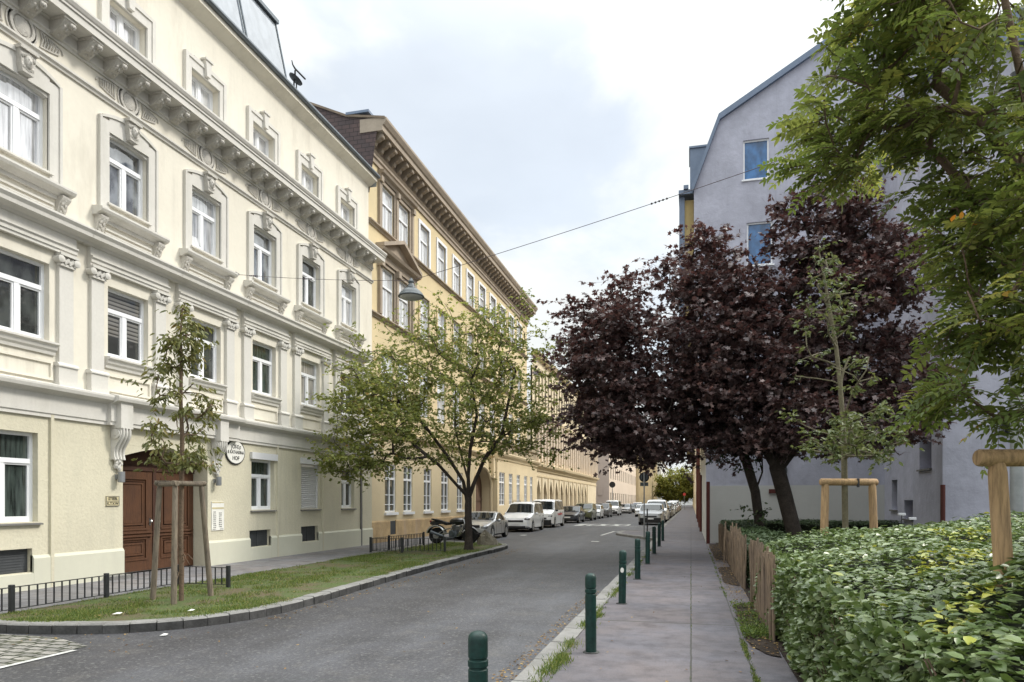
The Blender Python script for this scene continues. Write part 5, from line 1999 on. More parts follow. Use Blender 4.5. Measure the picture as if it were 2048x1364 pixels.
def cluster_leaves(r, tips, n, spread, size, aspect, up=0.6, droop=0.2, flat=0.6, wood_=None, per=9, rad=0.0028, tdirs=None):
    """leaves set along short twigs that spread from each tip"""
    k = len(tips)
    nn_ = np.broadcast_to(np.asarray(n, float), (k,))
    tw = np.maximum(2, np.round(nn_ / per)).astype(int)
    ti = np.repeat(np.arange(k), tw)
    off = r.normal(size=(len(ti), 3)) * spread * np.array([1, 1, flat]) * 1.25
    if tdirs is not None:
        off += tdirs[ti] * spread * 0.8
    base = tips[ti]
    bend = r.normal(size=(len(ti), 3)) * spread * 0.12
    if wood_ is not None:
        for q in range(len(ti)):
            wood_.tube([base[q], base[q] + off[q] * 0.5 + bend[q], base[q] + off[q]], [rad, rad * 0.8, rad * 0.5], 3, cap=False)
    li = np.repeat(np.arange(len(ti)), r.poisson(per, len(ti)))
    N_ = len(li)
    u = r.random(N_) ** 0.75 * 1.05
    P = base[li] + off[li] * u[:, None] + bend[li] * (4 * u * (1 - u))[:, None] + r.normal(size=(N_, 3)) * size * 0.16
    td = norm_rows(off[li])
    D = r.normal(size=(N_, 3)) * 0.8 + td * 0.8
    D[:, 2] = D[:, 2] * 0.45 - droop
    Nn = r.normal(size=(N_, 3)) * 0.55
    Nn[:, 2] += up
    L_ = size * r.uniform(0.6, 1.25, N_)
    hue = r.random(k) * 0.30
    rnd = np.clip(hue[ti[li]] + r.random(N_) * 0.70, 0, 1)
    return P, D, Nn, L_, L_ * aspect, rnd


# multi-stemmed green tree on the lawn
r = np.random.default_rng(21)
bx, by = -7.55, 23.4
T = Tree(r)
st = T.trunk([(bx, by, -0.05), (bx + 0.01, by, 0.5), (bx - 0.02, by, 1.1), (bx - 0.02, by, 1.55), (bx + 0.0, by, 1.85)])
T.trunk([(bx - 0.18, by - 0.05, 2.4), (bx - 0.65, by - 0.2, 3.2), (bx - 1.25, by - 0.5, 4.1), (bx - 1.9, by - 0.8, 5.0)], st[3])
T.trunk([(bx - 0.10, by + 0.2, 2.5), (bx - 0.45, by + 0.5, 3.4), (bx - 0.75, by + 0.7, 4.4), (bx - 0.8, by + 0.9, 5.6)], st[4])
T.trunk([(bx + 0.22, by, 2.4), (bx + 0.55, by + 0.1, 3.2), (bx + 1.15, by + 0.2, 4.0), (bx + 1.35, by + 0.2, 5.0), (bx + 1.65, by + 0.2, 6.3)], st[4])
T.trunk([(bx + 0.08, by - 0.3, 2.6), (bx + 0.25, by - 0.6, 3.5), (bx + 0.55, by - 0.8, 4.6), (bx + 0.35, by - 0.9, 5.8)], st[4])
T.trunk([(bx - 0.30, by - 0.35, 2.25), (bx - 0.75, by - 1.0, 2.95), (bx - 1.35, by - 1.8, 3.6)], st[4])
ells = [((-8.2, 23.0, 5.6), (3.3, 3.0, 2.6), 8), ((-9.9, 20.6, 4.3), (1.6, 1.9, 1.8), 3.6), ((-10.4, 20.2, 3.0), (1.0, 1.4, 0.6), 1.2), ((-5.8, 23.3, 5.5), (2.0, 2.0, 2.3), 3.4), ((-6.3, 23.5, 7.6), (1.4, 1.6, 1.3), 1.5), ((-9.4, 22.3, 6.9), (2.1, 1.8, 1.6), 2.2), ((-7.6, 22.6, 7.6), (1.8, 1.8, 1.2), 1.6), ((-8.0, 22.8, 3.6), (2.4, 2.2, 0.9), 1.6), ((-5.0, 23.3, 4.0), (1.0, 1.2, 1.1), 1.0)]
tips = ell_points(r, ells, 470, 0.22)
tips = tips[(tips[:, 0] > -11.6) & (tips[:, 2] > 2.5)]
T.grow(tips, 0.4, down=0.9, min_node=6)
wood_ = T.wood(0.130, k=1.95, rmin=0.0045)
root = thing('lawn_tree', 'wide multi-stemmed tree with loose olive green crown on the lawn by the boulder', 'tree', (bx, by, 0))
# flare of the trunk foot
wood_.tube([(bx, by, -0.06), (bx, by, 0.10), (bx, by, 0.45)], [0.21, 0.16, 0.132], 10, cap=False)
dens = np.where(tips[:, 2] > 7.4, 36, np.where(tips[:, 2] > 6.0, 48, np.where(tips[:, 0] < -8.9, 88, 64)))
P = cluster_leaves(r, tips, dens, 0.36, 0.125, 0.62, up=0.7, droop=0.35, wood_=wood_)
wood_.build('trunk', 'bark_dark', root, 60)
keep = P[0][:, 0] > -11.9
P = [a[keep] for a in P]
link('crown', leaf_mesh('crown', *P[:5], T4, P[5], 'leaf_olive'), root)

# purple-leaved trees in the yard
def purple(bx, by, stems, ells, n, R0, label, seed, leaves):
    r = np.random.default_rng(seed)
    T = Tree(r)
    ids = T.trunk(stems[0])
    for s_ in stems[1:]:
        T.trunk(s_[1], ids[s_[0]])
    tips = ell_points(r, ells, n, 0.3)
    tips = tips[tips[:, 2] > 2.75]
    tips = tips[tips[:, 1] < 29.0]
    T.grow(tips, 0.5, down=0.7, min_node=len(ids) - 1, curve=0.35)
    wd = T.wood(R0, k=2.2, rmin=0.007)
    root = thing('purple_maple', label, 'tree', (bx, by, 0), 0, 'purple-leaved trees in the yard')
    P = cluster_leaves(r, tips, leaves, 0.40, 0.150, 0.85, up=0.8, droop=0.35, flat=0.45, wood_=wd, rad=0.0035)
    wd.build('trunk', 'bark_dark', root, 60)
    keep = P[0][:, 1] < 29.5
    P = [a[keep] for a in P]
    link('crown', leaf_mesh('crown', *P[:5], TM, P[5], 'leaf_purple'), root)
    if seed == 31:                       # green suckers low on the slim trunk
        sp_ = np.array([(1.5, 22.0, 3.0), (1.15, 21.8, 3.2), (0.95, 21.7, 2.9), (1.3, 22.0, 3.5), (0.75, 21.8, 3.3), (1.7, 22.1, 2.7), (1.0, 21.9, 3.7), (2.2, 22.4, 1.15), (1.9, 22.3, 1.0), (2.05, 22.4, 1.4)])
        P = cluster_leaves(r, sp_, 60, 0.24, 0.115, 0.7, up=0.8, droop=0.35)
        link('foliage', leaf_mesh('foliage', *P[:5], T6, P[5], 'leaf_hedge_dark'), root)
    return root


purple(2.05, 22.6, [[(2.05, 22.6, -.05), (2.03, 22.6, 1.0), (1.9, 22.55, 2.0), (1.55, 22.4, 3.2), (1.1, 22.3, 4.4), (0.6, 22.2, 5.8), (0.3, 22.2, 7.4)],
                    (2, [(2.12, 22.7, 2.6), (2.1, 22.8, 4.0), (1.8, 22.9, 5.5)]), (4, [(-0.1, 22.1, 4.9), (-1.6, 22.0, 5.3), (-2.7, 22.0, 5.8)])],
       [((-1.1, 22.2, 6.5), (3.0, 2.8, 2.7), 10), ((-2.6, 22.0, 5.6), (1.6, 2.0, 1.7), 3), ((0.4, 22.3, 8.9), (1.0, 1.5, 1.2), 2.0), ((-2.9, 22.0, 7.0), (1.2, 1.6, 1.1), 1.6), ((-1.2, 22.0, 4.3), (2.7, 2.6, 1.15), 5), ((1.2, 21.5, 5.6), (1.6, 2.0, 1.9), 4), ((-0.6, 21.6, 3.4), (2.2, 1.7, 0.5), 2.6), ((-2.4, 21.8, 3.7), (1.2, 1.5, 0.6), 1.2)],
       470, 0.14, 'spreading purple-leaved tree leaning over the pavement, the slimmer trunk of the two', 31, 92)
purple(2.95, 21.6, [[(2.98, 21.6, -.05), (2.86, 21.6, 0.9), (2.62, 21.6, 1.9), (2.42, 21.65, 2.7), (2.35, 21.7, 3.4), (2.3, 21.8, 4.6), (2.5, 21.9, 6.2), (2.9, 22.0, 8.0)],
                    (3, [(2.9, 21.6, 3.3), (3.5, 21.7, 4.2), (4.2, 21.8, 5.6), (4.6, 21.9, 7.6)]), (3, [(1.9, 21.5, 3.6), (1.2, 21.3, 4.8), (0.9, 21.2, 6.0)])],
       [((4.35, 22.0, 7.0), (2.0, 2.6, 3.0), 9), ((3.7, 22.0, 9.9), (1.5, 1.6, 1.35), 3.2), ((5.2, 22.0, 8.4), (1.3, 1.6, 1.3), 2.2), ((5.3, 21.8, 5.0), (1.4, 2.0, 1.7), 3), ((2.1, 21.7, 5.9), (1.7, 2.2, 1.7), 4.4), ((1.65, 22.0, 7.6), (1.35, 1.6, 1.3), 2.4), ((3.6, 21.0, 4.2), (2.2, 2.2, 0.95), 3.2), ((3.7, 20.7, 3.45), (2.1, 1.7, 0.5), 2.2), ((1.7, 20.9, 3.5), (1.2, 1.3, 0.5), 1.3)],
       500, 0.215, 'tall purple-leaved tree with the thick leaning trunk, nearer the grey wall', 32, 92)

# young leafy sapling between three grey stakes on the lawn
r = np.random.default_rng(11)
bx, by = -8.44, 10.19
root = thing('young_tree', 'slim young tree with drooping olive leaves tied between three grey stakes', 'tree', (bx, by, 0))
T = Tree(r)
ids = T.trunk([(bx, by, -0.03), (bx + 0.005, by, 0.5), (bx - 0.01, by, 1.0), (bx + 0.0, by, 1.6), (bx + 0.01, by, 2.2), (bx + 0.02, by, 2.8), (bx - 0.01, by, 3.4), (bx + 0.0, by, 4.0), (bx - 0.01, by, 4.55), (bx + 0.02, by, 5.0)])
tips = []
for k in range(82):
    z = r.uniform(2.25, 5.05)
    q = (z - 2.1) / 3.0
    rad = (0.70 * (1 - q) ** 0.55 + 0.06) * r.uniform(0.35, 1.0)
    if z < 2.7:
        rad *= 0.8
    a = r.uniform(0, 2 * math.pi)
    tips.append((bx + rad * math.cos(a), by + rad * math.sin(a), z))
tips = np.array(tips)
T.grow(tips, 0.18, down=2.0, min_node=4, curve=0.35, jit=0.03)
wd = T.wood(0.040, k=2.6, rmin=0.004)
for k in range(10):                       # small shoots at the foot of the stem
    a = r.uniform(0, 6.28)
    z = r.uniform(0.35, 0.95)
    wd.tube([(bx, by, z), (bx + 0.12 * math.cos(a), by + 0.12 * math.sin(a), z + 0.06), (bx + 0.2 * math.cos(a), by + 0.2 * math.sin(a), z - 0.03)], 0.006, 4)
wd.build('trunk', 'bark_brown', root, 60)
P = cluster_leaves(r, tips, 27, 0.115, 0.118, 0.40, up=0.35, droop=0.9, flat=1.0, per=5)
link('crown', leaf_mesh('crown', *P[:5], T6, P[5], 'leaf_cherry'), root)


def stake_frame(name, label, feet, tops, rad, mat, bar_rad, loc, ext=0.08, group=None, tie=None):
    t = thing(name, label, 'tree stakes', loc, 0, group)
    for f, tp in zip(feet, tops):
        m = MB()
        f, tp = np.array(f), np.array(tp)
        pts = [f + (tp - f) * q for q in (0, 0.3, 0.6, 0.97, 1.0)]
        m.tube(pts, [rad * 1.06, rad * 1.02, rad * 0.98, rad * 0.95, rad * 0.8], 14)
        m.build('stake', mat, t, 50)
    n = len(tops)
    prs = [(0, 1)] if n == 2 else [(0, 1), (1, 2), (2, 0)]
    for k, (i, j) in enumerate(prs):
        a, b = np.array(tops[i], float), np.array(tops[j], float)
        d = unit(b - a)
        a2, b2 = a - d * ext, b + d * ext
        dz = np.array([0, 0, bar_rad * 0.6 + 0.012 * k])
        m = MB()
        m.tube([a2 + dz, a2 + d * 0.01 + dz, (a2 + b2) / 2 + dz, b2 - d * 0.01 + dz, b2 + dz], [bar_rad * .85, bar_rad, bar_rad, bar_rad, bar_rad * .85], 12)
        m.build('crossbar', mat, t, 50)
    if tie is not None:
        m = MB()
        for (a, b) in tie:
            m.tube([a, b], 0.022, 6)
        m.build('tie_strap', 'black_iron', t)
    return t


stake_frame('tree_stakes', 'three weathered grey round stakes joined by bars round the slim young tree', [(-9.0, 10.17, 0), (-8.27, 9.81, 0), (-8.37, 10.86, 0)],
            [(-8.86, 10.17, 1.97), (-8.30, 9.88, 1.97), (-8.46, 10.72, 1.97)], 0.046, 'wood_stake_grey', 0.042, (-8.5, 10.2, 0))

# sapling and light wooden frame behind the hedge
r = np.random.default_rng(12)
bx, by = 2.42, 12.35
root = thing('young_tree', 'sparse young tree with upright bare twigs held by a pale two-post frame', 'tree', (bx, by, 0))
T = Tree(r)
ids = T.trunk([(bx, by, -0.03), (bx, by, 0.6), (bx + 0.01, by, 1.2), (bx, by, 1.8), (bx - 0.01, by, 2.4), (bx - 0.03, by, 3.0), (bx - 0.07, by, 3.6), (bx - 0.13, by, 4.2), (bx - 0.22, by, 4.8), (bx - 0.32, by, 5.4), (bx - 0.40, by, 5.85)])
tips = []
for k in range(92):
    z = 2.35 + 3.5 * r.random() ** 1.25
    q = (z - 2.3) / 3.55
    rad = (0.95 * (1 - q) ** 0.7 + 0.06) * r.uniform(0.4, 1.0)
    a = r.uniform(0, 2 * math.pi)
    tips.append((bx - 0.40 * q ** 1.6 + rad * math.cos(a), by + rad * math.sin(a), z))
tips = np.array(tips)
T.grow(tips, 0.25, down=3.2, min_node=4, curve=0.10, jit=0.015)
wd = T.wood(0.048, k=2.5, rmin=0.0045)
wd.build('trunk', 'bark_olive', root, 60)
dn = np.where(tips[:, 2] < 3.5, 34, np.where(tips[:, 2] < 4.4, 8, 16))
P = cluster_leaves(r, tips, dn * 1.3, 0.11, 0.085, 0.55, up=0.8, droop=0.3, flat=0.8, per=6)
link('crown', leaf_mesh('crown', *P[:5], T6, P[5], 'leaf_sapling'), root)
stake_frame('tree_stakes', 'pale wooden two-post frame holding the sparse young tree behind the hedge', [(2.06, 12.2, 0), (2.92, 12.5, 0)], [(2.10, 12.2, 1.98), (2.86, 12.5, 1.98)],
            0.062, 'wood_stake_light', 0.058, (2.42, 12.35, 0), tie=[((2.62, 12.36, 1.93), (2.62, 12.36, 2.07))])

# big foreground tree with feathered leaves at the right, trunk just outside the view
r = np.random.default_rng(41)
bx, by = 2.32, 4.95
root = thing('feather_leaved_tree', 'large near tree with feathered bright green leaves reaching in from the right', 'tree', (bx, by, 0))
T = Tree(r)
ids = T.trunk([(bx, by, -0.05), (bx, by, 0.8), (bx - 0.01, by, 1.5), (bx - 0.06, by, 2.1), (bx - 0.15, by, 2.55), (bx - 0.27, by, 2.9), (bx - 0.42, by, 3.25), (bx - 0.60, by + .02, 3.6), (bx - 0.80, by + 0.05, 3.92)])
T.trunk([(bx - 0.06, by + .1, 2.7), (bx - 0.12, by + .15, 3.3), (bx - 0.22, by + .18, 3.75), (bx - 0.45, by + .2, 4.1), (bx - 0.75, by + .22, 4.45)], ids[3])
T.trunk([(bx - 0.25, by + .2, 4.3), (bx - 0.36, by + .2, 4.9), (bx - 0.42, by + .2, 5.5)], ids[-1] + 3)
T.trunk([(bx + 0.15, by + 0.1, 2.9), (bx + 0.4, by + 0.2, 3.6), (bx + 0.6, by + 0.2, 4.3)], ids[3])
T.trunk([(bx - 0.30, by - 0.25, 2.55), (bx - 0.5, by - 0.4, 2.8)], ids[3])


def pxw(px, py, Y):
    """point on the plane at depth Y that the given photo pixel looks at; used for laying out sizes"""
    u = px - 1024
    C_, S_ = math.cos(math.atan2(358, 1400)), math.sin(math.atan2(358, 1400))
    s_ = Y / (C_ * 1400 + S_ * u)
    return np.array([s_ * (-S_ * 1400 + C_ * u), Y, 1.7 + s_ * (1003 - py)])


ells = [((1.38, 5.1, 4.40), (0.72, 1.0, 0.62), 9.0), ((0.84, 5.0, 4.10), (0.42, 0.7, 0.30), 3.2), ((1.28, 5.0, 4.90), (0.46, 0.9, 0.36), 4.2), ((1.66, 4.9, 5.0), (0.72, 1.2, 0.55), 4), ((1.82, 4.9, 3.75), (0.50, 0.9, 0.50), 4.2), ((1.86, 4.8, 3.15), (0.40, 0.7, 0.38), 3.4),
        ((1.98, 4.65, 2.70), (0.34, 0.6, 0.26), 2.6), ((2.02, 4.55, 2.30), (0.30, 0.55, 0.22), 2.2), ((1.64, 4.7, 2.78), (0.32, 0.6, 0.28), 2.2), ((1.52, 4.7, 2.30), (0.26, 0.5, 0.10), 0.9), ((1.74, 4.8, 3.30), (0.38, 0.7, 0.32), 2.4), ((2.05, 4.2, 1.75), (0.20, 0.3, 0.22), 0.7), ((2.8, 5.0, 4.2), (0.8, 1.3, 1.3), 5), ((2.3, 5.2, 5.7), (1.1, 1.3, 0.7), 4)]
tips = ell_points(r, ells, 390, 0.15)
tips = tips[tips[:, 0] > 0.66]
T.grow(tips, 0.22, down=0.5, min_node=4, curve=0.35, jit=0.04)
wd = T.wood(0.070, k=1.95, rmin=0.0032)
# compound leaves: a thin stalk with paired leaflets
Ps, Ds, Ns, Ls, Rs = [], [], [], [], []
pos = np.array(T.pos)
for ti, tip in zip(T.tip_ids, [T.pos[i] for i in T.tip_ids]):
    back = T.pos[T.par[ti]]
    bdir = unit(tip - back)
    nleaf = r.integers(4, 7)
    hue = r.random() * 0.35
    for k in range(nleaf):
        org = tip - bdir * r.uniform(0, 0.22)
        d = bdir * 0.6 + r.normal(size=3) * 0.55 + np.array([-0.25, 0, -0.18])
        d = unit(d * np.array([1, 1, 0.55]))
        ln = r.uniform(0.16, 0.27)
        nn = unit(np.array([0, 0, 1.0]) + r.normal(size=3) * 0.35)
        sd_ = unit(np.cross(d, nn))
        nn = np.cross(sd_, d)
        npair = int(ln / 0.030)
        end = org + d * ln + np.array([0, 0, -0.22 * ln])
        wd.tube([org, (org + end) / 2 + np.array([0, 0, 0.012]), end], [0.0028, 0.002, 0.0012], 3, cap=False)
        c = min(1, hue + r.random() * 0.55)
        for j in range(npair):
            q = 0.18 + 0.80 * j / max(1, npair - 1)
            p = org + d * ln * q + np.array([0, 0, -0.22 * ln * q * q + 0.012 * (1 - (2 * q - 1) ** 2)])
            for sg in (-1, 1):
                dd = unit(sd_ * sg + d * 0.45 + np.array([0, 0, -0.25]) + r.normal(size=3) * 0.10)
                Ps.append(p)
                Ds.append(dd)
                Ns.append(nn + r.normal(size=3) * 0.18)
                Ls.append(0.058 * (0.75 + 0.35 * math.sin(q * 2.6)) * r.uniform(0.85, 1.15))
                Rs.append(c + r.random() * 0.15)
        Ps.append(end)
        Ds.append(d + np.array([0, 0, -0.3]))
        Ns.append(nn)
        Ls.append(0.055)
        Rs.append(c)
wd.build('trunk', 'bark_brown', root, 60)
Ls = np.array(Ls)
link('crown', leaf_mesh('crown', np.array(Ps), np.array(Ds), np.array(Ns), Ls, Ls * 0.50, T6, np.array(Rs), 'leaf_robinia'), root)
stake_frame('tree_stakes', 'thick pale round stakes with a carved bar under the feathered leaves at the right edge', [(1.88, 4.78, 0), (2.68, 5.0, 0)], [(1.775, 4.78, 1.93), (2.62, 5.0, 1.93)],
            0.053, 'wood_stake_light', 0.052, (2.3, 4.9, 0), ext=0.12)

# far bushy tree at the end of the street
r = np.random.default_rng(51)
bx, by = -4.2, 205
root = thing('street_end_tree', 'bushy yellowish green tree closing the view at the far end of the street', 'tree', (bx, by, 0))
T = Tree(r)
ids = T.trunk([(bx, by, -0.1), (bx, by, 1.5), (bx, by, 3), (bx + .2, by, 5), (bx, by, 7)])
tips = ell_points(r, [((bx + .5, by, 6.6), (6.0, 5, 4.6), 6), ((bx - 2.2, by, 4.2), (3, 4, 2.2), 2), ((bx + 2.3, by, 4.4), (3, 4, 2.6), 2)], 170, 0.4)
tips = tips[tips[:, 2] > 1.6]
T.grow(tips, 1.0, min_node=1)
T.wood(0.35, rmin=0.03).build('trunk', 'bark_dark', root)
P = cluster_leaves(r, tips, 130, 0.8, 0.45, 0.75, up=0.6)
link('crown', leaf_mesh('crown', *P[:5], T4, P[5], 'leaf_far'), root)

# ------------------------------------------------------------------ hedges


def hedge(label, x0, x1, y0, y1, h, n_top, n_side, size, mat, seed, yellow=None, core=0.16, wav=0.05, tmpl=T8, faces=('top', 'left', 'front'), dens_y=None, rise=0.0):
    r = np.random.default_rng(seed)
    Ps, Ds, Ns, Ls, Rs = [], [], [], [], []

    def hh(x, y):
        return h + (np.clip(x - x0, 0, 1) * rise + np.clip(x - x0 - 1, 0, 9) * 0.09 + 0.34 * np.exp(-((x - 2.3) ** 2 + (y - 4.55) ** 2) / 0.34) if rise else 0) + wav * (np.sin(x * 2.3 + seed) * np.cos(y * 1.7) + 0.6 * np.sin(x * 5.1 + y * 4.3))

    def put(P, out, k):
        n = len(P)
        a = r.uniform(0, 2 * math.pi, n)
        if k == 'top':
            D = np.stack([np.cos(a), np.sin(a), r.uniform(-0.35, 0.35, n)], 1)
            Nn = np.stack([r.normal(0, .30, n), r.normal(0, .30, n), np.ones(n)], 1)
        else:
            o = np.array(out, float)
            D = r.normal(size=(n, 3)) * 0.6 + o * 0.55
            D[:, 2] += 0.15
            Nn = np.tile(o * 0.75, (n, 1)) + r.normal(size=(n, 3)) * 0.45
            Nn[:, 2] += 0.65
        Ps.append(P)
        Ds.append(D)
        Ns.append(Nn)
        L_ = size * np.where(r.random(n) < 0.35, r.uniform(0.40, 0.75, n), r.uniform(0.75, 1.3, n))
        Ls.append(L_)
        q = r.random(n) ** 1.1 * 0.62 + 0.11 * (1 + np.sin(P[:, 0] * 4.1 + 1.3 * np.sin(P[:, 1] * 2.3)) * np.sin(P[:, 1] * 3.3 + P[:, 2] * 5))
        q = np.clip(q, 0, 0.84)
        if yellow is not None:
            for (yx, yy, yr) in yellow:
                m_ = ((P[:, 0] - yx) ** 2 + ((P[:, 1] - yy) * 0.6) ** 2 < yr * yr) & (r.random(n) < 0.5)
                q[m_] = r.uniform(0.90, 1.0, m_.sum())
            m_ = r.random(n) < 0.006
            q[m_] = r.uniform(0.9, 1.0, m_.sum())
        Rs.append(q)
    n = n_top
    X = r.uniform(x0, x1, n)
    if dens_y is not None:
        Y = y0 + (y1 - y0) * r.random(n) ** dens_y
    else:
        Y = r.uniform(y0, y1, n)
    Z = hh(X, Y) - np.abs(r.normal(0, 0.075 if size < 0.074 else 0.045, n)) + (r.random(n) < 0.05) * r.uniform(0, 0.05, n)
    # round the shoulders off
    e = np.minimum(np.minimum(X - x0, 1.0), np.minimum(Y - y0, 1.0))
    Z -= np.clip(0.16 - e, 0, 1) ** 2 * 4
    put(np.stack([X, Y, Z], 1), (0, 0, 1), 'top')
    for f in faces[1:]:
        n = n_side
        if f == 'left':
            Y = y0 + (y1 - y0) * r.random(n) ** (dens_y or 1.0)
            Z = r.uniform(0.03, h, n)
            X = x0 + np.abs(r.normal(0, 0.05, n)) + wav * 0.8 * np.sin(Y * 3.1 + Z * 4) + np.clip(Z - h + 0.16, 0, 1) ** 2 * 3
            put(np.stack([X, Y, Z], 1), (-1, 0, 0), 'side')
        elif f == 'front':
            n = int(n_side * 0.4)
            X = r.uniform(x0, x1, n)
            Z = r.uniform(0.03, h, n)
            Y = y0 + np.abs(r.normal(0, 0.05, n))
            put(np.stack([X, Y, Z], 1), (0, -1, 0), 'side')
    P, D, Nn, L_, q = [np.concatenate(a) for a in (Ps, Ds, Ns, Ls, Rs)]
    t = thing('hedge', label, 'hedge', ((x0 + x1) / 2, (y0 + y1) / 2, 0))
    link('foliage', leaf_mesh('foliage', P, D, Nn, L_, L_ * r.uniform(0.56, 0.76, len(L_)), tmpl, q, mat), t)
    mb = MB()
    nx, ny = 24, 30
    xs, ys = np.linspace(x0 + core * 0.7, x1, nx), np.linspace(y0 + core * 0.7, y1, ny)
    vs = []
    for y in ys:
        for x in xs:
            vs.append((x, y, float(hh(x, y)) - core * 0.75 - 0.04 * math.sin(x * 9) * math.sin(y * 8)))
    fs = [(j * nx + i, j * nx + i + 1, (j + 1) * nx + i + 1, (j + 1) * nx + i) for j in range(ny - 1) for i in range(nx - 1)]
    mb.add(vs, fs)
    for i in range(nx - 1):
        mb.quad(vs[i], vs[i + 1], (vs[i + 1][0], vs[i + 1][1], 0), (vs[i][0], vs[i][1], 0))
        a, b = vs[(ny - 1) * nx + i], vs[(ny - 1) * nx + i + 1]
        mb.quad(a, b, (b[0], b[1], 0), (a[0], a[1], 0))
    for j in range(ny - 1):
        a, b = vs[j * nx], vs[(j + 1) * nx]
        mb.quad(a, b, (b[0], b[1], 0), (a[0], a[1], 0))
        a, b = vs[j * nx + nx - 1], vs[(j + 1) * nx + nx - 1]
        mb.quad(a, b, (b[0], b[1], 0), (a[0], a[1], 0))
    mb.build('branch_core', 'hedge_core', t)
    # twigs showing on the clipped left side
    mb = MB()
    for k in range(160):
        y = r.uniform(y0, y1)
        z = r.uniform(0.0, h * 0.7)
        mb.tube([(x0 + 0.14, y, z), (x0 + 0.05, y + r.normal() * 0.06, z + 0.16), (x0 + 0.0, y + r.normal() * 0.08, z + 0.30)], 0.005, 3, cap=False)
    mb.build('twigs', 'bark_brown', t)
    return t


hedge('long clipped hedge with glossy pale green leaves and yellow patches in the near right corner', 1.03, 6.2, 2.0, 11.6, 1.02, 46000, 13000, 0.076, 'leaf_hedge', 61,
      yellow=[(2.06, 6.25, 0.32), (1.39, 4.2, 0.13), (1.25, 3.95, 0.10), (1.55, 4.3, 0.12), (1.7, 7.6, 0.15), (2.9, 8.6, 0.3)], dens_y=1.35, rise=0.25)
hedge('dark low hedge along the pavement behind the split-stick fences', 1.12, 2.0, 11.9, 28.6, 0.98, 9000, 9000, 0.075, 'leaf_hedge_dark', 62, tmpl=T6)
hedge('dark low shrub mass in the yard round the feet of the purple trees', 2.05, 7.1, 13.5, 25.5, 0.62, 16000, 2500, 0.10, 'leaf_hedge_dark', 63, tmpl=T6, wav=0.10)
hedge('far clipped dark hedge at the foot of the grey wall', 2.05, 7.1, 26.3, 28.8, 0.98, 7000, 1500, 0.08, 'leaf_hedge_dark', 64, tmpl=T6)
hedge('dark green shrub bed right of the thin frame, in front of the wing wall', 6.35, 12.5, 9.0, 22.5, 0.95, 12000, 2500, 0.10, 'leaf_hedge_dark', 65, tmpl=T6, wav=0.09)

# ------------------------------------------------------------------ fences of split sticks


def stick_fence(label, p0, p1, n, h, seed):
    r = np.random.default_rng(seed)
    m = MB()
    for k in range(n):
        q = (k + 0.5) / n
        x = p0[0] + (p1[0] - p0[0]) * q + r.normal() * 0.012
        y = p0[1] + (p1[1] - p0[1]) * q + r.normal() * 0.015
        w_ = r.uniform(0.012, 0.024)
        hh = h + r.normal() * 0.06 - (0.12 if r.random() < 0.12 else 0)
        lean = r.normal(size=2) * np.array([0.025, 0.05])
        a = r.uniform(0, 3.14)
        pts = [(x, y, -0.04), (x + lean[0] * .5, y + lean[1] * .5, hh * .5), (x + lean[0], y + lean[1], hh)]
        m.tube(pts, [w_, w_ * .95, w_ * .8], 5)
    for z in (0.25, 0.75):
        m.tube([(p0[0] + .035, p0[1], z), (p1[0] + .035, p1[1], z)], 0.012, 5)
    o = m.build('stick_fence', 'wood_stick')
    return tag(o, label, 'fence', 'stick fences along the hedge')


stick_fence('nearest split-stick fence panel, against the glossy pale hedge', (0.97, 8.95), (0.985, 12.2), 84, 1.02, 1)
stick_fence('middle split-stick fence panel, leaning by the bare soil patch before the dark hedge', (1.0, 14.2), (0.99, 18.5), 96, 1.02, 2)
stick_fence('farthest split-stick fence panel, low beside the red downpipe', (1.02, 19.4), (1.02, 27.2), 150, 0.82, 3)
m = MB()
m.tube([(0.90, 20.3, -0.05), (0.905, 20.3, 0.6), (0.93, 20.32, 1.15)], [0.03, 0.028, 0.022], 7)
tag(m.build('wooden_stake', 'wood_stick'), 'single thin upright stake between the middle and the farthest stick fence', 'stake')

# ------------------------------------------------------------------ hanging street lamp, its wire and pole
LP = np.array([-6.33, 15.25, 6.86])
A1_ = np.array([X1, 17.0, 8.03])
P1_ = np.array([4.72, 12.0, 8.05])
t = thing('span_wire', 'thin dark cable across the street from the cream facade, carrying the hanging lamp', 'cable', tuple(LP))
m = MB()


def sagline(a, b, sag, n=14):
    return [a + (b - a) * (i / n) + np.array([0, 0, -sag * 4 * (i / n) * (1 - i / n)]) for i in range(n + 1)]


m.tube(sagline(A1_ + np.array([0.02, 0, 0]), LP, 0.05), 0.006, 4)
m.tube(sagline(P1_, LP, 0.08), 0.0065, 4)
m.build('cable', 'wire', t)
for q, s_, nm in ((0.12, 1, 'insulator'), (0.45, 1, 'insulator'), (0.48, -1, 'insulator')):
    a = (A1_ if s_ > 0 else P1_) + (LP - (A1_ if s_ > 0 else P1_)) * q
    d = unit(LP - (A1_ if s_ > 0 else P1_))
    sg = 0.05 if s_ > 0 else 0.08
    a = a + np.array([0, 0, -sg * 4 * q * (1 - q)])
    m = MB()
    for j in range(-2, 3):
        m.ellipsoid(tuple(a + d * 0.075 * j), (0.022, 0.022, 0.02), 7, 5)
    m.build(nm, 'wire', t)
m = MB()
m.lathe([(0.07, 0), (0.07, 0.03), (0.03, 0.05), (0.03, 0.10), (0.001, 0.11)], tuple(A1_), 10, 'x')
m.build('wall_anchor', 'black_iron', t)
lamp = thing('hanging_street_lamp', 'grey bell-shaped street lamp hanging on the wire before the pediment', 'street lamp', tuple(LP))
m = MB()
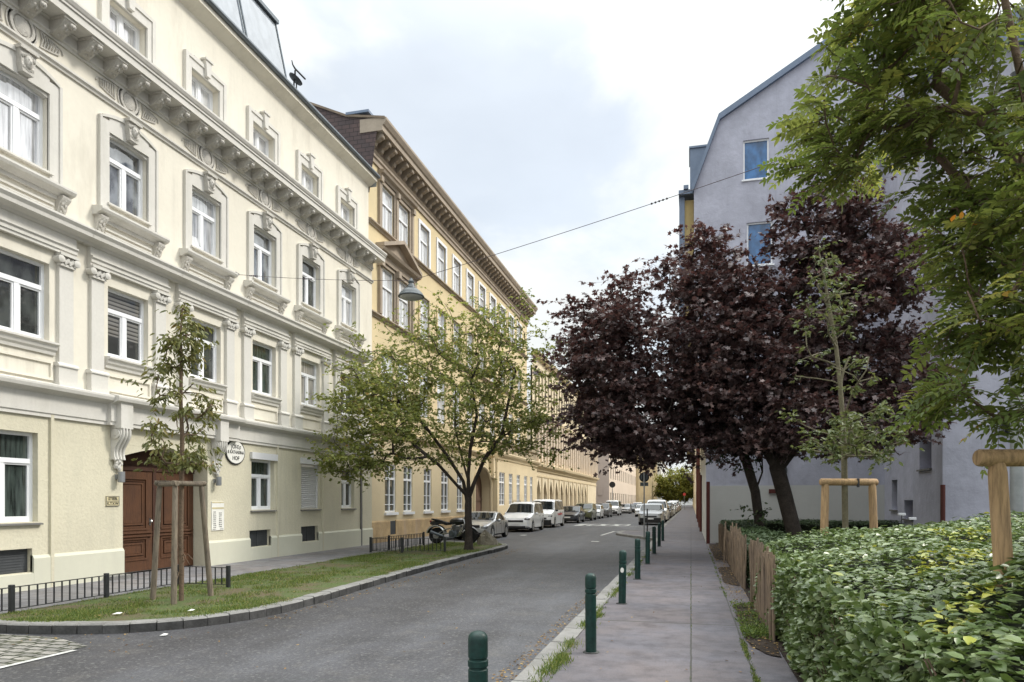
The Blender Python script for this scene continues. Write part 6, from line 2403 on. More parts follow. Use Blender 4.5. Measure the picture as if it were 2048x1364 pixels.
m.lathe([(k_[0] * 0.92, k_[1] * 0.92) for k_ in [(0.02, 0.06), (0.055, 0.0), (0.075, -0.02), (0.075, -0.055), (0.06, -0.065), (0.095, -0.16), (0.10, -0.165), (0.105, -0.19), (0.13, -0.20)]], tuple(LP), 20)
m.build('lamp_neck', 'lamp_grey', lamp, 40)
m = MB()
m.lathe([(k_[0] * 0.92, k_[1] * 0.92) for k_ in [(0.11, -0.195), (0.17, -0.225), (0.24, -0.275), (0.29, -0.335), (0.312, -0.385), (0.330, -0.395), (0.330, -0.415), (0.30, -0.42), (0.28, -0.36), (0.2, -0.28), (0.05, -0.23)]], tuple(LP), 32)
m.build('lamp_shade', 'lamp_grey', lamp, 40)
m = MB()
m.lathe([(k_[0] * 0.92, k_[1] * 0.92) for k_ in [(0.295, -0.412), (0.27, -0.445), (0.16, -0.475), (0.001, -0.485)]], tuple(LP), 24)
m.build('diffuser', 'lamp_inner', lamp, 40)
pole = thing('lamp_pole', 'tall grey steel pole behind the near feathered tree, anchoring the cable', 'pole', (4.72, 12.0, 0))
m = MB()
m.tube([(4.72, 12, -0.05), (4.72, 12, 1.2), (4.72, 12, 4), (4.72, 12, 8.3)], [0.10, 0.095, 0.085, 0.07], 16)
m.build('shaft', 'steel_grey', pole, 40)
m = MB()
m.lathe([(0.13, 0), (0.13, 0.45), (0.10, 0.5)], (4.72, 12, 0), 16)
m.build('base_sleeve', 'steel_grey', pole, 40)
m = MB()
m.lathe([(0.09, 7.95), (0.09, 8.1)], (4.72, 12, 0), 16)
m.build('clamp', 'black_iron', pole, 40)

# ------------------------------------------------------------------ sign post on the build-out
sx, sy = -2.17, 34.0
t = thing('sign_post', 'grey sign post with a dark round disc and a small plate seen from behind', 'sign', (sx, sy, 0))
m = MB()
m.tube([(sx, sy, -0.02), (sx, sy, 3.12)], 0.033, 10)
m.build('post', 'steel_grey', t, 40)
m = MB()
m.lathe([(0.235, -0.012), (0.24, 0.0), (0.235, 0.012)], (sx, sy + 0.05, 2.87), 28, 'y')
m.build('disc', 'dark_plastic', t)
m = MB()
m.box(sx - 0.05, sx + 0.05, sy - 0.01, sy + 0.036, 2.70, 3.05)
m.box(sx - 0.16, sx - 0.10, sy + 0.0, sy + 0.036, 2.75, 2.98)
m.box(sx + 0.10, sx + 0.16, sy + 0.0, sy + 0.036, 2.75, 2.98)
m.build('clamp', 'lamp_grey', t)
m = MB()
m.bbox(sx - 0.19, sx + 0.19, sy + 0.04, sy + 0.06, 2.44, 2.62, 0.008)
m.build('plate', 'lamp_grey', t)
m = MB()
m.bbox(sx + 0.06, sx + 0.12, sy + 0.9, sy + 0.96, 0, 1.35, 0.01)
tag(m.build('marker_post', 'dark_plastic'), 'short dark marker post just right of the sign post', 'post')
for (x, y, h_, lb) in ((-10.4, 96, 4.4, 'far round sign on a dark post at the left kerb before the pinkish house'), (-1.35, 150, 3.6, 'small red sign on a thin post far down the right pavement')):
    t = thing('sign_post', lb, 'sign', (x, y, 0))
    m = MB()
    m.tube([(x, y, 0), (x, y, h_)], 0.05, 6)
    m.build('post', 'steel_grey', t)
    m = MB()
    rr_ = 0.42 if x < -5 else 0.32
    m.lathe([(rr_, -0.02), (rr_, 0.02)], (x, y - 0.08, h_ - 0.4), 18, 'y')
    m.build('disc', 'red_sticker' if x > -5 else 'dark_plastic', t)
# two white heads of garden lamps by the wall
for (x, y, lb) in ((5.9, 22.4, 'low white garden lamp by the grey wall, the left of the pair'), (6.15, 22.3, 'low white garden lamp by the grey wall, the right and lower of the pair')):
    z = 1.30 if x < 6 else 1.18
    t = thing('garden_lamp', lb, 'lamp', (x, y, 0), 0, 'white garden lamps')
    m = MB()
    m.tube([(x, y, 0), (x, y, z)], 0.012, 6)
    m.build('post', 'black_iron', t)
    m = MB()
    m.bbox(x - .10, x + .10, y - .05, y + .05, z, z + 0.07, 0.015)
    m.build('lamp_head', 'white_frame', t)

# ------------------------------------------------------------------ parked cars
CARS = {
    'van': dict(L=4.4, W=1.80, belt=1.06, R=0.32, top=[(-.5, .70), (-.48, .84), (-.33, 1.04), (-.265, 1.10), (-.10, 1.70), (-.02, 1.80), (.38, 1.79), (.46, 1.70), (.495, 1.02), (.5, .62)], cowl=-.265, roof=-.10, rear=(.46, .495)),
    'bigvan': dict(L=4.9, W=1.90, belt=1.18, R=0.33, top=[(-.5, .76), (-.488, .98), (-.42, 1.16), (-.375, 1.22), (-.23, 1.86), (-.15, 1.97), (.44, 1.95), (.488, 1.84), (.498, 1.0), (.5, .66)], cowl=-.375, roof=-.23, rear=(.488, .498)),
    'sedan': dict(L=4.5, W=1.78, belt=0.92, R=0.31, top=[(-.5, .56), (-.485, .70), (-.33, .89), (-.235, .95), (-.06, 1.38), (.04, 1.45), (.15, 1.44), (.33, 1.05), (.47, 1.0), (.5, .62)], cowl=-.235, roof=-.06, rear=(.15, .33)),
    'coupe': dict(L=4.2, W=1.76, belt=0.88, R=0.31, top=[(-.5, .54), (-.485, .66), (-.33, .84), (-.20, .90), (-.04, 1.28), (.04, 1.33), (.12, 1.31), (.30, .96), (.46, .92), (.5, .58)], cowl=-.20, roof=-.04, rear=(.12, .30)),
    'suv': dict(L=4.6, W=1.86, belt=1.06, R=0.35, top=[(-.5, .68), (-.488, .88), (-.34, 1.03), (-.255, 1.09), (-.10, 1.58), (.02, 1.67), (.34, 1.64), (.44, 1.54), (.485, 1.06), (.5, .66)], cowl=-.255, roof=-.10, rear=(.44, .485)),
    'hatch': dict(L=4.1, W=1.74, belt=0.94, R=0.31, top=[(-.5, .60), (-.485, .74), (-.34, .92), (-.265, .98), (-.09, 1.42), (.02, 1.50), (.32, 1.47), (.42, 1.36), (.485, .96), (.5, .60)], cowl=-.265, roof=-.09, rear=(.42, .485)),
}


def make_car(kind, paint_, label, x, y, rz=0.0, group='cars parked along the kerb', roofbars=False, low=None, sticker=False, name='parked_car', cat='car'):
    K = CARS[kind]
    L_, W_, belt, Rw = K['L'], K['W'], K['belt'], K['R']
    tz = [(a * L_, z) for a, z in K['top']]
    zc = Rw
    yw = (-L_ * 0.5 + 0.86, L_ * 0.5 - 0.80)
    Ra = Rw + 0.055
    ys = set(np.linspace(-L_ / 2, L_ / 2, 25))
    ys |= {a for a, _ in tz}
    for c in yw:
        ys |= {c + Ra * math.cos(q) for q in np.linspace(0, math.pi, 9)}
    ys = sorted(ys)
    Y_ = [ys[0]]
    for a in ys[1:]:
        if a - Y_[-1] > 0.012:
            Y_.append(a)
    ys = Y_
    TA, TZ = [a for a, _ in tz], [z for _, z in tz]
    cowl, roof = K['cowl'] * L_, K['roof'] * L_
    r0, r1 = K['rear'][0] * L_, K['rear'][1] * L_

    def ztop(y):
        return float(np.interp(y, TA, TZ))

    def ring(y):
        e = min(y + L_ / 2, L_ / 2 - y)
        wv = W_ / 2 * (1 - 0.20 * max(0, 1 - e / 0.55) ** 2.2)
        zb = 0.21 + 0.10 * max(0, 1 - e / 0.35)
        for c in yw:
            if abs(y - c) < Ra:
                zb = max(zb, zc + math.sqrt(max(0, Ra * Ra - (y - c) ** 2)))
        zt = ztop(y)
        cab = cowl < y < r1
        zs = min(belt, zt - 0.035)
        zb = min(zb, zs - 0.06)
        hgt = max(0.0, zt - zs)
        w4 = wv * 0.985
        if cab and hgt > 0.06:
            w5 = w4 - 0.22 * (hgt - 0.05)
            p5 = (w5, zt - 0.05)
            p6 = (w5 - 0.13, zt - 0.006)
        else:
            p5 = (wv * 0.93, zt - 0.014)
            p6 = (wv * 0.72, zt + 0.004)
        return [(0, zb), (wv * 0.88, zb), (wv * 0.995, zb + 0.05), (wv * 1.0, (zb + 0.05 + zs) / 2 + 0.03), (w4, zs), p5, p6, (0, zt + 0.018)]

    rings = [ring(a) for a in ys]
    t = thing(name, label, cat, (x, y, -0.12), rz, group)
    m = MB()
    k = 8
    n = 2 * k - 2
    for a, rg in zip(ys, rings):
        full = [(px_, a, pz) for px_, pz in rg] + [(-px_, a, pz) for px_, pz in rg[-2:0:-1]]
        m.v += full
    for i in range(len(ys) - 1):
        for j in range(n):
            a, b = i * n + j, i * n + (j + 1) % n
            m.f.append((a, b, b + n, a + n))
    m.f.append(tuple(range(n - 1, -1, -1)))
    m.f.append(tuple((len(ys) - 1) * n + j for j in range(n)))

    def part(mb, nm, mt, par=None, sm=None):
        o = bpy.data.objects.new(nm, mb.mesh(nm, mt, sm))
        COL.objects.link(o)
        o.parent = par or t
        return o
    part(m, 'body', paint_, None, 32)
    # lower sill and bumpers in dark plastic
    m = MB()
    m.box(-W_ * 0.41, W_ * 0.41, -L_ / 2 + 0.25, L_ / 2 - 0.25, 0.17, 0.30)
    part(m, 'underbody', 'dark_plastic')

    def side_pt(yv, q, sg, off=0.012):
        rg = ring(yv)
        (x4, z4), (x5, z5) = rg[4], rg[5]
        return (sg * (x4 + (x5 - x4) * q + off), yv, z4 + (z5 - z4) * q)
    # side windows
    pill = [cowl + 0.42, (cowl + 0.42) * 0.45 + (r1 - 0.2) * 0.55, r1 - 0.22 if kind in ('van', 'bigvan', 'suv', 'hatch') else r0 + (r1 - r0) * 0.55]
    for sg in (-1, 1):
        for (ya, yb) in ((pill[0] - 0.10, pill[1] - 0.05), (pill[1] + 0.05, pill[2])):
            m = MB()
            yy = np.linspace(ya, yb, 7)
            for a, b in zip(yy, yy[1:]):
                m.quad(side_pt(a, 0.07, sg), side_pt(b, 0.07, sg), side_pt(b, 0.90, sg), side_pt(a, 0.90, sg))
            part(m, 'side_window', 'glass_car')

    def screen(ya, yb, nm):
        m = MB()
        A, B = ring(ya + 1e-4), ring(yb)
        za, zb_ = ztop(ya), ztop(yb)
        dy, dz = yb - ya, zb_ - za
        ln = math.hypot(dy, dz)
        ny, nz_ = -dz / ln, dy / ln
        if nz_ < 0:
            ny, nz_ = -ny, -nz_
        wa = (A[5][0] if zb_ > za else B[5][0])
        for (q0, q1) in ((0.06, 0.36), (0.36, 0.66), (0.66, 0.93)):
            pts = []
            for q in (q0, q1):
                yv = ya + dy * q
                rg = ring(yv)
                xe = rg[5][0] - 0.035
                xm = rg[6][0] - 0.02
                pts.append([(-xe, rg[5][1] + 0.006), (-xm, rg[6][1] + 0.010), (0, rg[7][1] + 0.004), (xm, rg[6][1] + 0.010), (xe, rg[5][1] + 0.006)])
            for j in range(4):
                y0_, y1_ = ya + dy * q0 + ny * 0.012, ya + dy * q1 + ny * 0.012
                m.quad((pts[0][j][0], y0_, pts[0][j][1] + nz_ * .012), (pts[0][j + 1][0], y0_, pts[0][j + 1][1] + nz_ * .012), (pts[1][j + 1][0], y1_, pts[1][j + 1][1] + nz_ * .012), (pts[1][j][0], y1_, pts[1][j][1] + nz_ * .012))
        part(m, nm, 'glass_car')
    screen(cowl, roof, 'windscreen')
    screen(r0, r1, 'rear_window')
    # wheels
    for c in yw:
        for sg in (-1, 1):
            m = MB()
            xo = sg * (W_ / 2 - 0.10)
            m.lathe([(Rw - 0.11, -0.10), (Rw - 0.03, -0.105), (Rw, -0.075), (Rw, 0.075), (Rw - 0.03, 0.105), (Rw - 0.11, 0.10)], (xo, c, Rw), 22, 'x')
            wheel = part(m, 'wheel', 'rubber', None, 40)
            m = MB()
            pr_ = [(Rw - 0.10, 0.100), (Rw - 0.115, 0.112), (Rw - 0.14, 0.104), (0.09, 0.106), (0.05, 0.118), (0.001, 0.118)]
            m.lathe([(a_, h_ * sg) for a_, h_ in pr_], (xo, c, Rw), 18, 'x')
            for q_ in range(5):
                an = 2 * math.pi * q_ / 5 + 0.3
                m.tube([(xo + sg * 0.112, c + 0.06 * math.cos(an), Rw + 0.06 * math.sin(an)), (xo + sg * 0.108, c + (Rw - .12) * math.cos(an), Rw + (Rw - .12) * math.sin(an))], 0.018, 5)
            part(m, 'rim', 'alloy', wheel, 40)
    # front: lights, grille, plate, bumper intake
    yf = -L_ / 2
    zl = float(np.interp(yf + 0.12, TA, TZ))
    for sg in (-1, 1):
        m = MB()
        xa = W_ * 0.5 * 0.76
        m.ellipsoid((0, 0, 0), (0.19, 0.13, 0.10), 14, 8)
        o = part(m, 'headlight', 'lens_clear', None, 60)
        o.location = (sg * xa, yf + 0.145, min(zl - 0.07, 0.82))
        o.rotation_euler = (0, sg * R(-8), sg * R(-30) * -1)
        m = MB()
        m.box(-0.06, 0.06, -0.02, 0.03, -0.16, 0.16)
        o = part(m, 'tail_light', 'lens_red')
        o.location = (sg * (W_ * 0.5 - 0.20), L_ / 2 - 0.06, min(0.88, K['top'][-2][1] - 0.22))
        m = MB()
        m.ellipsoid((0, 0, 0), (0.10, 0.06, 0.075), 10, 6)
        o = part(m, 'mirror', paint_ if kind != 'bigvan' else 'dark_plastic', None, 60)
        o.location = (sg * (W_ / 2 + 0.07), cowl + 0.48, belt + 0.02)
    m = MB()
    m.bbox(-W_ * 0.27, W_ * 0.27, yf - 0.012, yf + 0.09, 0.60, 0.72, 0.02)
    m.bbox(-W_ * 0.34, W_ * 0.34, yf - 0.010, yf + 0.10, 0.24, 0.38, 0.02)
    part(m, 'grille', 'dark_plastic')
    m = MB()
    m.box(-0.26, 0.26, yf - 0.022, yf + 0.05, 0.44, 0.55)
    part(m, 'number_plate', 'number_plate')
    if low:
        m = MB()
        m.bbox(-W_ * 0.43, W_ * 0.43, yf - 0.008, yf + 0.14, 0.22, 0.58, 0.03)
        part(m, 'bumper', low)
    if roofbars:
        m = MB()
        for sg in (-1, 1):
            xx = sg * (W_ / 2 - 0.27)
            m.tube([(xx, roof + 0.1, ztop(roof + .1) + 0.0), (xx, roof + 0.25, ztop(roof + .3) + 0.07), (xx, r0 - 0.3, ztop(r0 - .3) + 0.07), (xx, r0 - 0.1, ztop(r0 - .1))], 0.018, 6)
        part(m, 'roof_rail', 'dark_plastic')
    # door lines and handles on each side
    for sg in (-1, 1):
        for yv in (pill[0] - 0.22, pill[1], pill[2] - 0.15):
            m = MB()
            if abs(yv - yw[0]) < Ra or abs(yv - yw[1]) < Ra:
                continue
            rg = ring(yv)
            m.tube([(sg * (rg[2][0] + .001), yv, rg[2][1] + 0.03), (sg * (rg[3][0] + .001), yv, rg[3][1]), (sg * (rg[4][0] + .001), yv, rg[4][1])], 0.006, 4)
            part(m, 'door_seam', 'dark_plastic')
        for yv in (pill[1] - 0.25, pill[1] + 0.75):
            m = MB()
            m.box(*sorted((sg * (W_ / 2 - 0.02), sg * (W_ / 2 + 0.02))), yv - 0.09, yv + 0.09, belt - 0.15, belt - 0.12)
            part(m, 'door_handle', 'dark_plastic')
    if sticker:
        m = MB()
        rr = random.Random(6)
        for j in range(9):
            yv = -0.55 + j * 0.20
            m.ellipsoid((W_ / 2 + 0.001, yv, 0.93 + rr.uniform(-.05, .05)), (0.008, 0.10, rr.uniform(.05, .10)), 8, 6)
        part(m, 'red_decal', 'red_sticker')
    return t


make_car('coupe', 'paint_silver', 'silver two-door car parked behind the boulder and the black motorcycle', -10.05, 33.4)
make_car('van', 'paint_white', 'white people carrier with roof rails, front of the left row after the silver car', -10.08, 42.4, roofbars=True)
make_car('bigvan', 'paint_white', 'white delivery van with red lettering on its side and a black bumper', -10.12, 49.6, low='dark_plastic', sticker=True)
make_car('sedan', 'paint_navy', 'dark navy saloon parked behind the white delivery van', -10.05, 60.2)
make_car('suv', 'paint_olive', 'olive green off-roader parked behind the navy saloon', -10.05, 68.0)
make_car('hatch', 'paint_white', 'small white hatchback behind the olive off-roader', -10.05, 74.6)
make_car('suv', 'paint_grey', 'dark grey off-roader behind the small white hatchback', -10.05, 82.2)
make_car('bigvan', 'paint_white', 'tall white van with a plain side, last big vehicle of the left row', -10.05, 93.6, low='dark_plastic')
far_l = [('hatch', 'paint_silver', 'silver hatchback at the far left kerb by the pinkish house'), ('sedan', 'paint_black', 'black saloon far down the left kerb'), ('hatch', 'paint_blue', 'blue hatchback far down the left kerb'),
         ('suv', 'paint_white', 'white off-roader far down the left kerb'), ('hatch', 'paint_grey', 'grey hatchback at the far end of the left row')]
for k, (a, b, lb) in enumerate(far_l):
    make_car(a, b, lb, -9.6, 106 + 8.5 * k)
make_car('suv', 'paint_silver', 'black off-roader, sky reflection painted silver, dark bumper, heading the right row, nearest the bollards', -3.05, 57.2, low='dark_plastic')  # silver body colour stands in for bright sky mirrored on black paint
make_car('bigvan', 'paint_white', 'tall white van second in the right row, behind the first off-roader', -2.95, 64.4, low='dark_plastic')
rt = [('hatch', 'paint_grey', 'grey hatchback third in the right row'), ('sedan', 'paint_black', 'black saloon fourth in the right row'), ('van', 'paint_silver', 'silver people carrier fifth in the right row'),
      ('suv', 'paint_white', 'white off-roader with bright bonnet in the middle of the right row'), ('hatch', 'paint_navy', 'navy hatchback behind the bright white off-roader'), ('sedan', 'paint_silver', 'silver saloon in the far part of the right row'),
      ('van', 'paint_white', 'white people carrier in the far part of the right row'), ('hatch', 'paint_red', 'dark red hatchback in the far part of the right row'), ('bigvan', 'paint_white', 'tall white van near the far end of the right row'),
      ('sedan', 'paint_grey', 'grey saloon near the far end of the right row'), ('hatch', 'paint_blue', 'blue hatchback last but two of the right row'), ('suv', 'paint_beige', 'beige off-roader last but one of the right row'), ('sedan', 'paint_black', 'black saloon at the very end of the right row')]
for k, (a, b, lb) in enumerate(rt):
    make_car(a, b, lb, -2.95 + (0.05 if k % 2 else 0), 71.5 + 6.9 * k)
make_car('hatch', 'paint_white', 'white hatchback standing on the carriageway left of the right row', -5.6, 86.0, group=None)

# ------------------------------------------------------------------ motorcycle
t = thing('motorcycle', 'black and silver motorcycle parked behind the tree trunk with its tail to the left', 'motorcycle', (-9.30, 26.75, 0.0), R(-4))


def mp(mb, nm, mt, par=None, sm=40):
    o = bpy.data.objects.new(nm, mb.mesh(nm, mt, sm))
    COL.objects.link(o)
    o.parent = par or t
    return o


for xw, rr, ww in ((-0.72, 0.32, 0.085), (0.74, 0.31, 0.06)):
    m = MB()
    m.lathe([(rr - 0.10, -ww * .8), (rr - 0.04, -ww), (rr, -ww * .45), (rr, ww * .45), (rr - 0.04, ww), (rr - 0.10, ww * .8)], (xw, 0, rr), 30, 'y')
    wl = mp(m, 'wheel', 'rubber')
    m = MB()
    for a in range(5):
        q = 2 * math.pi * a / 5
        m.tube([(xw, 0, rr), (xw + (rr - .1) * math.cos(q), 0, rr + (rr - .1) * math.sin(q))], 0.02, 5)
    m.lathe([(rr - 0.10, -0.03), (rr - 0.085, -0.03), (rr - 0.085, 0.03), (rr - 0.10, 0.03)], (xw, 0, rr), 30, 'y')
    m.lathe([(0.06, -0.06), (0.06, 0.06)], (xw, 0, rr), 12, 'y')
    m.lathe([(0.13, -0.075), (0.13, -0.065)], (xw, 0, rr), 18, 'y')
    mp(m, 'rim', 'alloy', wl)
m = MB()          # big silver hugger over the rear wheel
for sg in (-0.10, 0.0, 0.10):
    m.tube([(-0.72 + 0.40 * math.cos(q), sg, 0.32 + 0.40 * math.sin(q)) for q in np.linspace(R(8), R(165), 14)], 0.042, 7)
mp(m, 'rear_fender', 'chrome')
m = MB()          # swing arm, frame
for sg in (-0.11, 0.11):
    m.tube([(-0.72, sg, 0.32), (-0.35, sg, 0.40), (-0.08, sg, 0.45)], 0.030, 7)
    m.tube([(-0.72, sg, 0.33), (-0.30, sg, 0.58), (-0.05, sg, 0.62)], 0.022, 7)
    m.tube([(-0.10, sg, 0.42), (0.05, sg, 0.75), (0.35, sg * .6, 0.86), (0.50, 0, 0.90)], 0.035, 7)
    m.tube([(-0.05, sg, 0.35), (0.22, sg, 0.32), (0.40, sg, 0.55), (0.52, 0, 0.85)], 0.028, 7)
mp(m, 'frame', 'chrome')
m = MB()          # engine
m.bbox(-0.12, 0.22, -0.17, 0.17, 0.28, 0.55, 0.04)
for k in range(7):
    m.box(0.0, 0.34, -0.15, 0.15, 0.54 + k * 0.028, 0.552 + k * 0.028)
m.lathe([(0.11, -0.22), (0.13, -0.18), (0.13, 0.18), (0.11, 0.22)], (0.02, 0, 0.42), 16, 'y')
mp(m, 'engine', 'zinc_dark')
m = MB()          # tank
m.ellipsoid((0.20, 0, 0.90), (0.34, 0.20, 0.155), 20, 12)
mp(m, 'fuel_tank', 'paint_black')
m = MB()
m.prism_y([(-0.92, 0.98), (-0.90, 1.01), (-0.55, 0.95), (-0.20, 0.845), (0.0, 0.86), (0.0, 0.78), (-0.25, 0.74), (-0.6, 0.86)], -0.12, 0.12)
m.bbox(-0.62, -0.15, -0.14, 0.14, 0.79, 0.86, 0.03)
mp(m, 'seat', 'rubber')
m = MB()
m.ellipsoid((-0.80, 0, 0.82), (0.22, 0.11, 0.10), 12, 8)
mp(m, 'tail_unit', 'paint_black')
m = MB()
m.box(-0.98, -0.95, -0.09, 0.09, 0.86, 0.93)
mp(m, 'tail_light', 'lens_red')
m = MB()          # fork, bars
for sg in (-0.10, 0.10):
    m.tube([(0.74, sg, 0.31), (0.60, sg, 0.72), (0.50, sg, 1.0)], 0.028, 8)
m.tube([(0.50, -0.38, 1.06), (0.48, -0.15, 1.08), (0.50, 0, 1.04), (0.48, 0.15, 1.08), (0.50, 0.38, 1.06)][::1], 0.016, 6)
mp(m, 'fork', 'chrome')
m = MB()
m.ellipsoid((0.66, 0, 0.92), (0.11, 0.12, 0.12), 14, 10)
mp(m, 'headlight', 'lens_clear')
m = MB()
m.tube([(0.74 + 0.36 * math.cos(q), 0, 0.31 + 0.36 * math.sin(q)) for q in np.linspace(R(20), R(130), 10)], 0.05, 7)
mp(m, 'front_fender', 'paint_black')
m = MB()          # exhaust
m.tube([(0.30, -0.16, 0.45), (0.10, -0.20, 0.25), (-0.25, -0.20, 0.27), (-0.55, -0.21, 0.36)], 0.026, 8)
m.tube([(-0.30, -0.21, 0.29), (-0.40, -0.21, 0.32), (-0.88, -0.22, 0.48)], [0.03, 0.055, 0.062], 12)
mp(m, 'exhaust', 'zinc_dark')
m = MB()
m.tube([(0.0, 0.15, 0.30), (-0.08, 0.32, 0.0)], 0.012, 5)
mp(m, 'side_stand', 'black_iron')

# ------------------------------------------------------------------ lawn, weeds, fallen leaves, scraps of paper
r = np.random.default_rng(77)
pg = np.array(turf_poly)


def inside(P, poly):
    x, y = P[:, 0], P[:, 1]
    c = np.zeros(len(P), bool)
    j = len(poly) - 1
    for i in range(len(poly)):
        xi, yi = poly[i]
        xj, yj = poly[j]
        k = ((yi > y) != (yj > y)) & (x < (xj - xi) * (y - yi) / (yj - yi + 1e-12) + xi)
        c ^= k
        j = i
    return c


n = 95000
P = np.stack([r.uniform(-10.0, -6.5, n), 7.8 + (28 - 7.8) * r.random(n) ** 1.35, np.full(n, 0.004)], 1)
P = P[inside(P, pg)]


def vnoise(P, s, seed):
    q = np.random.default_rng(seed)
    v = np.zeros(len(P))
    for _ in range(7):
        k = q.normal(size=2) * s
        v += np.sin(P[:, 0] * k[0] + P[:, 1] * k[1] + q.uniform(0, 6.28))
    return v / 7 ** 0.5


dn = vnoise(P, 2.2, 3) * 0.6 + vnoise(P, 5.0, 4) * 0.4
bare = np.exp(-(((P[:, 0] + 8.4) ** 2 + (P[:, 1] - 10.3) ** 2) / 0.35)) * 1.2
kp = r.random(len(P)) < np.clip(0.50 + 0.80 * dn - bare, 0.02, 1)
P, dn = P[kp], dn[kp]
Hh = np.clip(0.036 + 0.024 * dn, 0.016, 0.095) * r.uniform(0.6, 1.4, len(P))
o = link('lawn_grass', blades('lawn_grass', P, Hh, np.full(len(P), 0.009), r, 'grass_blade', 1.0))
tag(o, 'patchy short green grass on the kerbed lawn', 'grass', kind='stuff')


def tufts(name, spots, label, mat='grass_blade'):
    Ps, Hs = [], []
    for (x, y, sx_, sy_, n_, h_) in spots:
        p = np.stack([x + r.normal(size=n_) * sx_, y + r.normal(size=n_) * sy_, np.full(n_, 0.002)], 1)
        Ps.append(p)
        Hs.append(h_ * r.uniform(0.4, 1.2, n_))
    Ps, Hs = np.concatenate(Ps), np.concatenate(Hs)
    o = link(name, blades(name, Ps, Hs, np.full(len(Ps), 0.008), r, mat, 0.9))
    return tag(o, label, 'weeds', kind='stuff')


sp = []
for (y, n_) in ((5.5, 260), (5.85, 200), (6.15, 320), (6.9, 260), (7.35, 340), (7.55, 140), (8.2, 200), (9.6, 260), (10.35, 420), (11.1, 60), (12.6, 90), (13.4, 150), (14.6, 120), (16.4, 120), (17.5, 90), (19.0, 80), (21.5, 60), (24.5, 60)):
    sp.append((-1.375 + r.normal() * 0.015, y, 0.055, 0.15, n_, 0.075))
for _ in range(30):
    sp.append((-1.375, r.uniform(5, 26), 0.02, 0.12, 45, 0.03))
tufts('kerb_weeds', sp, 'tufts of weeds growing along the joint behind the right kerb')
sp = []
for k in range(46):
    sp.append((0.60 + r.normal() * 0.01, r.uniform(3.5, 9.0), 0.012, 0.10, 45, 0.028))
for k in range(20):
    sp.append((0.60 + r.normal() * 0.01, r.uniform(11.5, 26), 0.015, 0.12, 30, 0.03))
for k in range(15):
    sp.append((0.0 + r.normal() * 0.004, r.uniform(4, 20), 0.004, 0.2, 12, 0.014))
tufts('joint_weeds', sp, 'thin line of weeds in the pavement joint beside the hedge')
n = 5200
P = np.stack([r.uniform(0.62, 0.96, n), r.uniform(9.0, 12.1, n), np.full(n, 0.016)], 1)
P = P[r.random(len(P)) < np.clip(0.55 + 0.6 * vnoise(P, 3.5, 9), 0.02, 1)]
D = r.normal(size=(len(P), 3))
D[:, 2] = np.abs(D[:, 2]) * 0.7 + 0.25
Nn = r.normal(size=(len(P), 3)) * 0.5 + np.array([0, 0, 1.0])
P2 = P.copy()
P2[:, 2] += r.random(len(P)) * 0.07
L_ = r.uniform(0.025, 0.055, len(P))
o = link('soil_weeds', leaf_mesh('soil_weeds', P2, D, Nn, L_, L_ * 0.4, T4, r.random(len(P)) * 0.8, 'grass_blade'))
tag(o, 'low green weeds on the bare soil before the nearest stick fence', 'weeds', kind='stuff')

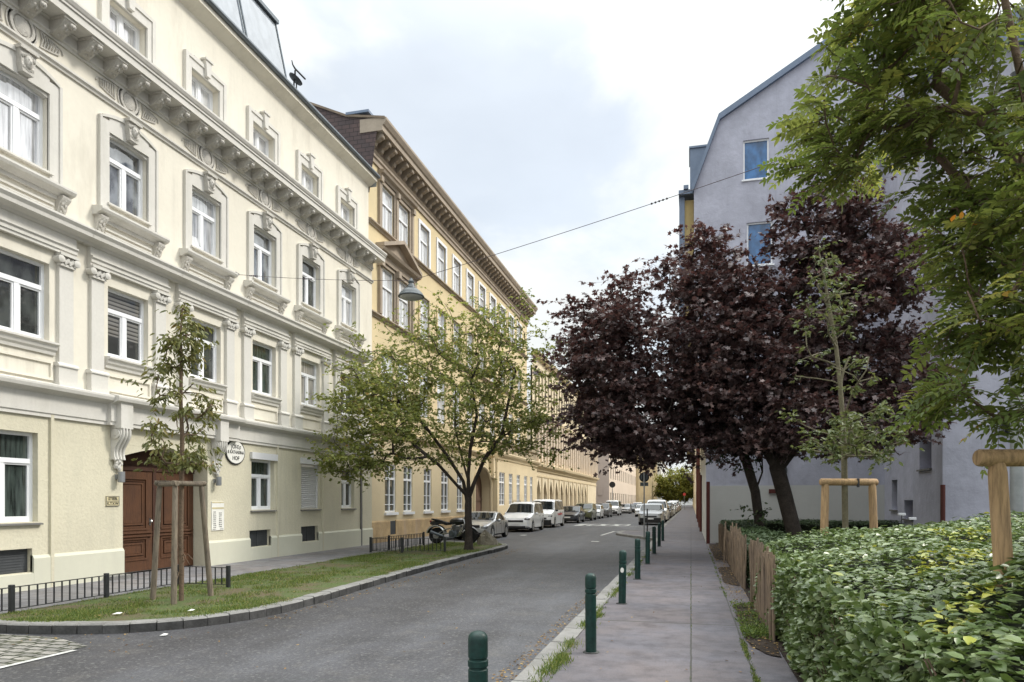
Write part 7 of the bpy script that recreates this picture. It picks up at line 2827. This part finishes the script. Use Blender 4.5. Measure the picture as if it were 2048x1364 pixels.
sp = []
for k in range(70):
    y = 8.6 + 18 * r.random() ** 1.3
    sp.append((r.uniform(-9.8, -6.9) if y > 9.5 else r.uniform(-9.8, -7.6), y, 0.05, 0.05, 40, r.uniform(0.06, 0.12)))
for k in range(60):
    y = r.uniform(8.2, 27)
    sp.append((-9.97, y, 0.03, 0.12, 30, 0.06))
tufts('grass_tufts', sp, 'taller tufts of grass standing in the short lawn')
Ps = []
lx = np.stack([r.uniform(-9.9, -6.8, 260), r.uniform(8.3, 27, 260), r.uniform(0.02, 0.05, 260)], 1)
Ps.append(lx[inside(lx, pg)])
for (x0_, x1_, y0_, y1_, n_, p_) in ((-1.98, -1.68, 3.5, 14, 900, 1.5), (-6.42, -6.05, 9.5, 26, 900, 1.2), (-8.9, -6.4, 6.9, 8.6, 60, 1), (-6, -2.2, 4, 24, 70, 1.3), (-1.3, 0.55, 4, 20, 40, 1.2), (0.65, 0.97, 8.2, 28, 1100, 1)):
    x = r.uniform(x0_, x1_, n_)
    y = y0_ + (y1_ - y0_) * r.random(n_) ** p_
    z = np.where(x > -1.66, 0.012 if x0_ < 0.6 else 0.024, -0.110)
    if x0_ < -6.3 and y0_ > 9:
        x = x - 0.28 + 0.38 * r.random(n_) ** 1.0
        z = np.full(n_, -0.110)
    Ps.append(np.stack([x, y, z], 1))
P = np.concatenate(Ps)
P = P[~((P[:, 2] < 0) & (P[:, 0] < -6.35) & (P[:, 1] > 9) & (P[:, 0] < -6.36 - 0.02 * (P[:, 1] - 10)))]
D = r.normal(size=(len(P), 3))
D[:, 2] *= 0.15
Nn = r.normal(size=(len(P), 3)) * 0.25 + np.array([0, 0, 1.0])
L_ = r.uniform(0.022, 0.05, len(P))
o = link('fallen_leaves', leaf_mesh('fallen_leaves', P, D, Nn, L_, L_ * 0.6, T6, r.random(len(P)), 'leaf_dry'))
tag(o, 'small dry brown leaves lying along the kerbs and on the pavement', 'leaves', kind='stuff')
for (x, y, s_, lb) in ((-8.25, 8.62, 0.065, 'crumpled white paper scrap on the lawn near the front kerb'), (-7.4, 9.15, 0.05, 'small white paper scrap on the lawn right of the larger one'), (-6.9, 8.0, 0.05, 'tiny pale paper scrap on the asphalt by the curved kerb')):
    z = 0.03 if y > 8.3 else -0.11
    m = MB()
    m.add([(x - s_, y - s_ * .6, z), (x + s_, y - s_ * .5, z + .01), (x + s_ * .9, y + s_ * .6, z + .02), (x - s_ * .8, y + s_ * .5, z + 0.012), (x, y, z + 0.028)], [(0, 1, 4), (1, 2, 4), (2, 3, 4), (3, 0, 4)])
    tag(m.build('paper_scrap', 'litter'), lb, 'litter')
